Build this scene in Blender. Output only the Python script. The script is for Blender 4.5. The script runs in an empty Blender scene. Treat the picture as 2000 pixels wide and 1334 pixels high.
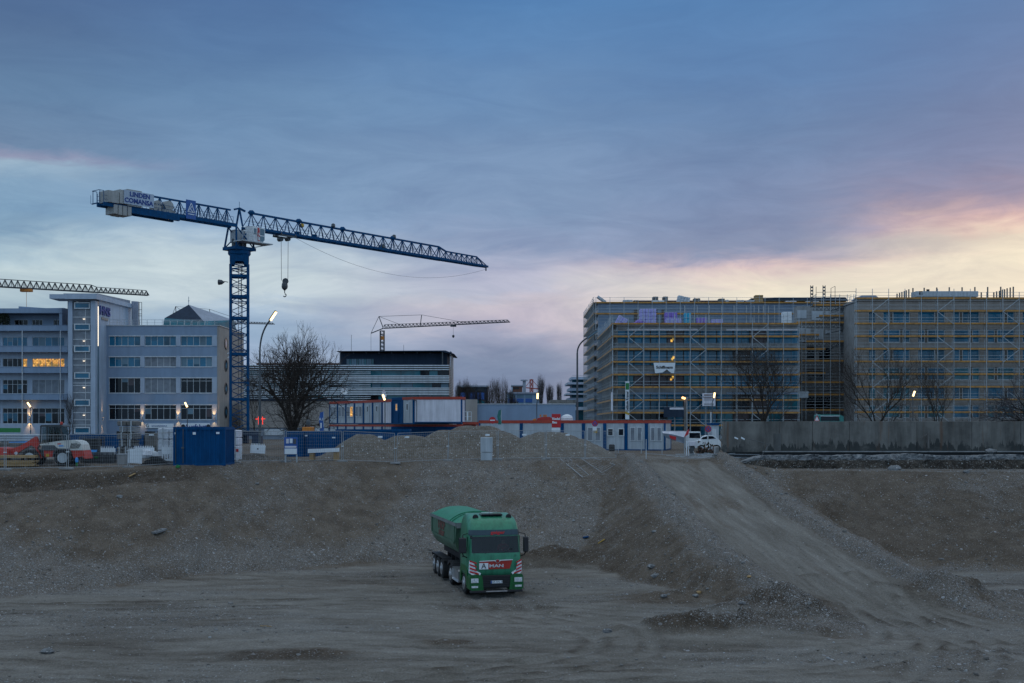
import bpy, math, random
import numpy as np
from mathutils import Vector, Matrix
R = math.radians
S = bpy.context.scene
COL = S.collection
F = 2300.0; HOR = 828.0; CZ = 2.5
def PX(px, Y): return (px-1000.0)*Y/F
def PZ(py, Y): return CZ-(py-HOR)*Y/F
def P3(px, py, Y): return Vector((PX(px, Y), Y, PZ(py, Y)))
def lin(c):
    c = c/255.0
    return c/12.92 if c <= .04045 else ((c+.055)/1.055)**2.4
def L3(r, g, b): return (lin(r), lin(g), lin(b), 1)

# ---------------------------------------------------------------- materials
M = {}
def newmat(name):
    m = bpy.data.materials.new(name); m.use_nodes = True
    nt = m.node_tree; b = nt.nodes['Principled BSDF']
    M[name] = m
    return m, nt, b
def N(nt, t, **k):
    n = nt.nodes.new(t)
    for a, v in k.items():
        if a in n.inputs.keys(): n.inputs[a].default_value = v
        else: setattr(n, a, v)
    return n
def mixc(nt, fac, a, b, bt='MIX'):
    n = nt.nodes.new('ShaderNodeMix'); n.data_type = 'RGBA'; n.blend_type = bt
    for s, v in ((n.inputs[0], fac), (n.inputs[6], a), (n.inputs[7], b)):
        if hasattr(v, 'is_linked'): nt.links.new(v, s)
        else: s.default_value = v
    return n.outputs[2]
def ramp(nt, src, stops):
    n = nt.nodes.new('ShaderNodeValToRGB'); e = n.color_ramp.elements
    while len(e) > 1: e.remove(e[-1])
    for i, (p, c) in enumerate(stops):
        q = e[0] if i == 0 else e.new(p)
        q.position = p; q.color = c if len(c) == 4 else (*c, 1)
    nt.links.new(src, n.inputs[0]); return n.outputs[0]
def vmul(nt, src, v):
    n = nt.nodes.new('ShaderNodeVectorMath'); n.operation = 'MULTIPLY'
    nt.links.new(src, n.inputs[0]); n.inputs[1].default_value = v; return n.outputs[0]
def mth(nt, op, a, b=None, c=None, clamp=False):
    n = nt.nodes.new('ShaderNodeMath'); n.operation = op; n.use_clamp = clamp
    for i, v in enumerate((a, b, c)):
        if v is None: continue
        if hasattr(v, 'is_linked'): nt.links.new(v, n.inputs[i])
        else: n.inputs[i].default_value = v
    return n.outputs[0]
def g3(v): return (v, v, v, 1)
def paint(name, c, rough=.55, var=.25, sc=1.2, metal=0, bump=.15, streak=True, spec=.5, dirt=.35):
    """painted / mineral surface: mottled, weather streaks, dirt"""
    m, nt, b = newmat(name)
    g = N(nt, 'ShaderNodeNewGeometry')
    n1 = N(nt, 'ShaderNodeTexNoise', Scale=sc, Detail=6.0, Roughness=.65); nt.links.new(g.outputs['Position'], n1.inputs['Vector'])
    v = vmul(nt, g.outputs['Position'], (2.4, 2.4, .22 if streak else 2.4))
    n2 = N(nt, 'ShaderNodeTexNoise', Scale=sc*1.5, Detail=5.0, Roughness=.6); nt.links.new(v, n2.inputs['Vector'])
    c = tuple(c)+(1,)
    r1 = ramp(nt, n1.outputs[0], [(.3, g3(1-var)), (.7, g3(1+var*.35))])
    r2 = ramp(nt, n2.outputs[0], [(.35, g3(1-dirt*.6)), (.6, g3(1))])
    k = mixc(nt, 1.0, c, r1, 'MULTIPLY'); k = mixc(nt, 1.0, k, r2, 'MULTIPLY')
    nt.links.new(k, b.inputs['Base Color'])
    b.inputs['Roughness'].default_value = rough; b.inputs['Metallic'].default_value = metal
    b.inputs['Specular IOR Level'].default_value = spec
    if bump:
        bp = N(nt, 'ShaderNodeBump', Strength=bump, Distance=.02)
        n3 = N(nt, 'ShaderNodeTexNoise', Scale=sc*12, Detail=4.0); nt.links.new(g.outputs['Position'], n3.inputs['Vector'])
        nt.links.new(n3.outputs[0], bp.inputs['Height']); nt.links.new(bp.outputs[0], b.inputs['Normal'])
    return m
def glass(name, c, rough=.06, spec=.5, var=.5, sc=.35):
    m, nt, b = newmat(name)
    g = N(nt, 'ShaderNodeNewGeometry')
    n1 = N(nt, 'ShaderNodeTexNoise', Scale=sc, Detail=3.0); nt.links.new(g.outputs['Position'], n1.inputs['Vector'])
    rr = mth(nt, 'ADD', n1.outputs[0], mth(nt, 'MULTIPLY', g.outputs['Random Per Island'], .35))
    r1 = ramp(nt, rr, [(.45, g3(1-var)), (.85, g3(1+var))])
    nt.links.new(mixc(nt, 1.0, tuple(c)+(1,), r1, 'MULTIPLY'), b.inputs['Base Color'])
    b.inputs['Roughness'].default_value = rough; b.inputs['Specular IOR Level'].default_value = spec
    b.inputs['IOR'].default_value = 1.5
    bp = N(nt, 'ShaderNodeBump', Strength=.08, Distance=.05)
    n3 = N(nt, 'ShaderNodeTexNoise', Scale=.8, Detail=1.0); nt.links.new(g.outputs['Position'], n3.inputs['Vector'])
    nt.links.new(n3.outputs[0], bp.inputs['Height']); nt.links.new(bp.outputs[0], b.inputs['Normal'])
    return m
def emit(name, c, st, pattern=False):
    m, nt, b = newmat(name)
    b.inputs['Base Color'].default_value = (*c, 1)
    b.inputs['Emission Color'].default_value = (*c, 1); b.inputs['Emission Strength'].default_value = st
    if pattern:
        g = N(nt, 'ShaderNodeNewGeometry')
        v = N(nt, 'ShaderNodeTexBrick', Scale=1.0); v.inputs['Mortar Size'].default_value = .05
        v.inputs['Color1'].default_value = (*c, 1); v.inputs['Color2'].default_value = (c[0]*.55, c[1]*.4, c[2]*.3, 1); v.inputs['Mortar'].default_value = (c[0]*.25, c[1]*.15, c[2]*.1, 1)
        sx = N(nt, 'ShaderNodeSeparateXYZ'); nt.links.new(g.outputs['Position'], sx.inputs[0])
        cb = N(nt, 'ShaderNodeCombineXYZ'); nt.links.new(sx.outputs[0], cb.inputs[0]); nt.links.new(sx.outputs[2], cb.inputs[1])
        nt.links.new(cb.outputs[0], v.inputs[0])
        n1 = N(nt, 'ShaderNodeTexNoise', Scale=1.8, Detail=3.0); nt.links.new(g.outputs['Position'], n1.inputs['Vector'])
        r = ramp(nt, n1.outputs[0], [(.38, g3(.12)), (.5, g3(1))])
        k = mixc(nt, 1.0, v.outputs[0], r, 'MULTIPLY')
        nt.links.new(k, b.inputs['Emission Color'])
    return m
paint('concrete', (.30, .30, .30), .85, .3, .8); paint('concrete_dark', (.13, .13, .125), .9, .4, .7, dirt=.6)
paint('plaster_white', (.40, .47, .57), .7, .12, .5, dirt=.2); paint('plaster_grey', (.24, .28, .34), .75, .15, .4, dirt=.2)
paint('plaster_beige', (.35, .31, .28), .8, .15, .4, dirt=.3)
paint('panel_blue', (.22, .30, .42), .5, .1, .4, dirt=.2)
paint('frame_white', (.6, .63, .66), .45, .1, 1, bump=0); paint('frame_dark', (.04, .045, .05), .5, .2, 1, bump=0)
paint('steel', (.46, .50, .53), .5, .25, 3, metal=.1, bump=0); paint('fence_steel', (.34, .36, .38), .5, .25, 3, metal=.2, bump=0); paint('steel_dark', (.09, .10, .11), .5, .3, 3, metal=.3, bump=0)
paint('board', (.55, .26, .06), .8, .45, 1.5, streak=False, bump=0); paint('deck', (.22, .18, .12), .85, .4, 1.5, streak=False)
paint('timber', (.42, .27, .12), .8, .3, 2.5, streak=False); paint('timber_grey', (.16, .15, .14), .85, .4, 2)
paint('crane_blue', (.002, .07, .19), .6, .3, 2.5, bump=0, spec=.12); paint('crane_dark', (.006, .025, .07), .5, .3, 2.5, bump=0)
paint('crane_grey', (.36, .36, .35), .6, .2, 1.5); paint('crane_far', (.06, .065, .075), .6, .3, 1.5, bump=0)
paint('cont_blue', (.001, .065, .19), .6, .25, 1.2, bump=0, spec=.12); paint('cont_grey', (.44, .48, .52), .55, .12, .8, bump=0)
paint('cont_white', (.72, .70, .76), .55, .12, .8, bump=0); paint('red_steel', (.42, .045, .02), .5, .3, 2, bump=0)
paint('red_paint', (.42, .03, .02), .4, .2, 2, bump=0); paint('white_paint', (.72, .74, .76), .4, .12, 2, bump=0, dirt=.2)
paint('yellow_paint', (.55, .33, .02), .5, .2, 2, bump=0); paint('orange_paint', (.6, .2, .02), .5, .2, 2, bump=0)
paint('green_paint', (.02, .22, .05), .4, .2, 2, bump=0); paint('teal_paint', (.03, .20, .18), .5, .2, 2, bump=0)
paint('rubber', (.018, .018, .02), .85, .3, 4, bump=.3, streak=False, dirt=.1); paint('black', (.01, .01, .012), .6, .2, 3, bump=0)
paint('bark', (.035, .028, .022), .95, .4, 3, bump=.6); paint('twig', (.045, .034, .028), .95, .3, 3, bump=0); paint('twig_far', (.065, .06, .065), .95, .3, 2, bump=0)
paint('louver', (.7, .75, .8), .4, .08, .5, bump=0); paint('slate', (.028, .045, .075), .8, .2, .6, spec=.2); paint('zinc', (.30, .33, .40), .5, .15, .6)
paint('purple_foam', (.30, .20, .62), .8, .2, 2, streak=False); paint('foam_white', (.42, .40, .75), .7, .15, 2, streak=False); paint('cyan_wrap', (.03, .42, .62), .4, .2, 2)
paint('foil', (.62, .66, .72), .35, .35, 3, bump=.8, streak=False); paint('tarp_blue', (.03, .30, .75), .5, .3, 2)
paint('sign_white', (.72, .76, .80), .5, .08, 2, bump=0, dirt=.1); paint('sign_blue', (.02, .10, .36), .5, .12, 2, bump=0); paint('sign_red', (.5, .015, .02), .5, .1, 2, bump=0, dirt=.1)
paint('ink', (.015, .015, .02), .6, .1, 2, bump=0); paint('ink_blue', (.01, .05, .25), .6, .1, 2, bump=0)
paint('brick', (.16, .07, .05), .85, .3, 1); paint('hedge', (.025, .035, .018), .9, .5, 2, bump=.5)
glass('glass_sky_tint', (.005, .095, .17)); glass('glass_dark', (.004, .007, .012), spec=.3); glass('glass_blind', (.10, .17, .22), .3, .5, .3)  # first glass: blue of the reflected sky is put into its base colour
glass('glass_teal', (.01, .10, .13)); glass('glass_curtain', (.17, .19, .22), .5, .4, .25, 1.5); glass('glass_brown', (.05, .035, .04), .2)
emit('glow_warm', (1, .52, .12), 1.1, True); emit('lamp_on', (1, .55, .2), 3); emit('lamp_core', (1, .68, .32), 3.2); emit('lamp_white', (1, .85, .65), 1.5)
emit('red_glow', (1, .05, .03), 1.2); emit('stair_glow', (.75, .55, .30), .05); emit('worklight', (1, .62, .12), 1.6, True)

# ---------------------------------------------------------------- mesh builder
ORG = {}
class MB:
    def __init__(s): s.v = []; s.f = []; s.mi = []; s.cur = 0; s.sm = []; s.smooth = False
    def mat(s, i): s.cur = i; return s
    def add(s, vs, fs):
        o = len(s.v); s.v.extend([tuple(p) for p in vs])
        for f in fs: s.f.append(tuple(i+o for i in f)); s.mi.append(s.cur); s.sm.append(s.smooth)
        return s
    def box(s, x0, x1, y0, y1, z0, z1):
        if x0 > x1: x0, x1 = x1, x0
        if y0 > y1: y0, y1 = y1, y0
        if z0 > z1: z0, z1 = z1, z0
        return s.add([(x0,y0,z0),(x1,y0,z0),(x1,y1,z0),(x0,y1,z0),(x0,y0,z1),(x1,y0,z1),(x1,y1,z1),(x0,y1,z1)],
                     [(3,2,1,0),(4,5,6,7),(0,1,5,4),(1,2,6,5),(2,3,7,6),(3,0,4,7)])
    def cham(s, x0, x1, y0, y1, z0, z1, c=.02):
        """box with chamfered edges"""
        V = []; sx = (x0, x1); sy = (y0, y1); sz = (z0, z1); I = {}
        for i in (0,1):
            for j in (0,1):
                for k in (0,1):
                    dx = c if i == 0 else -c; dy = c if j == 0 else -c; dz = c if k == 0 else -c
                    for a, p in enumerate(((sx[i], sy[j]+dy, sz[k]+dz), (sx[i]+dx, sy[j], sz[k]+dz), (sx[i]+dx, sy[j]+dy, sz[k]))):
                        I[i,j,k,a] = len(V); V.append(p)
        Fc = []
        for i in (0,1):
            q = [I[i,0,0,0], I[i,1,0,0], I[i,1,1,0], I[i,0,1,0]]; Fc.append(q if i else q[::-1])
            q = [I[0,i,0,1], I[0,i,1,1], I[1,i,1,1], I[1,i,0,1]]; Fc.append(q if i else q[::-1])
            q = [I[0,0,i,2], I[1,0,i,2], I[1,1,i,2], I[0,1,i,2]]; Fc.append(q if i else q[::-1])
        for i in (0,1):
            for j in (0,1):
                for q in ([I[i,j,0,0], I[i,j,1,0], I[i,j,1,1], I[i,j,0,1]], [I[i,0,j,0], I[i,1,j,0], I[i,1,j,2], I[i,0,j,2]], [I[0,i,j,1], I[1,i,j,1], I[1,i,j,2], I[0,i,j,2]]):
                    Fc.append(q)
                for k in (0,1): Fc.append([I[i,j,k,0], I[i,j,k,1], I[i,j,k,2]])
        cx, cy, cz = (x0+x1)/2, (y0+y1)/2, (z0+z1)/2
        out = []
        for f in Fc:
            a, b, d = (Vector(V[q]) for q in f[:3]); n = (b-a).cross(d-b); m_ = sum((Vector(V[q]) for q in f), Vector())/len(f)-Vector((cx, cy, cz))
            out.append(f if n.dot(m_) > 0 else f[::-1])
        return s.add(V, out)
    def prism(s, pts, axis, a, b):
        """polygon pts (2-d) extruded along axis from a to b"""
        def mk(p, t): return {'x': (t, p[0], p[1]), 'y': (p[0], t, p[1]), 'z': (p[0], p[1], t)}[axis]
        n = len(pts); A = sum(pts[i][0]*pts[(i+1)%n][1]-pts[(i+1)%n][0]*pts[i][1] for i in range(n))
        if (A < 0) != (axis == 'y'): pts = pts[::-1]
        if a > b: a, b = b, a
        vs = [mk(p, a) for p in pts]+[mk(p, b) for p in pts]
        fs = [tuple(range(n))[::-1], tuple(range(n, 2*n))]+[(i, (i+1) % n, n+(i+1) % n, n+i) for i in range(n)]
        return s.add(vs, fs)
    def bar(s, p, q, w, h=None):
        p, q = Vector(p), Vector(q); d = q-p
        if d.length < 1e-6: return s
        h = h or w; d.normalize(); up = Vector((0,0,1)) if abs(d.z) < .95 else Vector((0,1,0))
        a = d.cross(up).normalized()*w/2; b = a.cross(d).normalized()*h/2
        return s.add([p-a-b,p+a-b,p+a+b,p-a+b,q-a-b,q+a-b,q+a+b,q-a+b], [(3,2,1,0),(4,5,6,7),(0,1,5,4),(1,2,6,5),(2,3,7,6),(3,0,4,7)])
    def tube(s, p, q, r, n=6, r2=None, caps=True):
        p, q = Vector(p), Vector(q); d = (q-p)
        if d.length < 1e-6: return s
        d.normalize(); r2 = r if r2 is None else r2
        a = d.orthogonal().normalized(); b = d.cross(a)
        vs = [];
        for c, rr in ((p, r), (q, r2)):
            for i in range(n):
                t = 2*math.pi*i/n; vs.append(c+a*math.cos(t)*rr+b*math.sin(t)*rr)
        fs = [(i, (i+1) % n, n+(i+1) % n, n+i) for i in range(n)]
        if caps: fs += [tuple(range(n))[::-1], tuple(range(n, 2*n))]
        return s.add(vs, fs)
    def path(s, pts, r, n=6):
        for a, b in zip(pts, pts[1:]): s.tube(a, b, r, n)
        return s
    def lathe(s, prof, c, axis='z', n=20):
        """prof: list of (r, h)"""
        vs = []
        for r, h in prof:
            for i in range(n):
                t = 2*math.pi*i/n; x, y = r*math.cos(t), r*math.sin(t)
                vs.append({'z': (c[0]+x, c[1]+y, c[2]+h), 'x': (c[0]+h, c[1]+x, c[2]+y), 'y': (c[0]+y, c[1]+h, c[2]+x)}[axis])
        fs = [(k*n+i, k*n+(i+1) % n, (k+1)*n+(i+1) % n, (k+1)*n+i) for k in range(len(prof)-1) for i in range(n)]
        fs += [tuple(range(n))[::-1], tuple(range((len(prof)-1)*n, len(prof)*n))]
        return s.add(vs, fs)
    def build(s, name, mats, parent=None, smooth=False):
        me = bpy.data.meshes.new(name)
        o = ORG.get(parent.name, Vector((0,0,0))) if parent else Vector((0,0,0))
        me.from_pydata([(v[0]-o[0], v[1]-o[1], v[2]-o[2]) for v in s.v], [], s.f)
        if not isinstance(mats, (list, tuple)): mats = [mats]
        for m in mats: me.materials.append(M[m])
        me.polygons.foreach_set('material_index', s.mi)
        if smooth: me.polygons.foreach_set('use_smooth', [True]*len(s.f))
        elif any(s.sm): me.polygons.foreach_set('use_smooth', s.sm)
        me.update()
        ob = bpy.data.objects.new(name, me); COL.objects.link(ob)
        if parent: ob.parent = parent; ORG[ob.name] = o
        return ob
def tag(o, label=None, cat=None, group=None, kind=None):
    for k, v in (('label', label), ('category', cat), ('group', group), ('kind', kind)):
        if v: o[k] = v
    return o
def thing(name, label, cat, loc=(0,0,0), rz=0, group=None):
    o = bpy.data.objects.new(name, None); COL.objects.link(o); o.empty_display_size = .3
    o.location = loc; o.rotation_euler = (0, 0, rz)
    ORG[o.name] = Vector(loc) if rz == 0 else Vector((0,0,0))
    return tag(o, label, cat, group)
def copy_tree(o, parent=None):
    c = o.copy(); COL.objects.link(c)
    if parent: c.parent = parent
    for ch in list(o.children): copy_tree(ch, c)
    return c
def place(o, loc, rz=0, label=None, group=None):
    o.location = loc; o.rotation_euler = (0, 0, rz)
    if label: o['label'] = label
    if group: o['group'] = group
    return o
def text(body, size, mat, parent, loc, rot=(R(90),0,0), name='lettering', ext=.01, bold=0, sx=1.0, align='CENTER', label=None):
    cu = bpy.data.curves.new('t', 'FONT'); cu.body = body; cu.size = size; cu.extrude = ext; cu.offset = bold
    cu.align_x = align; cu.align_y = 'CENTER'; cu.resolution_u = 3
    t = bpy.data.objects.new('t', cu); COL.objects.link(t)
    me = bpy.data.meshes.new_from_object(t.evaluated_get(bpy.context.evaluated_depsgraph_get()))
    bpy.data.objects.remove(t); bpy.data.curves.remove(cu)
    me.materials.clear(); me.materials.append(M[mat])
    o = bpy.data.objects.new(name, me); COL.objects.link(o)
    if parent: o.parent = parent; loc = Vector(loc)-ORG.get(parent.name, Vector((0,0,0)))
    o.location = loc; o.rotation_euler = rot; o.scale = (sx, 1, 1)
    if label: o['label'] = label
    return o

# ---------------------------------------------------------------- terrain
def _h(ix, iy, s): 
    v = np.sin(ix*127.1+iy*311.7+s*74.7)*43758.5453
    return v-np.floor(v)
def vn(x, y, s=0):
    ix, iy = np.floor(x), np.floor(y); fx, fy = x-ix, y-iy
    fx = fx*fx*(3-2*fx); fy = fy*fy*(3-2*fy)
    a = _h(ix, iy, s); b = _h(ix+1, iy, s); c = _h(ix, iy+1, s); d = _h(ix+1, iy+1, s)
    return (a+(b-a)*fx)*(1-fy)+(c+(d-c)*fx)*fy
def fbm(x, y, s=0, o=4):
    t = 0; a = .5; 
    for i in range(o): t = t+a*(vn(x, y, s+i)-.5); x = x*2.03+3.1; y = y*2.03+1.7; a *= .5
    return t*2
def sst(a, b, x):
    t = np.clip((x-a)/(b-a), 0, 1); return t*t*(3-2*t)
FL = -5.4
TOE = ([-70,-40,-26,-23.4,-19.6,-16,-10.2,-4.4,0,4,10,17,22,30,36,70], [44,50,52.5,53.9,56.4,61.2,64.9,68,68.3,67.5,68,68.5,66,62.5,61,58])
CRE = ([-70,-40,-29,-23.5,-17.5,-14.5,-10,5,9,14,17,33,70], [62,65,66.5,68,72,76,78,80,84,84,78,76.5,76])
CRZ = ([-70,-32,-26,-20,-15,10,15,18,33,70], [-.5,-.55,-.3,0,0,0,-.1,-.58,-.62,-.6])
RC = ([20,38,42,48,53.5,59,66,76,85,100], [34,21.5,18.5,15.9,14.5,13.5,12.7,12.06,11.6,11.2])
RZ = ([20,46,49,52,65,75,85,100], [-5.4,-5.4,-5.25,-4.75,-2.7,-1.15,0,0])
def curve(P):
    out = []
    for i in range(len(P)-1):
        p0, p1, p2, p3 = P[max(i-1, 0)], P[i], P[i+1], P[min(i+2, len(P)-1)]
        for k in range(5):
            t = k/5; out.append(tuple(.5*((2*b)+(-a+c)*t+(2*a-5*b+4*c-d)*t*t+(-a+3*b-3*c+d)*t**3) for a, b, c, d in zip(p0, p1, p2, p3)))
    return out+[P[-1]]
TRACKS = [(curve([(14.6,54),(15.2,48),(13.5,41.5),(6,37.6),(-6,36.6),(-18,38.2),(-34,39)]), 1.02, .07), (curve([(15.4,52),(17.2,46),(21,41),(28,38.2),(40,37)]), 1.02, .05), (curve([(-3.6,66),(-.8,54),(.5,49),(4,44),(2,39),(-9,34),(-24,32.5),(-38,33)]), 1.0, .06), (curve([(15.6,50),(16.2,43),(13,36),(9,32),(2,28)]), 1.0, .06), (curve([(-36,48.5),(-20,50.5),(-8,52),(0,51),(9,47.5)]), 1.05, .05), (curve([(16,47),(19,38),(27,33),(38,31)]), 1.0, .03)]
def terr(x, y):
    """height, track, gravel, dark"""
    x = np.array(x, float); y = np.array(y, float)
    w = fbm(x*.12, y*.12, 3)*1.6
    toe = np.interp(x, *TOE)+w*.8; cre = np.interp(x, *CRE)+fbm(x*.5, y*0+1, 9)*.9; cz = np.interp(x, *CRZ)
    t = np.clip((y-toe)/(cre-toe), 0, 1)
    prof = t*.96+.04*np.sin(t*math.pi*.5)
    prof = prof+.05*np.sin(t*math.pi)*fbm(x*.35, y*.1, 5)
    floor = FL+fbm(x*.15, y*.25, 11)*.16+.05*fbm(x*.4, y*2.2, 12)*sst(60, 40, y)
    back = np.where(x > 15, sst(88, 93, y), sst(0, 5, y-cre))
    z = floor+(cz-floor)*prof*(t < 1)+(cz-floor)*(t >= 1)
    z = np.where(t >= 1, cz*(1-back), z)
    # rills running down the slope
    onsl = np.clip(np.sin(t*math.pi), 0, 1)
    z = z+onsl*(fbm(x*.55, y*.22, 21)*.45+fbm(x*2.2, y*1.2, 22)*.15-.22*np.clip(fbm(x*.9+y*.1, y*.12, 23)*2.2-.35, 0, 1)+.10*np.abs(fbm(x*1.5, y*.25, 24)))
    grav = .35+.9*fbm(x*.2, y*.16, 31)+.35*onsl*fbm(x*1.1, y*.35, 32)
    toeb = np.exp(-((y-toe-1.2)/1.6)**2); grav = grav+.5*toeb*(x < 12); z = z+toeb*.12
    track = (1-sst(-1.5, .3, y-toe))*(.75+.5*fbm(x*.07, y*.5, 41))*(y < 90)
    fl = (t <= 0); dark = (np.clip(fbm(x*.13+4, y*.45, 51)*2.4-.25, 0, 1)*.6+np.clip(fbm(x*.30, y*1.9+x*.10, 52)*2.6-.35, 0, 1)*.55)*fl; grav = grav+fl*np.clip(fbm(x*.11, y*.4, 53)*1.8, -.3, .7)
    z = z-dark*.06
    # brown patches on right hand bank
    rb = sst(17, 20, x)*sst(0, .1, t)*(t < 1); dark = dark+rb*(.42+.3*fbm(x*.2, y*.5, 61)); grav = grav-rb*.35
    # dark soil under rim on the far left
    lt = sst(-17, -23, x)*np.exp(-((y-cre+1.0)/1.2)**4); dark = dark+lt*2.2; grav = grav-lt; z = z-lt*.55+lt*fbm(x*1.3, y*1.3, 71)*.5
    # ramp
    rc = np.interp(y, *RC)+fbm(y*.12, x*0, 81)*.5; rz = np.interp(y, *RZ)
    d = x-rc; hw = 2.4+.3*sst(66, 55, y)+1.2*sst(50, 42, y)
    fade = sst(44, 52, y)*sst(92, 84, y)
    ad = np.abs(d)
    berm = .42*np.exp(-((ad-hw-.95)/.62)**4)*fade*(1+.35*fbm(x*.9, y*.5, 82))
    rut = -.09*(np.exp(-((ad-1.0)/.3)**2))*(1+fbm(x*.5, y*.3, 83))+.05*fbm(x*2.0, y*.35, 84)
    top = rz+berm+rut*fade
    edge = hw+1.75+.35*fbm(y*.6, d*0, 85)
    side = rz+.25-(ad-edge)*.66+.22*fbm(x*.5+y*.8, y*1.3-x*.3, 86)+.16*fbm(x*.35+y*.2, y*2.6-x*1.1, 92)*sst(0, .8, ad-edge)
    rampz = np.where(ad < edge, top, np.minimum(top, side))
    isr = (y > 43) & (y < 93)
    k = np.where(isr, rampz-z, -9)
    blend = sst(-.25, .25, k)
    z = np.where(isr, z*(1-blend)+rampz*blend, z)
    onr = blend*(ad < hw+.1); bm = blend*np.exp(-((ad-hw-.9)/.9)**2)
    track = track*(1-blend)+onr*(.85+.3*np.exp(-((ad-1.05)/.42)**2)+.9*fbm(d*1.3, y*.16, 87)); dark = dark+onr*.0
    drk = onr*(np.clip(.42*np.exp(-(d/.45)**2)*(.6+1.6*fbm(d, y*.2, 90)), 0, 1)+.5*np.clip(fbm(d*.9, y*.13, 91)*2-.2, 0, 1)+.45*np.exp(-((ad-hw+.05)/.22)**2))
    grav = grav*(1-blend)+blend*(bm*1.3+.45*(ad > edge)*(.5+1.2*fbm((x+y)*.35, (y-x)*1.2, 88)))
    dark = dark*(1-blend)+drk*.7+blend*((d < -edge)*np.clip(.25+fbm(x*.3, y*.3, 89), 0, 1)*.45)
    terr.onr = onr
    # lumps
    for lx, ly, sx_, sy_, h, dk in ((8.2,45.0,3.6,1.0,.62,.8),(7.0,44.4,1.4,.6,.2,.8),(10.9,49.3,2.4,1.4,.62,.7),(12.3,47.6,1.4,.7,.35,.8),(13.2,45.6,.8,.5,.2,.7),(2.2,65.4,3.4,1.8,.9,.55),(6.8,52.6,2.3,1.8,.25,.2),(9.6,54.4,2,1.5,.3,.1),(19.8,51.2,3.0,1.6,.5,.3),(24.2,52.5,3,1.5,.45,.3),(-7.8,40.2,2.0,.9,.12,.6),(-2.2,42.5,1.2,.5,.08,.5),(13.5,35.6,1.8,.5,.07,.8),(-20,37,1.6,.5,.15,.6)):
        q = np.exp(-(((x-lx)/sx_)**2+((y-ly)/sy_)**2)**1.15)*(1+.8*fbm(x*.9, y*1.4, int(lx*7)))
        z = z+q*h+q*.15*fbm(x*2.5, y*2.5, 99); dark = dark+q*dk*1.3; grav = grav+q*.05; track = track*(1-np.clip(q, 0, 1))
    # wheel ruts of trucks turning on the pit floor
    msk = (y > 24) & (y < 58) & (np.abs(x) < 40)
    if msk.any():
        xm, ym = x[msk], y[msk]
        for path, hw2, dp in TRACKS:
            d1 = np.full(xm.shape, 99.0)
            for side in (-1, 1):
                for (ax, ay), (bx, by) in zip(path, path[1:]):
                    L_ = math.hypot(bx-ax, by-ay); nx_, ny_ = -(by-ay)/L_*hw2*side, (bx-ax)/L_*hw2*side
                    px_, py_ = ax+nx_, ay+ny_; tt = np.clip(((xm-px_)*(bx-ax)+(ym-py_)*(by-ay))/L_**2, 0, 1); d1 = np.minimum(d1, np.hypot(xm-px_-(bx-ax)*tt, ym-py_-(by-ay)*tt))
            k = np.exp(-(d1/.24)**2)*np.clip(.75+1.2*fbm(xm*.3, ym*.3, 95), 0, 1.3); e_ = np.exp(-((d1-.42)/.16)**2)
            z[msk] = z[msk]-dp*k+dp*.7*e_; track[msk] = np.clip(track[msk]+.7*k, 0, 1.3); dark[msk] = dark[msk]*(1-.8*np.clip(k, 0, 1))+.5*e_*np.clip(.6+1.5*fbm(xm*.5, ym*.5, 96), 0, 1)
    # pit ends, near bank below the camera, levelled ground outside
    cl = sst(75, 95, np.abs(x)); z = z*(1-cl); nb = sst(15, 4, y); z = z*(1-nb)+nb*.6
    far = sst(96, 110, y); track = track*(1-far); dark = dark*(1-far)
    z = z+(1-far)*(fbm(x*1.7, y*1.7, 101)*.05+fbm(x*5.1, y*5.1, 102)*.025)
    return z, np.clip(track, 0, 1), np.clip(grav, 0, 1), np.clip(dark, 0, 1)
def gz(x, y): return float(terr(np.array([x]), np.array([y]))[0][0])
def grid_obj(name, xs, ys, mat):
    X, Y = np.meshgrid(xs, ys); Z, tr, gr, dk = terr(X, Y); al = terr.onr
    nx, ny = len(xs), len(ys)
    co = np.stack([X.ravel(), Y.ravel(), Z.ravel()], 1).astype(np.float32)
    i = np.arange(nx*ny).reshape(ny, nx)
    q = np.stack([i[:-1,:-1], i[:-1,1:], i[1:,1:], i[1:,:-1]], -1).reshape(-1, 4)
    me = bpy.data.meshes.new(name); me.vertices.add(len(co)); me.vertices.foreach_set('co', co.ravel())
    me.loops.add(q.size); me.loops.foreach_set('vertex_index', q.ravel().astype(np.int32))
    me.polygons.add(len(q)); me.polygons.foreach_set('loop_start', np.arange(0, q.size, 4, dtype=np.int32)); me.polygons.foreach_set('loop_total', np.full(len(q), 4, np.int32))
    me.polygons.foreach_set('use_smooth', np.ones(len(q), bool))
    me.update(calc_edges=True)
    a = me.color_attributes.new('soil', 'FLOAT_COLOR', 'POINT')
    a.data.foreach_set('color', np.stack([tr.ravel(), gr.ravel(), dk.ravel(), al.ravel()], 1).astype(np.float32).ravel())
    me.materials.append(M[mat]); o = bpy.data.objects.new(name, me); COL.objects.link(o); return o
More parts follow.
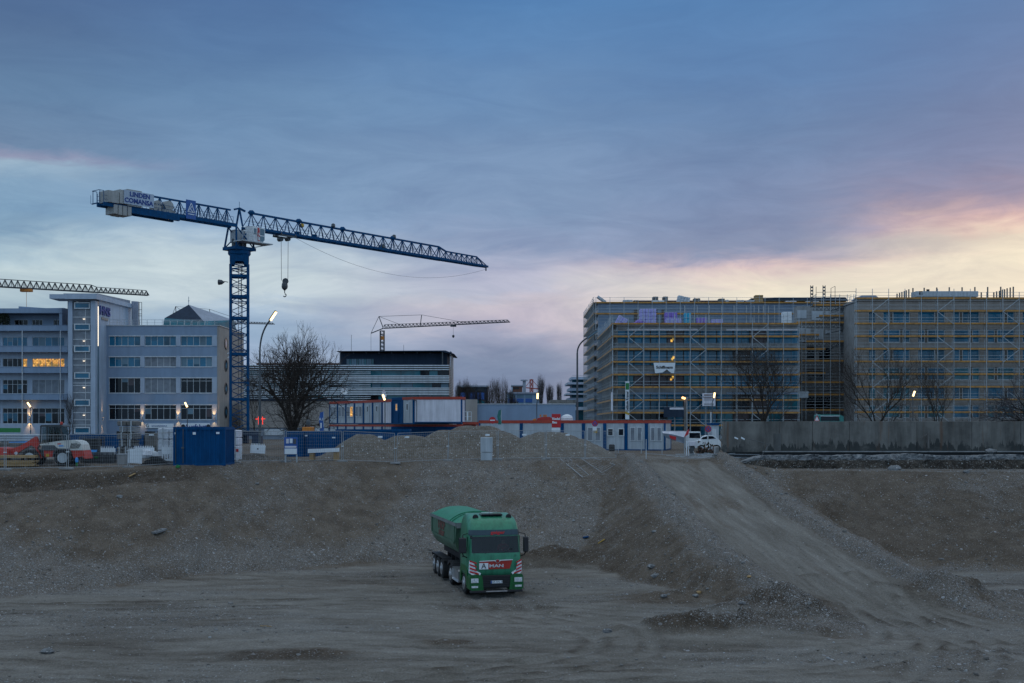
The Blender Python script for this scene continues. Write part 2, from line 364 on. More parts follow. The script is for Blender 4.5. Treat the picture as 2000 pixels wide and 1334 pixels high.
def soil(name):
    m, nt, b = newmat(name)
    g = N(nt, 'ShaderNodeNewGeometry'); P = g.outputs['Position']
    at = N(nt, 'ShaderNodeAttribute', attribute_name='soil'); sp = N(nt, 'ShaderNodeSeparateColor'); nt.links.new(at.outputs[0], sp.inputs[0])
    tr, gr, dk = sp.outputs
    def ns(sc, det=5.0, v=None, rough=.6):
        n = N(nt, 'ShaderNodeTexNoise', Scale=sc, Detail=det, Roughness=rough); nt.links.new(v or P, n.inputs['Vector']); return n.outputs[0]
    base = ramp(nt, ns(.9), [(.3, (.078, .059, .043)), (.5, (.115, .090, .068)), (.7, (.152, .124, .097))])
    fine = ns(14, 8.0, None, .75)
    base = mixc(nt, 1.0, base, ramp(nt, fine, [(.32, g3(.55)), (.5, g3(1)), (.68, g3(1.45))]), 'MULTIPLY')
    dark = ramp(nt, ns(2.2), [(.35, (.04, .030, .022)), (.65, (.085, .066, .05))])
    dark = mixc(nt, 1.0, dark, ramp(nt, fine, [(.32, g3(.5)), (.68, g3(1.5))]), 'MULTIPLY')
    sv_ = N(nt, 'ShaderNodeMix', data_type='VECTOR'); nt.links.new(at.outputs['Alpha'], sv_.inputs[0]); nt.links.new(vmul(nt, P, (.5, 1.25, 1.0)), sv_.inputs[4]); vr_ = N(nt, 'ShaderNodeVectorRotate', rotation_type='Z_AXIS'); vr_.inputs['Angle'].default_value = R(-7); nt.links.new(P, vr_.inputs['Vector']); nt.links.new(vmul(nt, vr_.outputs[0], (2.2, .22, .22)), sv_.inputs[5]); stv = sv_.outputs[1]
    trk = ramp(nt, ns(1.0, 8.0, stv, .7), [(.3, (.128, .115, .098)), (.5, (.188, .172, .150)), (.7, (.252, .236, .212))])
    trk = mixc(nt, 1.0, trk, ramp(nt, fine, [(.32, g3(.6)), (.5, g3(1)), (.68, g3(1.35))]), 'MULTIPLY')
    ft = ramp(nt, mth(nt, 'ADD', tr, mth(nt, 'MULTIPLY', mth(nt, 'SUBTRACT', ns(.8, 6.0, stv), .5), 1.1)), [(.25, g3(0)), (.7, g3(1))])
    c = mixc(nt, ft, base, trk)
    # gravel: cells with their own grey
    def cells(sc, lo, hi, dens):
        w = N(nt, 'ShaderNodeTexVoronoi', Scale=sc, Randomness=1.0); nt.links.new(P, w.inputs['Vector'])
        s = N(nt, 'ShaderNodeSeparateColor'); nt.links.new(w.outputs['Color'], s.inputs[0])
        col = ramp(nt, s.outputs[1], [(0, lo), (.7, hi), (.9, (hi[0]*1.5, hi[1]*1.5, hi[2]*1.55)), (.98, (.42, .42, .43))])
        msk = mth(nt, 'MULTIPLY', mth(nt, 'LESS_THAN', w.outputs['Distance'], .42), mth(nt, 'LESS_THAN', s.outputs[0], dens))
        return col, msk, w.outputs['Distance']
    gm = ramp(nt, mth(nt, 'ADD', gr, mth(nt, 'MULTIPLY', mth(nt, 'SUBTRACT', ns(.6, 7.0), .5), 1.3)), [(.25, g3(.14)), (.8, g3(.85))])
    c = mixc(nt, mth(nt, 'MULTIPLY', gm, .32), c, mixc(nt, 1.0, (.175, .168, .158, 1), ramp(nt, fine, [(.3, g3(.6)), (.68, g3(1.4))]), 'MULTIPLY'))
    kd = mth(nt, 'MULTIPLY', gm, mth(nt, 'SUBTRACT', 1.0, mth(nt, 'MULTIPLY', ft, .62)))
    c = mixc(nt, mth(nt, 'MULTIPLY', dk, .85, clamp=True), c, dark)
    dist = None
    for sc, lo, hi, q in ((27, (.12,.115,.11), (.27,.265,.26), 1.0), (11, (.11,.108,.10), (.25,.25,.245), .5), (5.0, (.14,.14,.135), (.24,.24,.24), .07)):
        col, msk, dd = cells(sc, lo, hi, mth(nt, 'MULTIPLY', kd, q))
        c = mixc(nt, mth(nt, 'MULTIPLY', msk, .85), c, col)
        h = mth(nt, 'MULTIPLY', msk, mth(nt, 'MULTIPLY', mth(nt, 'SUBTRACT', .45, dd), 1.4/sc*5))
        dist = h if dist is None else mth(nt, 'ADD', dist, h)
    nt.links.new(c, b.inputs['Base Color']); b.inputs['Roughness'].default_value = .93; b.inputs['Specular IOR Level'].default_value = .2
    hh = mth(nt, 'ADD', dist, mth(nt, 'MULTIPLY', fine, .5)); hh = mth(nt, 'ADD', hh, mth(nt, 'MULTIPLY', ns(3.0, 6.0), .9))
    bp = N(nt, 'ShaderNodeBump', Strength=.8, Distance=.13); nt.links.new(hh, bp.inputs['Height']); nt.links.new(bp.outputs[0], b.inputs['Normal'])
soil('soil')
def heap_mat(name, c0, c1):
    m, nt, b = newmat(name); g = N(nt, 'ShaderNodeNewGeometry')
    n = N(nt, 'ShaderNodeTexNoise', Scale=1.4, Detail=9.0, Roughness=.75); nt.links.new(g.outputs[0], n.inputs['Vector'])
    c = ramp(nt, n.outputs[0], [(.35, c0), (.65, c1)])
    for sc, dn in ((17, .30), (8, .14)):
        w = N(nt, 'ShaderNodeTexVoronoi', Scale=sc); nt.links.new(g.outputs[0], w.inputs['Vector'])
        s = N(nt, 'ShaderNodeSeparateColor'); nt.links.new(w.outputs['Color'], s.inputs[0])
        col = ramp(nt, s.outputs[1], [(0, (.14,.135,.12)), (.8, (.28,.28,.27)), (.96, (.55,.55,.55))])
        c = mixc(nt, mth(nt, 'MULTIPLY', mth(nt, 'LESS_THAN', w.outputs['Distance'], .4), mth(nt, 'LESS_THAN', s.outputs[0], dn)), c, col)
    nt.links.new(c, b.inputs['Base Color']); b.inputs['Roughness'].default_value = .95
    bp = N(nt, 'ShaderNodeBump', Strength=.9, Distance=.2); nt.links.new(n.outputs[0], bp.inputs['Height']); nt.links.new(bp.outputs[0], b.inputs['Normal'])
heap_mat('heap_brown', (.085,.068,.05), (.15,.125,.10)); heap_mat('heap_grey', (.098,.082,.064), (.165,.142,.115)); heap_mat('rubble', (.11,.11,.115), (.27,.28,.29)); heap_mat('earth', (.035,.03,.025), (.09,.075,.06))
def spaced(a):
    o = []
    for lo, hi, st in a: o += list(np.arange(lo, hi, st))
    return np.array(o)
xs = np.concatenate([np.array([-3000,-1500,-700,-350,-200,-140.]), spaced([(-110,-44,1.2),(-44,-33,.4),(-33,33,.13),(33,44,.4),(44,110,1.2)]), np.array([140,200,350,700,1500,3000.])])
ys = np.concatenate([np.array([-1500,-500,-150,-50.]), spaced([(-10,28,1.0),(28,86,.15),(86,112,.5)]), np.array([125,160,220,300,450,700,1200,2500,4500.])])
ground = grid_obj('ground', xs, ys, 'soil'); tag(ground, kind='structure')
# loose stones lying on the slopes: nobody could count them
rng = np.random.default_rng(5)
def stones(n, x0, x1, y0, y1, lo, hi, pw):
    x = rng.uniform(x0, x1, n); y = y0+(y1-y0)*rng.uniform(0, 1, n)
    z, tr, gr, dk = terr(x, y)
    k = rng.uniform(0, 1, n) < np.clip(gr*.9+.12-tr*.75, .035, 1); k &= np.abs(x) < y*.47+2
    x, y, z = x[k], y[k], z[k]; s = lo+(hi-lo)*rng.uniform(0, 1, len(x))**pw
    return x, y, z, s
A = [stones(46000, -34, 34, 26, 84, .022, .065, 2.2), stones(1800, -34, 34, 28, 84, .06, .15, 4)]
x, y, z, s = (np.concatenate([a[i] for a in A]) for i in range(4)); n = len(x)
cube = np.array([(-1,-1,-1),(1,-1,-1),(1,1,-1),(-1,1,-1),(-1,-1,1),(1,-1,1),(1,1,1),(-1,1,1)], float)*.62
cf = np.array([(3,2,1,0),(4,5,6,7),(0,1,5,4),(1,2,6,5),(2,3,7,6),(3,0,4,7)])
V = cube[None]*(1+rng.uniform(-.35, .35, (n, 8, 3)))*s[:,None,None]*np.stack([rng.uniform(.7,1.3,n), rng.uniform(.7,1.3,n), rng.uniform(.4,.8,n)], 1)[:,None]
a = rng.uniform(0, 6.28, n); ca, sa = np.cos(a)[:,None], np.sin(a)[:,None]
V = np.stack([V[...,0]*ca-V[...,1]*sa, V[...,0]*sa+V[...,1]*ca, V[...,2]], -1)+np.stack([x, y, z+s*.15], 1)[:,None]
q = (cf[None]+8*np.arange(n)[:,None,None]).reshape(-1, 4)
me = bpy.data.meshes.new('loose_stones'); me.vertices.add(8*n); me.vertices.foreach_set('co', V.astype(np.float32).ravel())
me.loops.add(q.size); me.loops.foreach_set('vertex_index', q.ravel().astype(np.int32)); me.polygons.add(len(q))
me.polygons.foreach_set('loop_start', np.arange(0, q.size, 4, dtype=np.int32)); me.polygons.foreach_set('loop_total', np.full(len(q), 4, np.int32)); me.update(calc_edges=True)
m, nt, b = newmat('stone'); g = N(nt, 'ShaderNodeNewGeometry')
nt.links.new(ramp(nt, g.outputs['Random Per Island'], [(0, (.10,.09,.08)), (.5, (.19,.18,.17)), (.93, (.26,.26,.26)), (1, (.42,.43,.44))]), b.inputs['Base Color']); b.inputs['Roughness'].default_value = .9
me.materials.append(m); o = bpy.data.objects.new('loose_stones', me); COL.objects.link(o); tag(o, 'small grey pebbles scattered over the brown slopes of the pit', 'gravel', kind='stuff')

# ---------------------------------------------------------------- sky
W = bpy.data.worlds.new('World'); S.world = W; W.use_nodes = True; nt = W.node_tree; nt.nodes.clear()
out = N(nt, 'ShaderNodeOutputWorld'); bg = N(nt, 'ShaderNodeBackground')
tc = N(nt, 'ShaderNodeTexCoord'); sx = N(nt, 'ShaderNodeSeparateXYZ'); nt.links.new(tc.outputs['Generated'], sx.inputs[0])
az = mth(nt, 'ARCTAN2', sx.outputs[0], sx.outputs[1]); el = mth(nt, 'ARCSINE', sx.outputs[2])
azd = mth(nt, 'MULTIPLY', az, 57.2958); eld = mth(nt, 'MULTIPLY', el, 57.2958)
cv = N(nt, 'ShaderNodeCombineXYZ'); nt.links.new(azd, cv.inputs[0]); nt.links.new(eld, cv.inputs[1])
def wn(sxx, sy, det, seed, rough=.6, dist=0.0):
    v = vmul(nt, cv.outputs[0], (sxx, sy, 1)); ad = N(nt, 'ShaderNodeVectorMath', operation='ADD'); nt.links.new(v, ad.inputs[0]); ad.inputs[1].default_value = (seed, seed*1.7, 0)
    n = N(nt, 'ShaderNodeTexNoise', Scale=1.0, Detail=det, Roughness=rough, Distortion=dist); nt.links.new(ad.outputs[0], n.inputs['Vector'])
    return mth(nt, 'SUBTRACT', n.outputs[0], .5)
lowk = ramp(nt, mth(nt, 'DIVIDE', eld, 20.0), [(0, g3(1)), (.5, g3(1)), (.85, g3(.45)), (1, g3(.4))])
warp = mth(nt, 'ADD', mth(nt, 'MULTIPLY', wn(.07, .28, 4.0, 3), 3.6), mth(nt, 'MULTIPLY', wn(.30, 1.15, 7.0, 9, .62, .6), 1.7))
ew = mth(nt, 'ADD', eld, mth(nt, 'MULTIPLY', warp, lowk))
ew = mth(nt, 'ADD', ew, mth(nt, 'MULTIPLY', mth(nt, 'ABSOLUTE', azd), 0.022))
def py2e(py): return math.degrees(math.atan((HOR-py)/F))
TOP = 24.0
cols = [
 (-23.5, [(828,(120,138,165)),(700,(150,172,190)),(620,(165,188,202)),(575,(180,200,210)),(540,(186,205,213)),(505,(165,190,206)),(470,(128,160,187)),(430,(124,158,188)),(385,(132,164,192)),(345,(150,175,196)),(325,(142,148,176)),(300,(108,134,166)),(200,(96,127,162)),(100,(86,114,152)),(0,(78,106,148))]),
 (-13.0, [(828,(120,140,170)),(700,(150,172,202)),(640,(150,176,204)),(600,(160,184,208)),(570,(190,206,216)),(530,(194,210,217)),(490,(184,202,214)),(455,(150,176,202)),(430,(128,158,192)),(380,(122,152,186)),(300,(114,145,180)),(200,(100,134,172)),(100,(86,120,163)),(0,(80,114,160))]),
 (0.0, [(828,(108,128,160)),(740,(112,134,168)),(690,(124,142,174)),(650,(152,160,188)),(620,(186,180,198)),(590,(192,186,200)),(560,(178,182,204)),(530,(176,180,204)),(500,(158,168,196)),(470,(134,152,186)),(400,(124,150,185)),(300,(116,145,182)),(200,(104,139,180)),(100,(90,131,178)),(0,(80,127,178))]),
 (12.3, [(828,(150,150,175)),(660,(190,180,190)),(590,(226,222,208)),(560,(228,220,204)),(530,(222,208,200)),(510,(206,186,190)),(492,(160,156,180)),(465,(124,138,172)),(430,(114,132,170)),(350,(108,132,172)),(250,(98,130,172)),(150,(86,126,174)),(0,(78,125,176))]),
 (23.5, [(828,(170,160,175)),(650,(210,200,190)),(570,(222,216,202)),(520,(220,214,198)),(475,(214,204,190)),(452,(216,194,184)),(430,(190,162,168)),(405,(156,140,164)),(380,(128,126,162)),(330,(102,120,164)),(230,(88,114,160)),(120,(80,115,164)),(0,(76,118,168))])]
outs = []
en = mth(nt, 'DIVIDE', ew, TOP, clamp=True)
for azc, st in cols:
    stops = [(max(0, py2e(p)/TOP), L3(*c)) for p, c in st]+[(1.0, L3(100,138,182))]
    outs.append((azc, ramp(nt, en, stops)))
azw = mth(nt, 'ADD', azd, mth(nt, 'MULTIPLY', wn(.15, .6, 3.0, 20), 5.0))
c = outs[0][1]
for (a0, _), (a1, cc) in zip(outs, outs[1:]):
    mr = N(nt, 'ShaderNodeMapRange', interpolation_type='SMOOTHSTEP'); nt.links.new(azw, mr.inputs[0]); mr.inputs[1].default_value = a0; mr.inputs[2].default_value = a1
    c = mixc(nt, mr.outputs[0], c, cc)
# thin streaks and soft cloud tone
st = wn(.17, .75, 8.0, 31, .65, .8); st = mth(nt, 'MULTIPLY', st, lowk)
c = mixc(nt, 1.0, c, ramp(nt, mth(nt, 'ADD', st, .5), [(.32, (.83,.84,.88)), (.5, g3(.96)), (.68, (1.11,1.08,1.05))]), 'MULTIPLY')
c = mixc(nt, 1.0, c, ramp(nt, mth(nt, 'ADD', wn(.06, .2, 4.0, 44), .5), [(.3, (.90,.92,.95)), (.7, (1.08,1.06,1.05))]), 'MULTIPLY')
# the rest of the sky dome: pale overcast overhead and behind
mr = N(nt, 'ShaderNodeMapRange', interpolation_type='SMOOTHSTEP'); nt.links.new(eld, mr.inputs[0]); mr.inputs[1].default_value = 21; mr.inputs[2].default_value = 42
azabs = mth(nt, 'ABSOLUTE', azd)
mr2 = N(nt, 'ShaderNodeMapRange', interpolation_type='SMOOTHSTEP'); nt.links.new(azabs, mr2.inputs[0]); mr2.inputs[1].default_value = 34; mr2.inputs[2].default_value = 75
f = mth(nt, 'MAXIMUM', mr.outputs[0], mr2.outputs[0])
REST = ramp(nt, mth(nt, 'DIVIDE', eld, 90.0, clamp=True), [(0, (.34,.55,.80)), (.3, (.38,.60,.88)), (.6, (.58,.68,.78)), (1, (.64,.70,.78))])
c = mixc(nt, f, c, REST)
sky = N(nt, 'ShaderNodeTexSky', sky_type='NISHITA', sun_disc=False, sun_elevation=R(4), sun_rotation=R(38), air_density=1.0, dust_density=2.0, ozone_density=2.0)
nt.links.new(mixc(nt, .015, c, sky.outputs[0]), bg.inputs[0]); bg.inputs[1].default_value = 1.0
nt.links.new(bg.outputs[0], out.inputs[0])
sl = bpy.data.lights.new('sun', 'SUN'); sl.energy = .15; sl.angle = R(20); sl.color = (1, .8, .66)
so = bpy.data.objects.new('sun', sl); COL.objects.link(so)
dv = Vector((math.sin(R(38))*math.cos(R(7)), math.cos(R(38))*math.cos(R(7)), math.sin(R(7))))
so.rotation_euler = dv.to_track_quat('Z', 'Y').to_euler()
cam = bpy.data.cameras.new('camera'); co = bpy.data.objects.new('camera', cam); COL.objects.link(co); S.camera = co
co.location = (0, 0, CZ); co.rotation_euler = (R(90), 0, 0); cam.sensor_width = 36; cam.lens = 36*F/2000; cam.shift_y = (HOR-667)/2000
cam.clip_start = .5; cam.clip_end = 9000
S.view_settings.view_transform = 'Standard'; S.view_settings.look = 'None'; S.view_settings.gamma = 1; S.view_settings.exposure = 0
S.cycles.max_bounces = 5; S.cycles.diffuse_bounces = 3; S.cycles.glossy_bounces = 3; S.cycles.transmission_bounces = 4; S.cycles.transparent_max_bounces = 12
S.cycles.use_denoising = True; S.cycles.sample_clamp_indirect = 3
# ================================================================ buildings
def window(par, x0, x1, z0, z1, y, n, pane='glass_sky_tint', frame='frame_white', t=.07, dep=.12, tr=0, panes=None, rnd=random, name='window'):
    """recessed window facing -y: frame with mullions (tr = height of transom above sill, 0 none) and a pane sub-part"""
    m = MB(); w = x1-x0
    m.box(x0, x1, y, y+dep, z0, z0+t).box(x0, x1, y, y+dep, z1-t, z1).box(x0, x0+t, y, y+dep, z0+t, z1-t).box(x1-t, x1, y, y+dep, z0+t, z1-t)
    zt = z1-t if not tr else z0+tr
    if tr: m.box(x0+t, x1-t, y+.005, y+dep-.005, zt-t*.4, zt+t*.4)
    for i in range(1, n):
        c = x0+w*i/n
        m.box(c-t*.4, c+t*.4, y+.01, y+dep-.01, z0+t, (zt-t*.4) if tr else z1-t)
        if tr: m.box(c-t*.4, c+t*.4, y+.01, y+dep-.01, zt+t*.4, z1-t)
    f = m.build(name, frame, par)
    p = MB(); mats = [pane] if not panes else list(panes)
    for i in range(n):
        a, b = x0+w*i/n+t*.3, x0+w*(i+1)/n-t*.3
        k = rnd.randrange(len(mats)); s_ = rnd.random()
        if tr: p.mat(0).box(a, b, y+dep*.5, y+dep*.7, zt, z1-t*.5)
        ztop = zt if tr else z1-t*.5
        if len(mats) > 1 and s_ < .45:   # blind part way down
            zz = ztop-(ztop-z0)*rnd.choice((.3, .5, .75, .95)); p.mat(k).box(a, b, y+dep*.5, y+dep*.7, zz, ztop)
            if zz > z0+t*1.2: p.mat(0).box(a, b, y+dep*.5, y+dep*.7, z0+t*.5, zz)
        else: p.mat(0).box(a, b, y+dep*.5, y+dep*.7, z0+t*.5, ztop)
    p.build('pane', mats, f)
    return f
def wall_rows(mb, x0, x1, zb, zt, y0, y1, rows):
    """wall slab y0..y1 with openings; rows = [(z0, z1, [(xa, xb), ...])] from bottom to top"""
    z = zb
    for (a, b, ops) in rows:
        mb.box(x0, x1, y0, y1, z, a); x = x0
        for (p, q) in ops:
            if p > x+.01: mb.box(x, p, y0, y1, a, b)
            x = q
        if x1 > x+.01: mb.box(x, x1, y0, y1, a, b)
        z = b
    mb.box(x0, x1, y0, y1, z, zt)
rr = random.Random(7)
# ---- white office block, right wing
Y = 185.0
def X_(p): return PX(p, Y)
def Z_(p): return PZ(p, Y)
ob = thing('office_building', 'pale blue-grey office block with a dark pyramid roof lantern, left of the crane mast', 'building', (X_(315), Y, 0))
bays = [(212.5, 274.2), (282.3, 344), (352.6, 414.4)]
rws = [(819.6, 789.4), (767.7, 736.8), (716.5, 695.6), (675.4, 655)]
mb = MB(); xr = X_(424)
wall_rows(mb, X_(208), xr, 0, Z_(636.5), Y, Y+.45, [(Z_(a), Z_(b), [(X_(p), X_(q)) for p, q in bays]) for a, b in rws])
mb.build('front_wall', 'panel_blue', ob)
for a, b in rws:   # lighter piers stand a little proud
    for p, q in ((274.4, 282.1), (344.2, 352.4), (414.6, 423.8)): MB().box(X_(p), X_(q), Y-.06, Y-.003, Z_(a)-.03, Z_(b)+.03).build('pier', 'plaster_white', ob)
mb = MB(); mb.box(X_(208)+.01, xr-.01, Y+.45, Y+16.5, 0, Z_(636.5)-.35); mb.build('core', 'concrete_dark', ob)
# end wall with round windows
mb = MB(); nseg = 5; yb = Y+16.8
mb.box(xr+.003, xr+.35, Y+.02, yb, 0, Z_(636.5)-.05)
for k in range(1, 13): mb.box(xr+.35, xr+.362, Y+.02, yb, k*1.38, k*1.38+.03)
for k in range(1, 7): mb.box(xr+.35, xr+.362, Y+.02+k*2.4, Y+.05+k*2.4, 0, Z_(636.5)-.1)
mb.build('end_wall', 'plaster_beige', ob)
for zc in (15.4, 11.9, 8.2, 4.4):
    f = MB().lathe([(.95, 0), (1.0, .06), (.85, .10), (.85, .05)], (xr+.36, Y+4.2, zc), 'x', 20).build('round_window', 'frame_dark', ob)
    MB().lathe([(.84, 0), (.84, .01)], (xr+.415, Y+4.2, zc), 'x', 20).build('pane', 'glass_dark', f)
    MB().lathe([(.5, 0), (.5, .01)], (xr+.43, Y+4.2, zc), 'x', 16).build('pane', 'glass_sky_tint', f)
for ri, (a, b) in enumerate(rws):
    for bi, (p, q) in enumerate(bays):
        ps = ['glass_sky_tint', 'glass_blind'] if ri > 1 else ['glass_dark', 'glass_blind', 'glass_brown']
        if ri == 1 and bi == 1 or ri == 2 and bi == 1: ps = ['glass_curtain']
        window(ob, X_(p), X_(q), Z_(a), Z_(b), Y+.12, 5, panes=ps, tr=(1.75 if ri == 0 else (1.9 if ri == 1 and bi == 2 else 0)), rnd=rr)
mb = MB()
for a, b in rws:
    for p, q in bays: mb.box(X_(p)-.03, X_(q)+.03, Y-.09, Y+.1, Z_(a)-.08, Z_(a)-.002).box(X_(p), X_(q), Y-.05, Y+.11, Z_(b)-.16, Z_(b)-.01)
mb.build('sill', 'frame_white', ob)
mb = MB(); zt = Z_(636.5); mb.box(X_(206), xr+.45, Y-.12, yb+.1, zt-.001, zt+.12)
for k in range(15): mb.box(X_(213)+k*1.18, X_(213)+k*1.18+.05, Y+.2, Y+.25, zt+.12, zt+.95)
mb.box(X_(213), X_(424), Y+.2, Y+.24, zt+.95, zt+1.0).box(X_(213), X_(424), Y+.2, Y+.23, zt+.5, zt+.53); mb.build('roof_railing', 'steel', ob)
# pyramid lantern
ya = Y+2; s = ya/F
def q2(px, py): return ((px-1000)*s, CZ-(py-HOR)*s)
bx0, bz = q2(318, 636); bx1, _ = q2(401, 636); ax, az_ = q2(368.5, 595.5); zs = zt+.12; zm = q2(0, 627)[1]
dpt = 9.0
mb = MB(); A_ = (bx0, ya, zs); B_ = (bx1, ya, zs); C_ = (bx1+2.9, ya+dpt, zs); D_ = (bx0+2, ya+dpt, zs); e = .28
A2 = (bx0+.2, ya+e, zm+.5); B2 = (bx1-.35, ya+e, zm); C2 = (bx1+2.5, ya+dpt-.5, zm+.9); D2 = (bx0+2.4, ya+dpt-.5, zm+.5); Yt2 = ya+dpt*.42; T = (PX(368.5, Yt2), Yt2, PZ(595, Yt2))
mb.add([A_, B_, C_, D_, A2, B2, C2, D2, T], [(0,1,5,4),(1,2,6,5),(2,3,7,6),(3,0,4,7)]); 
mb.mat(1); mb.add([A2, B2, T], [(0,1,2)]); mb.mat(2).add([B2, C2, T], [(0,1,2)]); mb.mat(1).add([C2, D2, T], [(0,1,2)]).add([D2, A2, T], [(0,1,2)])
pr = mb.build('lantern_roof', ['glass_teal', 'slate', 'zinc'], ob)
mb = MB(); mb.tube(T, (T[0], T[1], T[2]+1.3), .05, 5).lathe([(.02, 0), (.14, .12), (.02, .24)], (T[0], T[1], T[2]+.5), n=8)
for i in range(7):
    x = bx0+.1+(bx1-bx0-.2)*i/6; mb.bar((x, ya-.05, zs), (x, ya+.2, zm), .08)
mb.bar((bx0, ya+.2, zm+.02), (bx1, ya+.2, zm+.02), .1); mb.build('finial', 'steel', ob)
# signs and ground floor
mb = MB(); mb.cham(X_(284.5), X_(340), Y-.22, Y-.10, 1.85, 2.55, .03); sg = mb.build('company_sign', 'sign_white', ob)
text('G', .75, 'ink', sg, (X_(289), Y-.24, 2.22)); text('Autohaus Glasklar', .42, 'ink_blue', sg, (X_(313), Y-.24, 2.2)) if False else text('umweltinstitut', .42, 'ink_blue', sg, (X_(312), Y-.24, 2.2))
mb = MB(); mb.cham(X_(355), X_(411), Y-.22, Y-.10, 1.45, 2.62, .03); sg = mb.build('exit_sign', 'sign_white', ob)
text('Ausfahrt', 1.0, 'ink_blue', sg, (X_(383), Y-.24, 2.05), bold=.02)
for p in (358.5, 407.5): MB().lathe([(.32, 0), (.32, -.02)], (X_(p), Y-.225, 2.12), 'y', 16).build('round_mark', 'ink', sg)
for p, q in ((283, 304), (306, 325), (228, 262)):
    f = MB().box(X_(p), X_(q), Y-.05, Y-.003, .1, 1.35).build('door', 'frame_dark', ob); MB().box(X_(p)+.12, X_(q)-.12, Y-.07, Y-.052, .2, 1.25).build('pane', 'glass_dark', f)
# ---- stair tower
Yt = 180.0
def XT(p): return PX(p, Yt)
def ZT(p): return PZ(p, Yt)
tw = thing('stair_tower', 'tall white glazed stair tower with a wedge roof between the office wings', 'building', (XT(160), Yt, 0))
mb = MB(); zr = ZT(587)
mb.box(XT(133), XT(141), Yt, Yt+1.0, 0, zr).box(XT(177), XT(186), Yt, Yt+1.0, 0, zr).box(XT(141), XT(177), Yt, Yt+1, ZT(588), zr-.001)
mb.build('portal_frame', 'plaster_white', tw)
mb = MB(); xr2 = XT(186); mb.box(xr2-.5, xr2-.003, Yt+1.7, Yt+17, 0, zr+.5).box(XT(133), xr2-.5, Yt+6.5, Yt+17, 0, zr).box(XT(133)+.01, XT(134.5), Yt+1, Yt+6.5, 0, zr)
for k in range(1, 14): mb.box(xr2-.003, xr2+.008, Yt+1.7, Yt+17, k*1.6, k*1.6+.035)
mb.build('side_wall', 'plaster_white', tw)
mb = MB(); mb.box(xr2-.35, xr2-.04, Yt+1.0, Yt+1.7, 0, zr); mb.build('side_glazing', 'glass_blind', tw)
mb = MB(); mb.box(xr2-.3, xr2-.02, Yt+1.25, Yt+1.5, 14.5, 20.6); mb.build('side_light', 'lamp_white', tw)
mb = MB(); mb.prism([(Yt-.9, zr+.9), (Yt-.9, zr+.15), (Yt+17.4, zr-.9+1.4), (Yt+17.4, zr+1.15)], 'x', XT(131), xr2+.5)
mb.prism([(Yt-.9, zr+.88), (Yt-.9, zr+.2), (Yt+3, zr+.2), (Yt+3, zr+.88)], 'x', XT(101), XT(131)-.01)
mb.build('wedge_roof', 'plaster_white', tw)
mb = MB(); mb.prism([(Yt+1, zr+1.2), (Yt+1, zr+.95), (Yt+16.5, zr+1.2), (Yt+16.5, zr+1.75)], 'x', XT(119), xr2); mb.build('roof_upstand', 'plaster_grey', tw)
mb = MB(); mb.box(XT(120), XT(131), Yt+2.5, Yt+9, 14, zr+.2); mb.build('lift_wall', 'plaster_grey', tw)
gz_ = MB(); fr = MB(); lm = MB()
gx0, gx1 = XT(141), XT(177)
gz_.box(gx0, gx1, Yt+.35, Yt+.38, 0, zr-.2)
for k, yy in enumerate((619, 632.5, 662.5, 675, 701, 713, 748, 753, 767, 793, 806, 820, 830)):
    z = ZT(yy); fr.box(gx0, gx1, Yt+.28, Yt+.349, z-.05, z+.05)
fr.box(gx0+1.9, gx0+1.96, Yt+.29, Yt+.348, 0, zr-.2)
gz_.build('stair_glazing', 'glass_curtain', tw); fr.build('glazing_bars', 'frame_white', tw)
for yy in (590, 632, 674.5, 727, 780, 834):
    z1, z0 = ZT(yy), ZT(yy+13); f = MB()
    a, b = gx0+.25, gx1-.15
    f.box(a, b, Yt+.1, Yt+.27, z1-.16, z1).box(a, b, Yt+.1, Yt+.27, z0, z0+.16).box(a, a+.16, Yt+.1, Yt+.27, z0+.16, z1-.16).box(b-.16, b, Yt+.1, Yt+.27, z0+.16, z1-.16)
    f = f.build('window', 'frame_white', tw); MB().box(a+.16, b-.16, Yt+.18, Yt+.22, z0+.16, z1-.16).build('pane', 'glass_sky_tint', f)
for yy in (623, 666, 705, 757, 811): MB().lathe([(.10, 0), (.17, .05), (.17, .1)], (XT(163), Yt+.2, ZT(yy)-.05), n=12).build('landing_lamp', 'lamp_white', tw)
text('HNS', 1.9, 'ink_blue', tw, (xr2+.05, Yt+4.1, ZT(604)), rot=(R(90), 0, R(90)), ext=.12, bold=.05, sx=1.25)
MB().cham(xr2+.02, xr2+.12, Yt+2.6, Yt+5.6, ZT(621), ZT(616), .02).build('name_plate', 'plaster_beige', tw)
# exhaust stacks at the back of the tower
dk = thing('exhaust_duct', 'ribbed metal exhaust ducts with ladder frame on the office roof behind the stair tower', 'duct', (PX(264, 196), 196, 17.9))
mb = MB(); s = 196/F
for i, (p, w) in enumerate(((260.3, .5), (264.3, .42), (268, .42))): mb.tube((PX(p, 196), 196, 17.9), (PX(p, 196), 196, PZ(588.5+i*.3, 196)), .26+.02*(2-i), 10)
mb.build('pipes', 'zinc', dk); mb = MB()
for p in (272, 276.8): mb.bar((PX(p, 196), 196, 17.9), (PX(p, 196), 196, PZ(590.5, 196)), .07)
for q in (590.5, 605, 613, 617): mb.bar((PX(270, 196), 196, PZ(q, 196)), (PX(276.8, 196), 196, PZ(q, 196)), .07)
mb.build('ladder_frame', 'steel_dark', dk)
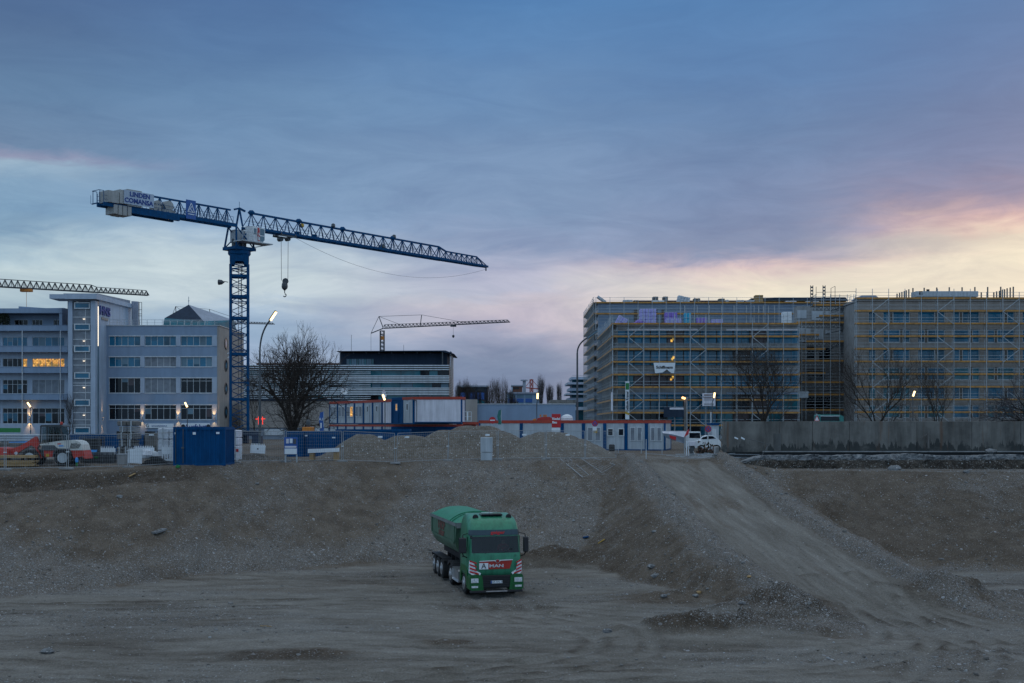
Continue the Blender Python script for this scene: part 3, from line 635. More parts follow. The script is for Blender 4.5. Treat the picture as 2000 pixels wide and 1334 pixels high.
# ---- left wing with balconies
Yl = 183.0
def XL(p): return PX(p, Yl)
def ZL(p): return PZ(p, Yl)
lw = thing('balcony_wing', 'white office wing with long balconies and warm lit windows at the left edge', 'building', (XL(60), Yl, 0))
x0, x1 = XL(-60), XL(132.5); yw = Yl+1.6
rows = [(828, 797), (769, 741), (716, 699), (675.5, 657)]
cols_ = [(-50, -8), (-4, 45), (54.5, 118.5)]
mb = MB(); wall_rows(mb, x0, x1, 0, ZL(640), yw, yw+.4, [(ZL(a)+.02, ZL(b)+.02, [(XL(p), XL(q)) for p, q in cols_]) for a, b in rows]); mb.build('front_wall', 'plaster_white', lw)
mb = MB(); mb.box(x0, x1, yw+.4, yw+14, 0, ZL(640)); mb.build('core', 'concrete_dark', lw)
for ri, (a, b) in enumerate(rows):
    for ci, (p, q) in enumerate(cols_):
        ps = ['glass_sky_tint', 'glass_blind'] if ri > 2 else ['glass_dark', 'glass_brown', 'glass_sky_tint']
        if ri == 1 and ci == 2: ps = ['glass_curtain']
        if ri == 2 and ci == 2: ps = ['glow_warm']
        window(lw, XL(p), XL(q), ZL(a)+.02, ZL(b)+.02, yw+.1, 5 if ci else 4, panes=ps, tr=(1.7 if ri == 0 else 1.5 if (ri == 1 and ci < 2) else 0), rnd=rr)
w1 = MB().box(XL(37), XL(44.5), yw+.13, yw+.15, ZL(715), ZL(700)).build('lit_pane', 'glow_warm', lw)
for i, (a, b) in enumerate(((646, 635.5), (687.5, 676), (728.5, 717), (781, 770))):
    mb = MB(); mb.box(x0, XL(132), Yl, Yl+.15, ZL(a), ZL(b)); mb.box(x0, XL(132), Yl+.15, yw-.003, ZL(a), ZL(a)+.25)
    mb.box(x0, XL(132), Yl-.06, Yl+.2, ZL(b)+.002, ZL(b)+.06); mb.build('balcony', 'panel_blue', lw)
for p in (-30, 44, 118.5): MB().tube((XL(p), Yl-.12, 0), (XL(p), Yl-.12, ZL(646)), .07, 8).build('column', 'frame_white', lw)
for zz in (646, 687.5, 728.5, 781):
    for p in (13, 74, 89): MB().lathe([(.09, 0), (.12, -.1), (.02, -.14)], (XL(p), Yl+.6, ZL(zz)), n=8).build('soffit_lamp', 'frame_white', lw)
# recessed penthouse
yp = Yl+3; mb = MB()
wall_rows(mb, x0, XL(114), ZL(640), ZL(612), yp, yp+.3, [(ZL(635), ZL(621), [(XL(12), XL(39)), (XL(47), XL(68)), (XL(90), XL(112))])])
mb.box(x0, XL(114), yp+.3, yp+9, ZL(640)+.01, ZL(606)); mb.box(XL(114), XL(120), Yl+.3, yp+9, ZL(640), ZL(604)); mb.build('penthouse_wall', 'panel_blue', lw)
for p, q in ((12, 39), (47, 68), (90, 112)): window(lw, XL(p), XL(q), ZL(635), ZL(621), yp+.06, 3, panes=['glass_dark', 'glass_blind'], rnd=rr)
mb = MB(); mb.box(x0, XL(120.4), Yl+.2, yp+9, ZL(611), ZL(602)); mb.prism([(XL(31), ZL(602)), (XL(31), ZL(597)), (XL(85), ZL(600.5)), (XL(120), ZL(600)), (XL(120), ZL(602))], 'y', Yl+1, yp+8); mb.build('roof_fascia', 'panel_blue', lw)
pl = thing('balcony_shrub', 'dark green shrub growing on the top balcony at the left edge', 'shrub', (XL(2), Yl+.9, ZL(646)))
mb = MB()
for i in range(900):
    t = rr.random(); a = rr.random()*6.28; rad = 1.15*(1-.35*t)*rr.random()**.5
    c = Vector((XL(2)+rad*math.cos(a), Yl+1.0+rad*.55*math.sin(a), ZL(646)+.6+2.4*t)); u = Vector((rr.gauss(0,1), rr.gauss(0,1), rr.gauss(0,1))).normalized()*.13; v = u.orthogonal().normalized()*.09
    mb.add([c-u, c+v, c+u, c-v], [(0,1,2,3)])
mb.build('foliage', 'hedge', pl); MB().cham(XL(-8), XL(12), Yl+.4, Yl+1.3, ZL(646)+.25, ZL(646)+.8, .03).build('planter', 'plaster_grey', pl)
# wall uplights on the piers (each lamp throws light up and down)
def wall_lamp(x, y, z, pw, label):
    t = thing('wall_lamp', label, 'lamp', (x, y, z), 0, 'up and down wall lamps on the office fronts')
    mb = MB(); mb.lathe([(.08, -.16), (.1, -.12), (.1, .12), (.08, .16)], (x, y-.2, z), n=10).bar((x, y-.1, z), (x, y, z), .06); mb.build('housing', 'steel', t)
    for sgn in (1, -1):
        MB().lathe([(.075, 0), (.075, .01)], (x, y-.2, z+sgn*.165), n=10).build('lens', 'lamp_on', t)
        l = bpy.data.lights.new('wall_lamp_light', 'SPOT'); l.energy = pw; l.color = (1, .52, .18); l.spot_size = R(75); l.spot_blend = .9; l.shadow_soft_size = .05
        lo = bpy.data.objects.new('wall_lamp_light', l); COL.objects.link(lo); lo.parent = t; lo.location = (0, -.24, sgn*.2)
        lo.rotation_euler = (R(180) if sgn > 0 else 0, 0, 0)
for p, d in ((278, 'left of the three wall lamps on the right office wing'), (348, 'middle of the three wall lamps on the right office wing'), (418.5, 'wall lamp on the corner pier next to the crane')): wall_lamp(X_(p), Y-.06, Z_(816.5), 190, d)
wall_lamp(XT(200)+.6, Yt+5.0, ZT(817), 1, 'wall lamp on the side of the stair tower') if False else None
t = wall_lamp(XL(49.8), yw-.003, ZL(819), 240, 'wall lamp on the pier behind the loader cab')
def side_lamp(x, y, z, pw):
    t = thing('wall_lamp', 'wall lamp on the long side wall of the stair tower', 'lamp', (x, y, z), 0, 'up and down wall lamps on the office fronts')
    MB().lathe([(.08, -.16), (.1, -.12), (.1, .12), (.08, .16)], (x+.2, y, z), n=10).bar((x+.1, y, z), (x, y, z), .06).build('housing', 'steel', t)
    for sgn in (1, -1):
        MB().lathe([(.075, 0), (.075, .01)], (x+.2, y, z+sgn*.165), n=10).build('lens', 'lamp_on', t)
        l = bpy.data.lights.new('wall_lamp_light', 'SPOT'); l.energy = pw; l.color = (1, .52, .18); l.spot_size = R(40); l.spot_blend = .8; l.shadow_soft_size = .05
        lo = bpy.data.objects.new('wall_lamp_light', l); COL.objects.link(lo); lo.parent = t; lo.location = (.24, 0, sgn*.2); lo.rotation_euler = (R(180) if sgn > 0 else 0, 0, 0)
side_lamp(xr2-.003, Yt+3.0, ZT(817.5), 260)
# green banner and low snow-white canopy in front of the left wing
gb = MB().box(PX(-14, 180), PX(40, 180), 180, 180.05, PZ(844.5, 180), PZ(836, 180)).build('green_banner', 'green_paint'); tag(gb, 'green banner hanging below the ground floor windows at the left edge', 'banner')
MB().box(PX(-16, 180), PX(-14, 180), 180, 180.1, 0, PZ(835, 180)).box(PX(40.2, 180), PX(41.5, 180), 180, 180.1, 0, PZ(835, 180)).build('post', 'steel', gb)

# ---- striped office building in the middle distance
Yc = 300.0
def XC(p): return PX(p, Yc)
def ZC(p): return PZ(p, Yc)
cb = thing('louvered_building', 'long modern building with white horizontal louvres and teal glass bands behind the bare tree', 'building', (XC(690), Yc, 0))
mb = MB(); mb.box(XC(455), XC(877), Yc+1, Yc+22, 0, ZC(713)); mb.build('core', 'frame_dark', cb)
for yy0, yy1 in ((733.5, 723.5), (757, 747.5), (781, 771), (806, 795)):
    p = XC(456); wins = []
    while p < XC(870):
        w = rr.choice((2.2, 3.2, 5.0)); q = min(p+w, XC(876)); wins.append((p, q)); p = q
    for p, q in wins: MB().box(p+.05, q-.05, Yc+.7, Yc+.95, ZC(yy0), ZC(yy1)).build('window', rr.choice(('glass_teal', 'glass_teal', 'glass_dark', 'glass_blind')), cb)
lv = MB(); grp = ((713.5, 717.5, 721.6), (734, 737, 740, 743.2, 746.3), (757.8, 761, 764.4, 767.4, 770.2), (782, 785, 789, 793))
for gset in grp:
    lv.mat(1).box(XC(455), XC(877), Yc+.45, Yc+.95, ZC(gset[-1]), ZC(gset[0])).mat(0)
    for yy in gset: lv.box(XC(455), XC(877.5), Yc-.3, Yc+.4, ZC(yy)-.14, ZC(yy)+.08)
for yy in (726.5, 730, 750.5, 754, 774.5, 778): lv.mat(0).box(XC(455), XC(724), Yc-.28, Yc+.1, ZC(yy)-.08, ZC(yy)+.05)
lv.build('louver_band', ['louver', 'frame_dark'], cb)
lv = MB(); xs2 = XC(878)
for k in range(42): z = ZC(686)-k*.42; lv.box(xs2, xs2+.35, Yc+.5, Yc+16, z-.03, z+.03)
lv.build('side_louvers', 'louver', cb)
mb = MB(); mb.box(XC(662), XC(872), Yc+3, Yc+18, ZC(713)-.01, ZC(688.5)); mb.build('penthouse', 'slate', cb)
mb = MB(); mb.prism([(XC(657), ZC(685.5)), (XC(657), ZC(686.3)), (XC(860), ZC(686.2)), (XC(884), ZC(691.5)), (XC(887), ZC(691)), (XC(870), ZC(684.4))], 'y', Yc, Yc+19); mb.build('canopy_roof', 'slate', cb)
mb = MB()
for k in range(9): x = XC(664+k*25); mb.bar((x, Yc+.4, ZC(713)), (x, Yc+.4, ZC(686)), .25) if k in (0, 8) else mb.bar((x, Yc+1.5, ZC(690)), (x, Yc+1.5, ZC(686)), .2)
mb.build('canopy_post', 'steel_dark', cb)
g1 = MB()
for i in range(11): g1.mat(i % 3 % 2).box(XC(674)+i*.64, XC(674)+i*.64+.56, Yc+2.8, Yc+2.99, ZC(712), ZC(700))
g1.build('penthouse_window', ['glass_blind', 'glass_teal'], cb)
mb = MB()
for p, t_ in ((681, 651), (785, 671)): mb.tube((XC(p), Yc+5, ZC(690)), (XC(p), Yc+5, ZC(t_)), .06, 4)
mb.build('antenna', 'steel_dark', cb)
# lower left part roof strip
mb = MB(); mb.box(XC(498), XC(660), Yc+2, Yc+12, ZC(713), ZC(708.5)); mb.build('roof_edge', 'brick', cb)
# low grey-brown hall behind the tree
hb = thing('low_hall', 'low grey-brown clad hall with a white plinth strip behind the bare tree trunk', 'building', (PX(565, 190), 190, 0))
mb = MB(); a, b = PX(470, 190), PX(660, 190); mb.box(a, b, 190, 215, 1.9, PZ(783, 190))
for k in range(30): mb.box(a+.4+k*.52, a+.44+k*.52, 189.97, 190, 2, PZ(783.5, 190))
mb.build('cladding', 'plaster_beige', hb); MB().box(a-.2, b+.2, 189.8, 215, PZ(783, 190)+.002, PZ(783, 190)+.3).build('roof', 'slate', hb)
mb = MB(); mb.box(a, b, 190.3, 214, 0, 1.899); mb.build('base_wall', 'plaster_grey', hb)
for p, q in ((516, 553), (596, 612), (615, 640)): MB().box(PX(p, 190), PX(q, 190), 190.1, 190.29, PZ(850, 190), PZ(829 if p > 590 else 838, 190)).build('shutter', 'frame_white', hb)
# ---- long pale hall behind the containers
hh = thing('pale_hall', 'long windowless pale blue-grey hall wall behind the red-topped container row', 'building', (PX(1020, 142), 142, 0))
mb = MB(); mb.box(PX(932, 142), PX(1124, 142), 142, 160, 0, PZ(789.7, 142)); mb.build('wall', 'panel_blue', hh)
MB().box(PX(931.5, 142), PX(1124.5, 142), 141.9, 160.1, PZ(789.7, 142)+.002, PZ(789.7, 142)+.08).build('roof_edge', 'frame_white', hh)
mb = MB(); mb.box(PX(902, 141), PX(932, 141), 141, 141.9, 0, PZ(780, 141)); mb.build('brown_panel', 'plaster_beige', hh)
MB().box(PX(1075, 150), PX(1125, 150), 150, 158, PZ(789.7, 142)+.09, PZ(781, 150)).build('roof_box', 'timber_grey', hh)
# ---- far buildings
def far_building(p0, p1, top, Yf, label, rows, name='office_block', wall='panel_blue', gm='sign_blue'):
    t = thing(name, label, 'building', (PX((p0+p1)/2, Yf), Yf, 0))
    a, b = PX(p0, Yf), PX(p1, Yf); mb = MB(); mb.box(a, b, Yf, Yf+15, 0, PZ(top, Yf)); mb.build('wall', wall, t)
    MB().box(a-.4, b+.4, Yf-.6, Yf+15.2, PZ(top, Yf)+.002, PZ(top, Yf)+.5).build('roof', 'zinc', t)
    for (u, v, mt) in rows:
        k = a+.5
        while k+2.6 < b: MB().box(k, k+2.3, Yf-.12, Yf-.003, PZ(u, Yf), PZ(v, Yf)).build('window', mt, t); k += 2.9
    mb = MB(); k = a
    while k < b: mb.box(k-.25, k+.25, Yf-.35, Yf-.13, 0, PZ(top+1, Yf)); k += 11
    mb.build('pillar', 'plaster_white', t)
    return t
far_building(894, 952, 756, 380, 'far office block with dark blue panels behind the bare trees, nearer the louvred building', [(765, 758, 'glass_dark'), (780, 767, 'sign_blue'), (790, 782, 'glass_teal')], wall='slate')
far_building(990, 1056, 769, 400, 'far office block with bright blue parapet panels right of the thick tree clump', [(777, 771, 'glass_blind'), (786, 778.5, 'sign_blue'), (796, 787, 'glass_teal')])
far_building(1000, 1020, 754.5, 470, 'small brick building rising behind the far blue office block', [(760, 757, 'glass_dark')], wall='brick', name='brick_building')
# stepped terrace building left of the scaffolds
Ys = 290.0
sb = thing('terraced_building', 'stepped white building with deep cantilevered terraces left of the scaffolding', 'building', (PX(1130, Ys), Ys, 0))
for i, (p0, top, bot) in enumerate(((1116, 736, 741), (1108, 747, 751), (1112, 757.5, 763), (1106, 768, 771), (1110, 777, 785), (1110, 795, 801))):
    MB().box(PX(p0, Ys), PX(1180, Ys), Ys-(i % 2)*1.5, Ys+14, PZ(bot, Ys), PZ(top, Ys)).build('terrace_slab', 'plaster_white', sb)
MB().box(PX(1118, Ys), PX(1180, Ys), Ys+2, Ys+13, 0, PZ(737, Ys)).build('glazed_core', 'glass_teal', sb)
MB().path([(PX(1118, Ys), Ys, PZ(733.5, Ys)), (PX(1150, Ys), Ys, PZ(733.5, Ys))], .06, 4).build('railing', 'steel', sb)
# ================================================================ cranes
def lattice(mb, A, B, wb, h, n, rc=.09, rd=.045, flip=False, up=Vector((0,0,1)), h2=None, chord=None):
    """triangular jib between A and B (centres of the bottom plane), two bottom chords and one top chord"""
    A, B = Vector(A), Vector(B); d = (B-A).normalized(); sd = d.cross(up).normalized(); h2 = h if h2 is None else h2
    chord = chord or rc
    L_ = [A+sd*wb/2, A-sd*wb/2]; E_ = [B+sd*wb/2, B-sd*wb/2]
    for p, q in zip(L_, E_): mb.bar(p, q, chord*2, chord*2.4)
    T0, T1 = A+up*h, B+up*h2
    step = (B-A)/n; tops = []
    for i in range(n):
        f = (i+.5)/n; tops.append(A+step*(i+.5)+up*(h+(h2-h)*f))
    mb.bar(tops[0], tops[-1], rc*1.8)
    for i in range(n):
        for s_ in (1, -1):
            o = sd*wb/2*s_
            mb.bar(A+step*i+o, tops[i], rd*2); mb.bar(tops[i], A+step*(i+1)+o, rd*2)
            mb.bar(A+step*(i+.5)+o, tops[i], rd*1.3)
        mb.bar(A+step*i+sd*wb/2, A+step*(i+1)-sd*wb/2, rd*1.5); mb.bar(A+step*i-sd*wb/2, A+step*i+sd*wb/2, rd*1.5)
    return tops
def mast(mb, c, w, z0, z1, pitch, ang, rc=.11, rd=.05):
    ca, sa = math.cos(ang), math.sin(ang)
    cr = [Vector((c[0]+(x*ca-y*sa)*w/2, c[1]+(x*sa+y*ca)*w/2, 0)) for x, y in ((-1,-1),(1,-1),(1,1),(-1,1))]
    for p in cr: mb.bar(p+Vector((0,0,z0)), p+Vector((0,0,z1)), rc*2)
    z = z0; k = 0
    while z < z1-.1:
        zt = min(z+pitch, z1)
        for i in range(4):
            a, b = cr[i], cr[(i+1) % 4]
            mb.bar(a+Vector((0,0,zt)), b+Vector((0,0,zt)), rd*2)
            mb.bar(a+Vector((0,0,z)), b+Vector((0,0,(z+zt)/2)), rd*1.8); mb.bar(b+Vector((0,0,(z+zt)/2)), a+Vector((0,0,zt)), rd*1.8)
        z = zt; k += 1
Yk = 150.0; cx = PX(467.5, Yk)
ck = thing('tower_crane', 'large blue flat-top tower crane with white operator cab and grey counterweights', 'crane', (cx, Yk, 0))
Jb = PZ(443, Yk); jd = Vector((.626, .779, 0)).normalized(); J0 = Vector((cx, Yk, Jb))
ang = math.atan2(jd.y, jd.x)
ma = R(13)
MBm = MB(); zb = 1.6; zm1 = PZ(518, Yk)
mast(MBm, (cx, Yk), 2.15, zb, zm1, 2.05, ma, .15, .05); 
for zz in (PZ(580, Yk), PZ(622, Yk), PZ(692, Yk), PZ(780, Yk), PZ(540, Yk)):
    m2 = MBm; ca, sa = math.cos(ma), math.sin(ma)
    cr = [Vector((cx+(x*ca-y*sa)*1.07, Yk+(x*sa+y*ca)*1.07, zz)) for x, y in ((-1,-1),(1,-1),(1,1),(-1,1))]
    for i in range(4): m2.bar(cr[i], cr[(i+1) % 4], .1, .32)
MBm.build('mast', 'crane_blue', ck)
mb = MB()   # ladder and cables inside the mast
for dx in (-.2, .2): mb.bar((cx+dx, Yk+.3, zb), (cx+dx, Yk+.3, zm1), .06)
z = zb
while z < zm1: mb.bar((cx-.2, Yk+.3, z), (cx+.2, Yk+.3, z), .04); z += .4
for k in range(4): mb.path([(cx+.35+.1*math.sin(k+i*.8), Yk-.2, zb+(zm1-zb)*i/24) for i in range(25)], .025, 3) if k < 2 else None
mb.build('ladder', 'steel_dark', ck)
mb = MB(); mb.cham(cx-2.6, cx+2.6, Yk-.3, Yk+.3, 1.0, 1.6, .04).cham(cx-.3, cx+.3, Yk-2.6, Yk+2.6, 1.02, 1.58, .04)
for dx, dy in ((-2.3,0),(2.3,0),(0,-2.3),(0,2.3)): mb.cham(cx+dx-.6, cx+dx+.6, Yk+dy-.6, Yk+dy+.6, 0, 1.0, .05)
mb.build('base_frame', 'crane_dark', ck)
text('2', 1.0, 'white_paint', ck, (cx-1.0, Yk-1.35, PZ(696, Yk)))
# transition, slewing ring
zs0, zs1 = PZ(497, Yk), PZ(490, Yk)
mb = MB(); mb.lathe([(1.3, zs0-.15), (1.42, zs0), (1.42, zs1-.1), (1.3, zs1)], (cx, Yk, 0), n=24)
cr = lambda w, z: [Vector((cx+(x*math.cos(ma)-y*math.sin(ma))*w, Yk+(x*math.sin(ma)+y*math.cos(ma))*w, z)) for x, y in ((-1,-1),(1,-1),(1,1),(-1,1))]
lo, hi = cr(1.12, zm1), cr(1.2, zs0-.1)
for i in range(4):
    a, b, c_, d_ = lo[i], lo[(i+1) % 4], hi[(i+1) % 4], hi[i]
    m1 = a.lerp(b, .22); m2_ = a.lerp(b, .78); t1 = d_.lerp(c_, .3)-Vector((0,0,.9)); t2 = d_.lerp(c_, .7)-Vector((0,0,.9))
    mb.add([a, m1, t1, t2, m2_, b, c_, d_], [(0,1,2,7), (7,2,3,6), (3,4,5,6)])
mb.build('slewing_ring', 'crane_blue', ck)
# slewing platform
mb = MB(); side = Vector((jd.y, -jd.x, 0))
def L(u, v, z): return Vector((cx, Yk, 0))+jd*u+side*v+Vector((0,0,z))
zp = zs1+.05
for v in (-1.2, 1.2):
    mb.bar(L(-1.6, v, zp+.15), L(1.6, v, zp+.15), .25, .4)
    mb.bar(L(-1.4, v, zp+.2), L(-1.1, v*.65, Jb), .2); mb.bar(L(1.4, v, zp+.2), L(1.1, v*.65, Jb), .2)
    mb.bar(L(-1.3, v, zp+.3), L(1.1, v*.65, Jb-.1), .12); mb.bar(L(1.3, v, zp+.3), L(-1.1, v*.65, Jb-.1), .12)
for u in (-1.45, 0, 1.45): mb.bar(L(u, -1.25, zp+.15), L(u, 1.25, zp+.15), .25, .35)
mb.bar(L(0, -.65, Jb), L(0, 0, Jb+2.35), .2); mb.bar(L(0, .65, Jb), L(0, 0, Jb+2.35), .2)
mb.bar(L(-.8, 0, Jb+2.1), L(0, 0, Jb+2.35), .22); mb.bar(L(.9, 0, Jb+2.1), L(0, 0, Jb+2.35), .22)
mb.tube(L(0, 0, Jb+2.2), L(0, 0, Jb+3.2), .03, 4)
mb.build('slewing_tower', 'crane_blue', ck)
mb = MB()
for u, v in ((.4, .5), (-.5, -.5), (.6, -.5)): mb.lathe([(.3, 0), (.32, .1), (.26, .2), (.26, 1.1), (.12, 1.2)], L(u, v, zp+.3), n=12)
mb.build('slewing_motor', 'steel_dark', ck)
# platform, electrics cabinet, cab
def obox(mb, u0, u1, v0, v1, z0, z1):
    P = [L(u, v, z) for z in (z0, z1) for u, v in ((u0, v0), (u1, v0), (u1, v1), (u0, v1))]
    return mb.add(P, [(0,1,2,3),(7,6,5,4),(4,5,1,0),(5,6,2,1),(6,7,3,2),(7,4,0,3)])
zc0, zc1 = PZ(474, Yk), PZ(446, Yk)
mb = MB(); obox(mb, -1.5, 3.4, .7, 2.5, zc0-.12, zc0); 
for u in (-1.4, -.6, .2, 1.0):
    mb.bar(L(u, 2.48, zc0), L(u, 2.48, zc0+1.05), .05)
mb.bar(L(-1.4, 2.48, zc0+1.05), L(1.1, 2.48, zc0+1.05), .05); mb.bar(L(-1.4, 2.48, zc0+.55), L(1.1, 2.48, zc0+.55), .04)
mb.bar(L(.9, .7, zp+.3), L(3.2, 1.4, zc0-.1), .1); mb.build('cab_platform', 'steel', ck)
mb = MB(); obox(mb, -.6, 1.2, -1.1, .1, zc0, zc1-.2); mb.build('electric_cabinet', 'cont_grey', ck)
cabo = MB(); u0, u1, v0, v1 = .35, 2.25, .75, 2.25
cabo.add([L(u0, v0, zc0+.01), L(u1-.35, v0, zc0+.01), L(u1, v0, zc0+.35), L(u1+.05, v0, zc1), L(u0, v0, zc1+.15), L(u0, v1, zc0+.01), L(u1-.35, v1, zc0+.01), L(u1, v1, zc0+.35), L(u1+.05, v1, zc1), L(u0, v1, zc1+.15)],
         [(0,1,2,3,4), (9,8,7,6,5), (0,5,6,1), (1,6,7,2), (3,8,9,4), (4,9,5,0), (2,7,8,3)])
cab = cabo.build('cab', 'white_paint', ck)
vv = v1+.03; g1 = MB()
g1.add([L(u1+.07, v0+.1, zc0+.45), L(u1+.07, v1-.08, zc0+.45), L(u1+.1, v1-.08, zc1-.12), L(u1+.1, v0+.1, zc1-.12)], [(0,1,2,3)]); g1.build('cab_window', 'glass_blind', cab); g1 = MB()
g1.add([L(1.5, vv, zc0+.95), L(2.15, vv, zc0+.95), L(2.2, vv, zc1-.1), L(1.5, vv, zc1-.05)], [(0,1,2,3)]); g1.build('cab_window', 'glass_blind', cab); g1 = MB().add([L(1.5, vv, zc0+.15), L(1.95, vv, zc0+.1), L(2.18, vv, zc0+.4), L(2.18, vv, zc0+.8), L(1.5, vv, zc0+.8)], [(0,1,2,3,4)]); g1.build('cab_window', 'glass_blind', cab); g1 = MB()
g1.add([L(.5, vv, zc0+.95), L(.9, vv, zc0+.95), L(.9, vv, zc1-.15), L(.5, vv, zc1-.15)], [(0,1,2,3)])
g1.build('cab_window', 'glass_blind', cab)
# vertical red letters on the cab corner facing the camera side
lr = math.atan2(jd.y, jd.x)
for i, ch in enumerate('BKL'): text(ch, .72, 'sign_red', cab, L(1.22, vv+.02, zc1-.32-i*.56), rot=(R(90), 0, lr), ext=.01, bold=.03, sx=.85)
# jib
n1 = 19; Le = 48.8
jb = MB(); Ls = 38.6
tops = lattice(jb, J0+jd*.9, J0+jd*Ls, 1.25, 2.0, n1, .13, .05, h2=1.85)
jb.build('jib', 'crane_blue', ck)
jb = MB(); t2 = lattice(jb, J0+jd*Ls, J0+jd*(Le-1.6), 1.25, 1.35, 7, .11, .045, h2=1.3)
jb.bar(tops[-1], t2[0], .22); E1 = J0+jd*Le
for s_ in (1, -1): jb.bar(J0+jd*(Le-1.6)+side*.62*s_, E1+side*.35*s_, .26); jb.bar(t2[-1], E1+side*.3*s_, .12)
jb.bar(E1-side*.4, E1+side*.4, .3); jb.lathe([(.3, -.1), (.34, 0), (.3, .1)], E1+Vector((0,0,-.35)), 'x', 12)
jb.build('jib_tip', 'crane_blue', ck)
mb = MB()
for i in (0, 4, 8, 13): 
    t = tops[i]; mb.lathe([(.05, -.45), (.32, -.2), (.32, .2), (.05, .45)], t+Vector((0,0,.08)), 'x', 8)
mb.build('chord_joint', 'crane_blue', ck)
mb = MB()   # walkway handrails / ropes inside the jib
for off, z in ((.45, .9), (.45, .5), (-.45, .95)): mb.bar(J0+jd*1+side*off+Vector((0,0,z)), J0+jd*36+side*off+Vector((0,0,z)), .03)
for dz in (.15, .25): mb.bar(J0+jd*1+Vector((0,0,dz)), J0+jd*47+Vector((0,0,dz)), .04)
mb.build('hoist_rope', 'steel_dark', ck)
wk = None
for u in (9.6, 12.6): MB().cham(*(lambda p: (p.x-.3, p.x+.3, p.y-.3, p.y+.3, p.z+.1, p.z+.6))(J0+jd*u), .05).build('rope_drum', 'crane_blue', ck)
p = J0+jd*10.4+Vector((0,0,1.5)); MB().lathe([(.1,-.3),(.3,-.1),(.3,.2),(.1,.3)], p, 'z', 8).build('floodlight', 'yellow_paint', ck)
mb = MB()
for i in (7, 13): t = tops[i]; mb.lathe([(.05, -.3), (.3, -.1), (.25, .25), (.05, .35)], t+Vector((.2,0,.25)), 'z', 8)
t = J0+jd*25.5+Vector((0,0,.35)); mb.lathe([(.3, -.5), (.45, -.2), (.45, .3), (.2, .5)], t, 'x', 10); mb.build('aviation_lamp', 'steel_dark', ck)
# counter jib
cj = MB(); Lc = 19.7; u_b = 12.2
for s_ in (.62, -.62): cj.bar(J0-jd*.9+side*s_, J0-jd*Lc+side*s_, .3, .42)
for k in range(21): cj.bar(J0-jd*(1+k*.97)+side*.62, J0-jd*(1+k*.97)-side*.62, .1)
for s_ in (.62, -.62): cj.bar(J0-jd*u_b*.78+side*s_+Vector((0,0,-.25)), J0-jd*(Lc-2.5)+side*s_+Vector((0,0,-.2)), .32, .75)
tp = []; nn = 8
for i in range(nn): tp.append(J0-jd*(1.3+(i+.5)*(11.2/nn))+Vector((0,0,1.95)))
cj.bar(tp[0]+jd*.6, tp[-1]-jd*1.2, .2); endp = tp[-1]-jd*1.2
for i in range(nn):
    for s_ in (.62, -.62):
        b0 = J0-jd*(1.3+i*(11.2/nn))+side*s_; b1 = J0-jd*(1.3+(i+1)*(11.2/nn))+side*s_
        if i < nn-0: cj.bar(b0, tp[i], .09); cj.bar(tp[i], b1, .09); cj.bar((b0+b1)/2, tp[i], .06)
for s_ in (.62, -.62): cj.bar(endp, J0-jd*16.2+side*s_+Vector((0,0,.3)), .16)
for z, o in ((.55, .7), (1.0, .7), (.55, -.7), (1.0, -.7)): cj.bar(J0-jd*1.5+side*o+Vector((0,0,z)), J0-jd*Lc+side*o+Vector((0,0,z)), .035)
for k in range(14):
    for o in (.7, -.7): cj.bar(J0-jd*(1.5+k*1.46)+side*o, J0-jd*(1.5+k*1.46)+side*o+Vector((0,0,1.0)), .035)
for o in (.7, -.7):
    for dd in (0, .5): cj.bar(J0-jd*(Lc+dd)+side*o, J0-jd*(Lc+dd)+side*o+Vector((0,0,1.5)), .06)
    cj.bar(J0-jd*Lc+side*o+Vector((0,0,1.5)), J0-jd*(Lc+.6)+side*o+Vector((0,0,1.5)), .06)
cj.bar(J0-jd*(Lc+.6)+side*.7, J0-jd*(Lc+.6)-side*.7, .08).bar(J0-jd*(Lc+.6)+side*.7+Vector((0,0,1.5)), J0-jd*(Lc+.6)-side*.7+Vector((0,0,1.5)), .06)
cj.build('counter_jib', 'crane_blue', ck)
for (a, b, z0, z1) in ((-20.0, -18.6, .25, 1.6), (-18.5, -17.6, .3, 1.9), (-17.5, -15.6, .2, 2.1), (-19.2, -18.7, -.95, .1), (-18.6, -18.1, -1.0, .1), (-18.0, -17.5, -1.0, .1), (-17.4, -16.9, -.95, .1)):
    w_ = .95 if z1 > .5 else .85; m_ = MB(); obox(m_, a+.7, b+.7, -w_, w_, z0+Jb, z1+Jb); m_.build('counterweight', 'crane_grey', ck)
m_ = MB(); obox(m_, -17.3, -13.3, .98, 1.04, Jb+.35, Jb+1.95); bn = m_.build('name_board', 'plaster_white', ck)
text('LINDEN', .74, 'ink_blue', bn, L(-15.2, 1.06, Jb+1.53), rot=(R(90), 0, lr), bold=.025, sx=1.05); text('COMANSA', .74, 'ink_blue', bn, L(-15.35, 1.06, Jb+.78), rot=(R(90), 0, lr), bold=.025, sx=1.05)
m_ = MB(); obox(m_, -12.9, -11.9, -.5, .5, Jb+.25, Jb+.9); obox(m_, -11.8, -10.0, -.55, .55, Jb+.25, Jb+.55)
m_.tube(L(-10.8, -.5, Jb+1.05), L(-10.8, .5, Jb+1.05), .62, 14); m_.tube(L(-12.2, -.3, Jb+1.2), L(-12.2, .3, Jb+1.2), .35, 10); m_.build('hoist_winch', 'crane_grey', ck)
m_ = MB(); obox(m_, -8.7, -7.3, .85, .92, Jb-.2, Jb+2.1); pb = m_.build('logo_board', 'sign_blue', ck)
tri = MB(); c0 = L(-8.0, .95, Jb+1.0)
def TT(u, z): return c0+jd*u+Vector((0,0,z))
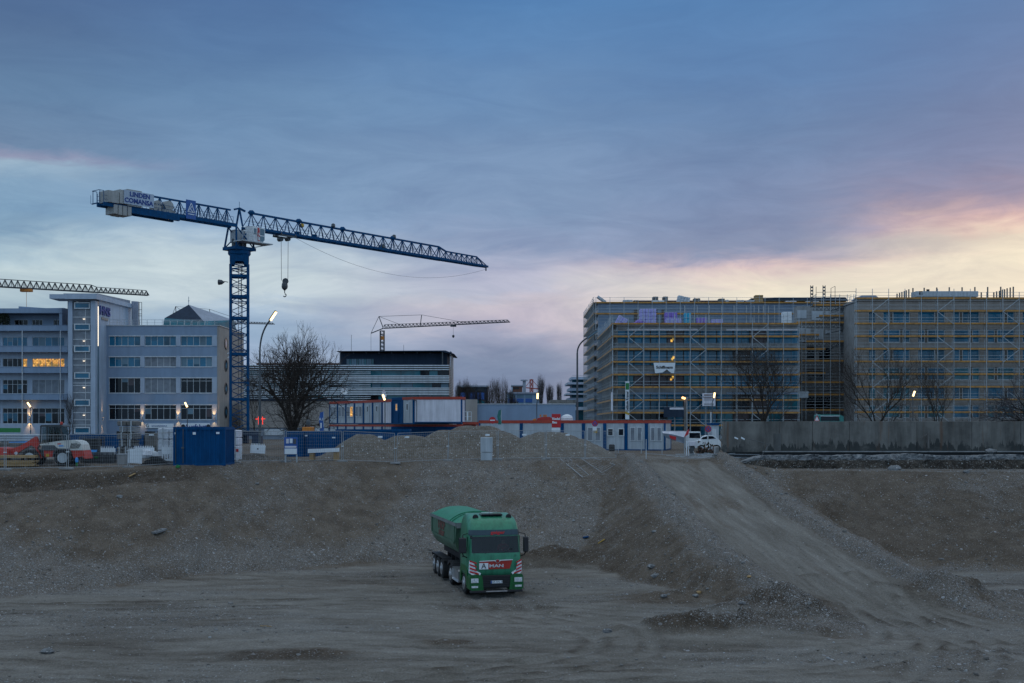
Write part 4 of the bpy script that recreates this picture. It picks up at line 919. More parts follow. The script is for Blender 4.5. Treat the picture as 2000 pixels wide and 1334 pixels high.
for a, b in (((-.48,-.35),(.0,.75)), ((.0,.75),(.48,-.35)), ((-.52,-.35),(.52,-.35)), ((-.25,-.2),(.05,.35)), ((-.02,-.05),(.2,-.3))): tri.bar(TT(*a), TT(*b), .05, .08)
tri.build('triangle_emblem', 'sign_white', pb); m_ = MB(); m_.bar(TT(-.45, -.62), TT(.45, -.62), .03, .1); m_.build('lettering_strip', 'louver', pb)
# trolley, hook, ropes
tu = 9.3*0+0
U = lambda px, z=Jb: None
def u_at(px):   # jib station seen at this pixel column
    k = (px-1000)/F; return (k*Yk-cx)/(jd.x-k*jd.y)
ut = u_at(556)
tr = MB(); 
for v in (-.8, .8): tr.bar(L(ut-1.3, v, Jb-.35), L(ut+1.3, v, Jb-.35), .15, .22); 
for u in (-1.2, 1.2): tr.bar(L(ut+u, -.8, Jb-.3), L(ut+u, .8, Jb-.3), .14); [tr.lathe([(.16, -.05), (.16, .05)], L(ut+u, v, Jb-.15), 'x', 8) for v in (-.8, .8)]
tr.tube(L(ut-.75, -.3, Jb-.75), L(ut-.75, .3, Jb-.75), .32, 12).tube(L(ut+.5, -.3, Jb-.6), L(ut+.5, .3, Jb-.6), .28, 12); tr.build('trolley', 'steel_dark', ck)
zh = PZ(556, (Yk+jd.y*ut)); rp = MB()
for u in (-.52, .52): rp.tube(L(ut+u*1.15, 0, Jb-.6), L(ut+u*1.05, 0, zh+.5), .035, 4)
rp.build('hook_rope', 'steel_dark', ck)
hk = MB(); hk.lathe([(.12, .5), (.25, .4), (.38, .1), (.42, -.25), (.36, -.5), (.16, -.7), (.06, -.8), (.06, -1.1)], L(ut, 0, zh), n=10)
hk.lathe([(.38, -.12), (.42, 0), (.38, .12)], L(ut, .15, zh+.45), 'y', 12)
hc = L(ut, 0, zh-1.4); hk.path([hc+Vector((.2*math.sin(t*.6), 0, .2*math.cos(t*.6))) for t in range(8)], .07, 6); hk.build('hook_block', 'steel_dark', ck)
sg = MB(); A0 = L(ut+1.2, .5, Jb-.3); B0 = E1+Vector((0,0,-.4)); pts = []
for i in range(31):
    t = i/30; p = A0.lerp(B0, t); p.z -= 4*3.05*t*(1-t); pts.append(p)
sg.path(pts, .02, 4); sg.build('slack_rope', 'steel_dark', ck)
fl = MB(); fz = PZ(553, Yk); fl.path([(cx-1.2, Yk-1, fz), (cx-1.7, Yk-1, fz+.1)], .05, 5).lathe([(.05, 0), (.3, -.35), (.36, -.75), (.3, -.8)], (cx-1.65, Yk-1, fz), 'x', 10); fl.build('mast_floodlight', 'steel_dark', ck)
# far cranes
fc = thing('far_tower_crane', 'slim distant tower crane whose lattice jib enters from the left edge above the office roof', 'crane', (PX(-420, 258), 258, 0))
Ya, Yb = 232, 262; z_ = PZ(577, Yb); A0 = Vector((PX(-420, 225), 225, z_)); B0 = Vector((PX(290, Yb), Yb, z_)); m_ = MB()
dd = (B0-A0).normalized(); Mid = A0+dd*((B0-A0).length*.83)
tA = lattice(m_, A0, Mid, 1.2, 1.7, 46, .08, .05, h2=1.55); tB = lattice(m_, Mid, B0, 1.1, 1.15, 12, .07, .045, h2=1.05); m_.bar(tA[-1], tB[0], .14); m_.bar(tB[-1], B0, .12)
m_.build('jib', 'crane_far', fc); m_ = MB(); mast(m_, (A0.x, A0.y), 1.8, 0, z_, 2.2, .2); m_.build('mast', 'crane_far', fc)
c_ = A0+dd*((27-(-420))/(710)*(B0-A0).length); m_ = MB(); m_.cham(c_.x-1.2, c_.x+1.2, c_.y-.5, c_.y+.5, c_.z-.75, c_.z-.15, .05); m_.tube(c_, c_-Vector((0,0,13)), .04, 4); m_.build('trolley', 'orange_paint', fc)
def luffing(px_m, Yq, top, base_y, peak, jib0, jib1, Y1, kingpost, tail, label, col='crane_far', dz=0):
    """bottom-slewing crane: mast, guyed horizontal jib"""
    t = thing('guyed_tower_crane', label, 'crane', (PX(px_m, Yq), Yq, 0)); c = (PX(px_m, Yq), Yq); zt = PZ(jib0[1], Yq)
    m_ = MB(); mast(m_, c, 1.05, 0, zt-.6, 1.1, .3, .1, .05); m_.build('mast', 'crane_grey' if col != 'crane_far' else col, t)
    A = Vector((PX(jib0[0], Yq), Yq, zt)); B = Vector((PX(jib1[0], Y1), Y1, PZ(jib1[1], Y1))); m_ = MB(); lattice(m_, A, B, .9, 1.05, 34, .07, .05, h2=.6); m_.build('jib', col, t)
    K = P3(peak[0], peak[1], Yq); f = (kingpost[0]-jib0[0])/(jib1[0]-jib0[0]); Yk2 = Yq+(Y1-Yq)*f; K2 = P3(kingpost[0], kingpost[1], Yk2); base2 = A.lerp(B, f)
    m_ = MB(); m_.bar(A+Vector((0,0,.3)), K, .22); m_.bar(base2, K2, .2); T_ = P3(tail[0], tail[1], Yq); m_.bar(A, T_, .25); m_.bar(K, T_, .12)
    m_.bar(K, K2, .09).bar(K2, A.lerp(B, min(1, f+.42)), .09).bar(K, A.lerp(B, f*.65), .09); m_.tube(T_, (T_.x+.1, T_.y, .5), .05, 4); m_.build('guy_frame', col, t)
    h = A.lerp(B, .57); m_ = MB(); m_.cham(h.x-.8, h.x+.8, h.y-.4, h.y+.4, h.z-.5, h.z-.1, .03).tube(h, h-Vector((0,0,2.7)), .04, 4).lathe([(.1, .3), (.35, .1), (.3, -.3), (.1, -.5)], h-Vector((0,0,3)), n=8); m_.build('hook_block', col, t)
    return t, c, zt
t, c, zt = luffing(746.5, 330, 0, 690, (740, 618), (748, 641.5), (995, 629), 312, (823.5, 615), (724.5, 651), 'slim guyed crane with an orange panel on its mast above the louvred building')
MB().box(c[0]-.6, c[0]+.6, 329.3, 329.35, PZ(664, 330), PZ(657, 330)).build('orange_panel', 'orange_paint', t)
luffing(340, 420, 0, 690, (343, 598.5), (345, 629), (535, 633.5), 470, (409, 604), (337, 614), 'faint guyed crane mostly hidden behind the pyramid roof')
rc_ = thing('red_crane', 'small red crane top seen far away between bare poplars', 'crane', (PX(1038, 520), 520, 0)); m_ = MB(); mast(m_, (PX(1038, 520), 520), 1.1, 0, PZ(741, 520), 2.5, .4, .12, .07); m_.build('mast', 'red_steel', rc_)
m_ = MB(); m_.bar(P3(1025, 757, 520), P3(1056, 760, 520), .45); m_.bar(P3(1038, 741, 520), P3(1055, 759, 520), .2).bar(P3(1038, 741, 520), P3(1026, 756, 520), .2); m_.build('jib', 'red_steel', rc_)
ch = MB().tube((PX(1024, 500), 500, 0), (PX(1024, 500), 500, PZ(742, 500)), .9, 10, .7).lathe([(1.6, 0), (1.6, .5)], (PX(1024, 500), 500, PZ(744, 500)), n=10).build('chimney', 'zinc'); tag(ch, 'grey capped chimney far behind the blue office block', 'chimney')
# ================================================================ scaffolded building shell A and scaffold
def scaffold(name, label, p0, p1, zs, nin, bay=2.5, dep=.8, parts_std=True, top=1.6, brace=True, zbot=0.0, extra_front=True):
    """tube scaffold along p0-p1 (outer face); nin = unit normal pointing to the building"""
    p0, p1, nin = Vector((*p0, 0)), Vector((*p1, 0)), Vector((*nin, 0)); d = p1-p0; Ln = d.length; d.normalize(); n = max(1, round(Ln/bay)); b = Ln/n
    t = thing(name, label, 'scaffold', (p0.x, p0.y, 0)); z1 = max(zs)+top
    r_ = random.Random(int(abs(p0.x)*10)+len(zs))
    V = lambda k, o, z: p0+d*(b*k)+nin*o+Vector((0,0,z))
    for k in range(n+1):
        m = MB(); m.bar(V(k, 0, zbot), V(k, 0, z1-(0 if r_.random() < .7 else .5)), .075); m.bar(V(k, dep, zbot), V(k, dep, max(zs)), .06)
        for z in zs: m.bar(V(k, 0, z-.06), V(k, dep, z-.06), .05)
        m.build('standard', 'steel', t)
    for i, z in enumerate(zs):
        m = MB(); j = r_.uniform(-.02, .02)
        m.bar(V(0, .03, z+.13)+d*-.2, V(n, .03, z+.13)+d*.2, .04, .24); m.build('toe_board', 'board', t)
        m = MB(); m.bar(V(0, dep*.5, z-.02)-d*.1, V(n, dep*.5, z-.02)+d*.1, dep-.02, .07); m.build('deck', 'deck', t)
        for h in (.55, 1.05):
            MB().bar(V(0, .05, z+h)-d*.15, V(n, .05, z+h)+d*.15, .042).build('guardrail', 'steel', t)
    if brace:
        for k in range(1, n, 4):
            m = MB()
            for i in range(len(zs)-1):
                za, zb_ = zs[i], zs[i+1]; a, c_ = (k, k+1) if i % 2 else (k+1, k)
                if c_ <= n and a <= n and r_.random() < .72: m.bar(V(a, -.05, za), V(c_, -.05, zb_), .08)
            if m.v: m.build('brace', 'steel', t)
    return t
sA = 188.0
xa0, xa1 = PX(1197, sA), PX(1590, sA)
lvA = [18.4-2.03*k for k in range(9)]
Yw = 189.6; k_ = Yw/F
bA = thing('concrete_building_shell', 'unfinished concrete building with dark blue ribbon windows behind the left scaffold', 'building', (PX(1380, Yw), Yw, 0))
xw0, xw1 = PX(1206, Yw), PX(1562, Yw)
zz = lambda p: PZ(p, Yw)
bands = [(850, 806), (800, 769), (757, 729.5), (714, 684), (671.5, 645)]   # glazing rows
mb = MB(); z = 0
prev = 0
for a, b in bands:
    mb.box(xw0, xw1, Yw, Yw+.4, prev, zz(a)); prev = zz(b)
mb.box(xw0, xw1, Yw, Yw+.4, prev, 18.5)
mb.build('spandrel_wall', 'concrete', bA)
mb = MB(); mb.box(xw0+.02, xw1, Yw+1.2, 222.5, .1, 18.3); mb.build('core', 'concrete_dark', bA)
MB().box(xw0-.3, xw1+.3, Yw-.2, 223, 18.3, 18.45).build('terrace_floor', 'concrete', bA)
rs = random.Random(3); nW = 11; bw = (xw1-xw0)/nW
for fi, (a, b) in enumerate(bands):
    for i in range(nW):
        x0, x1 = xw0+i*bw, xw0+(i+1)*bw; dark = fi == 0 or (fi == 1 and rs.random() < .7) or rs.random() < .15 or (fi == 2 and i < 5)
        window(bA, x0+.03, x1-.03, zz(a)+.01, zz(b)-.01, Yw+.2, 2, pane=rs.choice(('glass_dark', 'glass_dark', 'glass_teal', 'glass_brown', 'glass_sky_tint')) if dark else 'glass_sky_tint', frame='frame_dark', rnd=rs, t=.06)
for fi, (a, b) in enumerate(bands[1:]):
    for i in ((0, 5), (6, 11)) if fi != 2 else ((1, 4), (4, 10)): 
        MB().box(xw0+i[0]*bw+1.5, xw0+i[1]*bw-.4, Yw-.15, Yw-.003, zz(b)-.05, zz(b)+.2).build('blind_box', 'cont_white' if fi > 1 else 'panel_blue', bA)
# lit work lamps behind the glazing seen as warm patches
for px_, py_ in ((1313, 663), (1314, 699), (1312, 738)):
    MB().box(PX(px_-3, Yw), PX(px_+1, Yw), Yw+.1, Yw+.105, zz(py_+5), zz(py_)).box(PX(px_, Yw), PX(px_+4, Yw), Yw+.106, Yw+.11, zz(py_+1.5), zz(py_-4)).build('lit_window', 'worklight', bA)
# side (left) wall, running away from the camera
mb = MB(); prev = 0
for a, b in bands: mb.box(xw0-.003, xw0+.35, Yw+.42, 222, prev, zz(a)); prev = zz(b)
mb.box(xw0-.003, xw0+.35, Yw+.42, 222, prev, 18.29); mb.build('side_wall', 'concrete', bA)
for a, b in bands:
    m = MB()
    for i in range(11): m.box(xw0+.15, xw0+.25, Yw+.6+i*2.9, Yw+3.3+i*2.9, zz(a)+.01, zz(b)-.01)
    m.build('side_glazing', 'glass_teal', bA)
scaffold('facade_scaffold', 'front scaffold with orange toe boards before the dark blue ribbon windows', (xa0, sA), (xa1-2.4, sA), lvA, (0, 1), 2.55)
scaffold('side_scaffold', 'receding side scaffold on the left flank of the lower concrete building', (xa0-.1, 222), (xa0-.1, sA+.4), lvA, (1, 0), 2.55, brace=False)
# rear upper block
Yr = 223.0; zr_ = lambda p: PZ(p, Yr)
bR = thing('upper_storey_block', 'tall rear building with a silvery blue clad top storey set back behind the terrace', 'building', (PX(1400, Yr), Yr, 0))
xr0, xr1 = PX(1168, Yr), PX(1664, Yr)
mb = MB(); mb.box(xr0, xr1, Yr, 256, 0, 25.3)
mb.build('clad_wall', 'panel_blue', bR)
for k in range(11): MB().box(xr0, xr1, Yr-.06, Yr-.003, 18.8+k*.6, 18.86+k*.6).build('cladding_rail', 'steel', bR)
for p in list(range(1336, 1470, 24))+[1471, 1480, 1489, 1499, 1511]: MB().box(PX(p, Yr), PX(p+1.6, Yr), Yr-.5, Yr-.3, 18.5, PZ(597, Yr)).build('prop', 'frame_white', bR)
for p0, p1 in ((1238, 1284), (1292, 1297)): MB().box(PX(p0, Yr), PX(p1, Yr), Yr-.1, Yr-.064, 18.6, PZ(605, Yr)).build('opening', 'timber_grey', bR)
mb = MB(); mb.box(xr0-.3, xr1+.3, Yr-.3, 256.3, 25.302, 25.5); mb.build('roof_slab', 'concrete_dark', bR)
mb = MB(); mb.box(PX(1242, 235), PX(1470, 235), 235, 250, 25.5, PZ(587, 235)); mb.build('roof_upstand', 'slate', bR)
mb = MB(); mb.prism([(PX(1466, 230), PZ(583.5, 230)), (PX(1466, 230), PZ(585.5, 230)), (PX(1652, 230), PZ(588, 230)), (PX(1655, 230), PZ(588, 230)), (PX(1648, 230), PZ(581.5, 230)), (PX(1520, 230), PZ(582.2, 230))], 'y', 229, 246); mb.build('roof_canopy', 'slate', bR)
MB().box(PX(1490, 232), PX(1645, 232), 232, 244, 25.5, PZ(587.7, 232)).build('plant_room', 'timber_grey', bR)
mb = MB()
for k in range(12): mb.box(xr0-.05, xr0-.003, Yr+.3, 255, .6+k*2.03, 1.9+k*2.03)
mb.build('side_window_band', 'glass_dark', bR)
lvR = [25.4-2.03*k for k in range(12)]
scaffold('rear_side_scaffold', 'dark tall side scaffold at the far left corner of the rear building', (PX(1160, 222), 254), (PX(1160, 222), 222), lvR, (1, 0), 2.5, brace=False, top=1.2)
scaffold('terrace_scaffold', 'short scaffold in front of the silvery top storey above the terrace', (PX(1164, 221), 221.2), (PX(1660, 221), 221.2), [25.2, 23.1], (0, 1), 2.6, brace=False, zbot=18.5, top=1.1)
# things stored on the terrace and the roof
def block_stack(name, label, cat, p0, p1, y0, y1, Yb, dep, mat_, nx=2, nz=3, tilt=0, base=None, grp=None):
    a, b = PX(p0, Yb), PX(p1, Yb); zt, zb_ = PZ(y0, Yb), (PZ(y1, Yb) if base is None else base)
    t = thing(name, label, cat, ((a+b)/2, Yb, zb_), 0, grp); w = (b-a)/nx; h = (zt-zb_)/nz
    m = MB()
    for i in range(nx):
        for k in range(nz):
            j = rs.uniform(-.03, .03)*min(w, 1); m.cham(a+i*w+.02, a+(i+1)*w-.02, Yb+j, Yb+dep+j, zb_+k*h+.01, zb_+(k+1)*h-.01, min(.05, h*.2))
    m.build('block', mat_, t); 
    s_ = MB()
    for i in range(nx): s_.box(a+(i+.5)*w-.04, a+(i+.5)*w+.04, Yb-.05, Yb+dep+.05, zt, zt+.02).box(a+(i+.5)*w-.04, a+(i+.5)*w+.04, Yb-.07, Yb-.05, zb_, zt+.02)
    s_.build('strap', 'steel', t)
    if tilt: t.rotation_euler = (0, tilt, 0)
    return t
TZ = 18.46
block_stack('insulation_stack', 'tilted heap of pale lilac insulation boards at the left end of the terrace', 'insulation', 1198, 1218, 617, 629, 200, 1.6, 'foam_white', 2, 2, .5, TZ+.5)
block_stack('insulation_stack', 'tall neat pale lilac block of insulation boards on the terrace', 'insulation', 1250, 1282, 603, 629, 202, 2, 'foam_white', 3, 6, 0, TZ)
block_stack('insulation_stack', 'low lilac row of insulation boards left of the cyan wrapped pallet', 'insulation', 1301, 1331, 622, 629, 199, 1.5, 'foam_white', 4, 2, 0, TZ)
block_stack('insulation_stack', 'purple wrapped insulation stack behind the low lilac row', 'insulation', 1299, 1323, 610, 629, 202, 1.5, 'purple_foam', 2, 4, 0, TZ)
block_stack('wrapped_pallet', 'bright cyan wrapped pallet on the terrace', 'pallet', 1337, 1350, 611, 629, 200, 1.4, 'cyan_wrap', 2, 3, 0, TZ)
block_stack('insulation_stack', 'small purple insulation stack right of the cyan wrapped pallet', 'insulation', 1361, 1381, 620, 629, 200, 1.2, 'purple_foam', 3, 2, 0, TZ)
block_stack('insulation_stack', 'wide low purple strip of foam bundles among the white terrace props', 'insulation', 1390, 1412, 623.5, 629, 200, 1.2, 'foam_white', 3, 1, 0, TZ)
block_stack('wrapped_pallet', 'white and grey wrapped sacks stacked at the right of the terrace', 'pallet', 1529, 1547, 609, 626, 200, 1.4, 'white_paint', 1, 4, 0, TZ)
# rumpled purple wrap: an arch-shaped heap
t = thing('foil_heap', 'crumpled bright purple plastic wrapping heaped against the lilac blocks', 'wrapping', (PX(1253, 199), 199, TZ)); m = MB(); cxp = PX(1252, 199)
for i in range(60):
    a = rs.uniform(.05, 3.1); rad = rs.uniform(.75, 1.55); c = Vector((cxp+math.cos(a)*rad, 199+rs.uniform(-.5, .6), TZ+math.sin(a)*rad*1.0)); u = Vector((rs.gauss(0,1), rs.gauss(0,1), rs.gauss(0,1))).normalized()*rs.uniform(.25, .5); v = u.orthogonal().normalized()*rs.uniform(.2, .4)
    m.add([c-u, c+v, c+u, c-v, c+Vector((0,-.1,.05))], [(0,1,4), (1,2,4), (2,3,4), (3,0,4), (3,2,1,0)])
m.build('crumpled_film', 'purple_foam', t)
RZ_ = 25.5
def roof_bale(label, p0, p1, y0, Yb=226, mat_='foil', tilt=0, nx=1, nz=3, lift=0, name='roofing_bale', cat='building material'):
    t = block_stack(name, label, cat, p0, p1, y0, 0, Yb, 1.6, mat_, nx, nz, tilt, RZ_+lift); return t
roof_bale('foil wrapped bale standing tilted at the far left roof corner', 1164, 1184, 581.5, 223.5, tilt=.62, lift=.5)
roof_bale('low foil bale left of the brown crates on the roof', 1217, 1236, 585.5)
roof_bale('brown low crate beside the low foil bale on the roof', 1237, 1246, 586.5, mat_='timber_grey')
roof_bale('left of the two tall brown pallets on the roof', 1275, 1286, 579.2, mat_='timber_grey')
roof_bale('right of the two tall brown pallets on the roof', 1295, 1305, 579, mat_='timber_grey')
roof_bale('flat white wrapped roll at the foot of the tall brown pallets', 1274, 1298, 586.8, 224.5, mat_='white_paint', nz=1)
roof_bale('big tilted foil bale leaning on the roof above the cyan pallet', 1322, 1346, 578.5, tilt=.22, lift=.15, nx=2)
roof_bale('brown pallet right of the big tilted foil bale', 1355, 1368, 582.5, mat_='timber_grey', nx=2)
roof_bale('brown pallet with a yellowish load near the roof middle', 1404, 1416, 583, mat_='timber_grey')
roof_bale('grey wrapped bale with a rounded top at the roof middle', 1417, 1424, 585.5, mat_='foil')
roof_bale('wide foil bale left of the tall timber crate on the roof', 1440, 1454, 586, mat_='foil', nx=2)
roof_bale('foil bale touching the left side of the tall timber crate', 1459, 1474, 586, mat_='foil', nx=2)
roof_bale('tall timber crate standing highest on the right part of the roof', 1475, 1491, 576, mat_='timber', nz=5)
roof_bale('low heap of white sacks right of the tall timber crate', 1535, 1556, 587.5, mat_='cont_white', nx=3, nz=2)
roof_bale('crumpled white sheeting near the ladder columns on the roof', 1574, 1600, 588, mat_='foil', nx=3, nz=1)
for p, lb in ((1585.5, 'left of the two ladder-like lattice columns rising above the roof'), (1609.5, 'right of the two ladder-like lattice columns rising above the roof')):
    t = thing('lattice_column', lb, 'column', (PX(p, 215), 215, 25.5)); m = MB(); w = 2.2*215/F; x = PX(p, 215); zt = PZ(557.5, 215)
    for s_ in (-w, w): m.bar((x+s_, 215, 0), (x+s_, 215, zt), .12)
    z = 20
    while z < zt: m.bar((x-w, 215, z), (x+w, 215, z), .1, .3); z += .62
    m.build('lattice', 'steel_dark', t)
# ---- stair scaffold between A and B
Yz = 196.0; x0, x1 = PX(1560, Yz), PX(1672, Yz)
gw = thing('link_wall', 'grey block wall and pale panels in the gap behind the stair scaffold', 'wall', (x0, 204, 0))
m = MB(); m.box(PX(1556, 204), PX(1680, 204), 204, 206, 0, PZ(598, 204)); m.build('block_wall', 'concrete', gw)
for (a, b, c_, d_) in ((1557, 1575, 606, 622), (1585, 1607, 608, 626), (1612, 1624, 608, 620), (1560, 1573, 640, 655), (1572, 1583, 642, 656), (1590, 1608, 643, 662), (1560, 1570, 662, 668), (1612, 1624, 645, 652)):
    MB().box(PX(a, 204), PX(b, 204), 203.9, 203.997, PZ(d_, 204), PZ(c_, 204)).build('panel', 'cont_grey', gw)
for (a, b, c_, d_) in ((1576, 1590, 675, 700), (1600, 1640, 680, 702), (1575, 1610, 722, 742), (1575, 1650, 775, 800)):
    MB().box(PX(a, 204), PX(b, 204), 203.9, 203.996, PZ(d_, 204), PZ(c_, 204)).build('opening', 'glass_dark', gw)
st = thing('stair_scaffold', 'dense stair scaffold with lattice girders between the two scaffolded buildings', 'scaffold', (x0, Yz, 0))
lvs = [(1588, 1672, 597), (1600, 1664, 618), (1556, 1672, 631), (1556, 1600, 655), (1574, 1668, 668), (1556, 1612, 683), (1565, 1672, 706), (1556, 1612, 730), (1565, 1672, 748), (1560, 1672, 772), (1560, 1672, 802)]
for a, b, yy in lvs:
    a, b, z = PX(a, Yz), PX(b, Yz), PZ(yy, Yz)
    MB().box(a, b, Yz-.03, Yz+.02, z, z+.26).build('toe_board', 'board', st)
    MB().box(a, b, Yz+.021, Yz+2.2, z-.06, z+.02).build('deck', 'deck', st)
    g = MB(); g.bar((a, Yz, z-.15), (b, Yz, z-.15), .09); g.bar((a, Yz, z-.75), (b, Yz, z-.75), .09); n = int((b-a)/.6)
    for i in range(n): xx = a+(b-a)*i/n; ww = (b-a)/n; g.bar((xx, Yz, z-.75), (xx+ww/2, Yz, z-.15), .07); g.bar((xx+ww/2, Yz, z-.15), (xx+ww, Yz, z-.75), .07)
    g.build('lattice_girder', 'steel_dark', st)
    for h in (.5, 1.0, 1.5): MB().bar((a, Yz, z+h), (b, Yz, z+h), .045).build('guardrail', 'steel', st)
ztop = PZ(575, Yz)
for p in (1560, 1566, 1574, 1592, 1608, 1622, 1640, 1655, 1662, 1667, 1670): MB().bar((PX(p, Yz-.1), Yz-.1, 0), (PX(p, Yz-.1), Yz-.1, ztop if p > 1585 else PZ(628, Yz)), .07).build('standard', 'steel', st)
for a, ya_, b, yb_ in ((1618, 625, 1660, 611), (1615, 652, 1660, 641), (1570, 694, 1604, 683), (1572, 742, 1606, 730), (1614, 685, 1640, 672), (1618, 694, 1660, 684), (1612, 735, 1650, 722), (1612, 765, 1650, 752), (1610, 795, 1650, 780)):
    g = MB(); A = P3(a, ya_, Yz+1); B = P3(b, yb_, Yz+1); g.bar(A, B, .8, .12); g.bar(A+Vector((0,-.4,1)), B+Vector((0,-.4,1)), .05); g.bar(A+Vector((0,-.4,.5)), B+Vector((0,-.4,.5)), .05); g.build('stair_flight', 'steel_dark', st)
for (a, y0_, b, y1_) in ((1595, 571, 1672, 569.5), (1623, 577, 1660, 577), (1588, 579, 1595, 575), (1623, 563, 1631, 559)): MB().bar(P3(a, y0_, Yz), P3(b, y1_, Yz), .06).build('top_rail', 'steel_dark', st)
for p, y0_ in ((1594, 560), (1623, 563), (1631, 559), (1672, 563)): MB().bar(P3(p, y0_, Yz), P3(p, 600, Yz), .07).build('top_post', 'steel_dark', st)
# ================================================================ building B
Yb = 187.6; zb_f = lambda p: PZ(p, Yb); xb0, xb1 = PX(1677, Yb), PX(2150, Yb)
bB = thing('punched_window_building', 'rendered grey building shell with separate blue windows behind the right scaffold', 'building', (PX(1850, Yb), Yb, 0))
wr = [(816+25, 792+36), (816, 791), (779, 754), (742, 717), (705, 680), (669, 643), (631, 606)][1:]
colsB = [(1697, 1711, None)]+[(1725+69*i-.9*i, 1778+69*i-.9*i, i % 2) for i in range(6)]
mb = MB(); wall_rows(mb, xb0, xb1, 0, zb_f(588), Yb, Yb+.4, [(zb_f(a), zb_f(b), [(PX(p, Yb), PX(q, Yb)) for p, q, _ in colsB]) for a, b in wr]); mb.build('rendered_wall', 'plaster_beige', bB)
MB().box(xb0+.25, xb1, Yb+.9, Yb+19.9, 0, zb_f(588)-.1).build('core', 'concrete_dark', bB)
MB().box(xb0, xb0+.245, Yb+.402, Yb+19.95, 0, zb_f(588)-.05).build('side_wall', 'concrete', bB)
MB().box(xb0-.15, xb1, Yb-.15, Yb+20, zb_f(588)+.002, zb_f(588)+.25).build('parapet', 'concrete', bB)
for a, b in wr:
    for ci, (p, q, s_) in enumerate(colsB):
        dk = (a > 740 and rs.random() < .6); pn = 'glass_teal' if dk else 'glass_sky_tint'
        if s_ is None: window(bB, PX(p, Yb), PX(q, Yb), zb_f(a), zb_f(b), Yb+.2, 1, pane=pn, rnd=rs, t=.1); continue
        w = q-p; flip = (s_ + wr.index((a, b))) % 2
        l = (p, p+w*.27) if flip else (p+w*.73, q); g = (p+w*.36, q) if flip else (p, p+w*.64)
        pr_ = (p+w*.27, p+w*.36) if flip else (p+w*.64, p+w*.73)
        window(bB, PX(l[0], Yb), PX(l[1], Yb), zb_f(a), zb_f(b), Yb+.2, 1, pane=pn, rnd=rs, t=.1)
        window(bB, PX(g[0], Yb), PX(g[1], Yb), zb_f(a), zb_f(b), Yb+.2, 1, pane=pn, rnd=rs, t=.12)
        MB().box(PX(pr_[0], Yb)+.01, PX(pr_[1], Yb)-.01, Yb+.15, Yb+.38, zb_f(a)+.01, zb_f(b)-.01).build('jamb', 'timber_grey', bB)
scaffold('facade_scaffold', 'front scaffold before the grey building with separate blue windows at right', (PX(1672, 186), 186), (PX(2150, 186), 186), [22.25-2.0*k for k in range(11)], (0, 1), 2.55)
# roof of B
Yq = 190; zq = zb_f(588)+.26
bx_ = thing('roof_container', 'long bluish ribbed steel box on the roof of the right building', 'container', (PX(1850, Yq), Yq, PZ(579, Yq))); m = MB(); a, b, z0, z1 = PX(1789, Yq), PX(1911, Yq), PZ(579.5, Yq), PZ(568.5, Yq); m.cham(a, b, Yq, Yq+2.4, z0, z1, .04)
for k in range(20): m.box(a+.25+k*.5, a+.3+k*.5, Yq-.04, Yq+.01, z0+.1, z1-.1)
m.build('shell', 'cont_grey', bx_); m = MB()
for p in (1795, 1829, 1855, 1879, 1905): m.bar((PX(p, Yq), Yq+1, zq), (PX(p, Yq), Yq+1, z0), .2)
m.build('support', 'steel_dark', bx_)
for p in (1799, 1802): MB().box(PX(p, Yq)-.3+.3*(p-1799), PX(p, Yq)+.3*(p-1799)+.2, Yq-.03, Yq-.004, z0+.3+.3*(p-1799), z0+.9).build('vent', 'black', bx_)
sh = thing('roof_shed', 'small zinc topped hut on the left roof corner of the right building', 'hut', (PX(1695, Yq), Yq, zq)); MB().box(PX(1679, Yq), PX(1714, Yq), Yq, Yq+4, zq, PZ(583, Yq)).build('wall', 'cont_grey', sh)
MB().prism([(PX(1676, Yq), PZ(583, Yq)+.003), (PX(1683, Yq), PZ(577, Yq)), (PX(1709, Yq), PZ(577, Yq)), (PX(1717, Yq), PZ(583, Yq)+.003)], 'y', Yq-.3, Yq+4.3).build('roof', 'zinc', sh)
for i, (p, top) in enumerate(((1752,573.5),(1757,572),(1761.5,570),(1766,568.5),(1770,567),(1775,565),(1783,562.5),(1805,562),(1829.5,561.5),(1854,561),(1879,561),(1904,560.5),(1916.5,571),(1929,560.5),(1941,571),(1946.5,569),(1952,568),(1954.5,560),(1958,566),(1962,565),(1967,563),(1973,561.5),(1979,560))):
    ct = MB().cham(PX(p, 192)-.09, PX(p, 192)+.09, 191.9, 192.08, zq, PZ(top, 192), .015).build('roof_post', 'timber_grey'); tag(ct, 'bare upright timber post in the rows along the roof edge of the right building', 'post', 'timber posts along the roof edge of the right building')
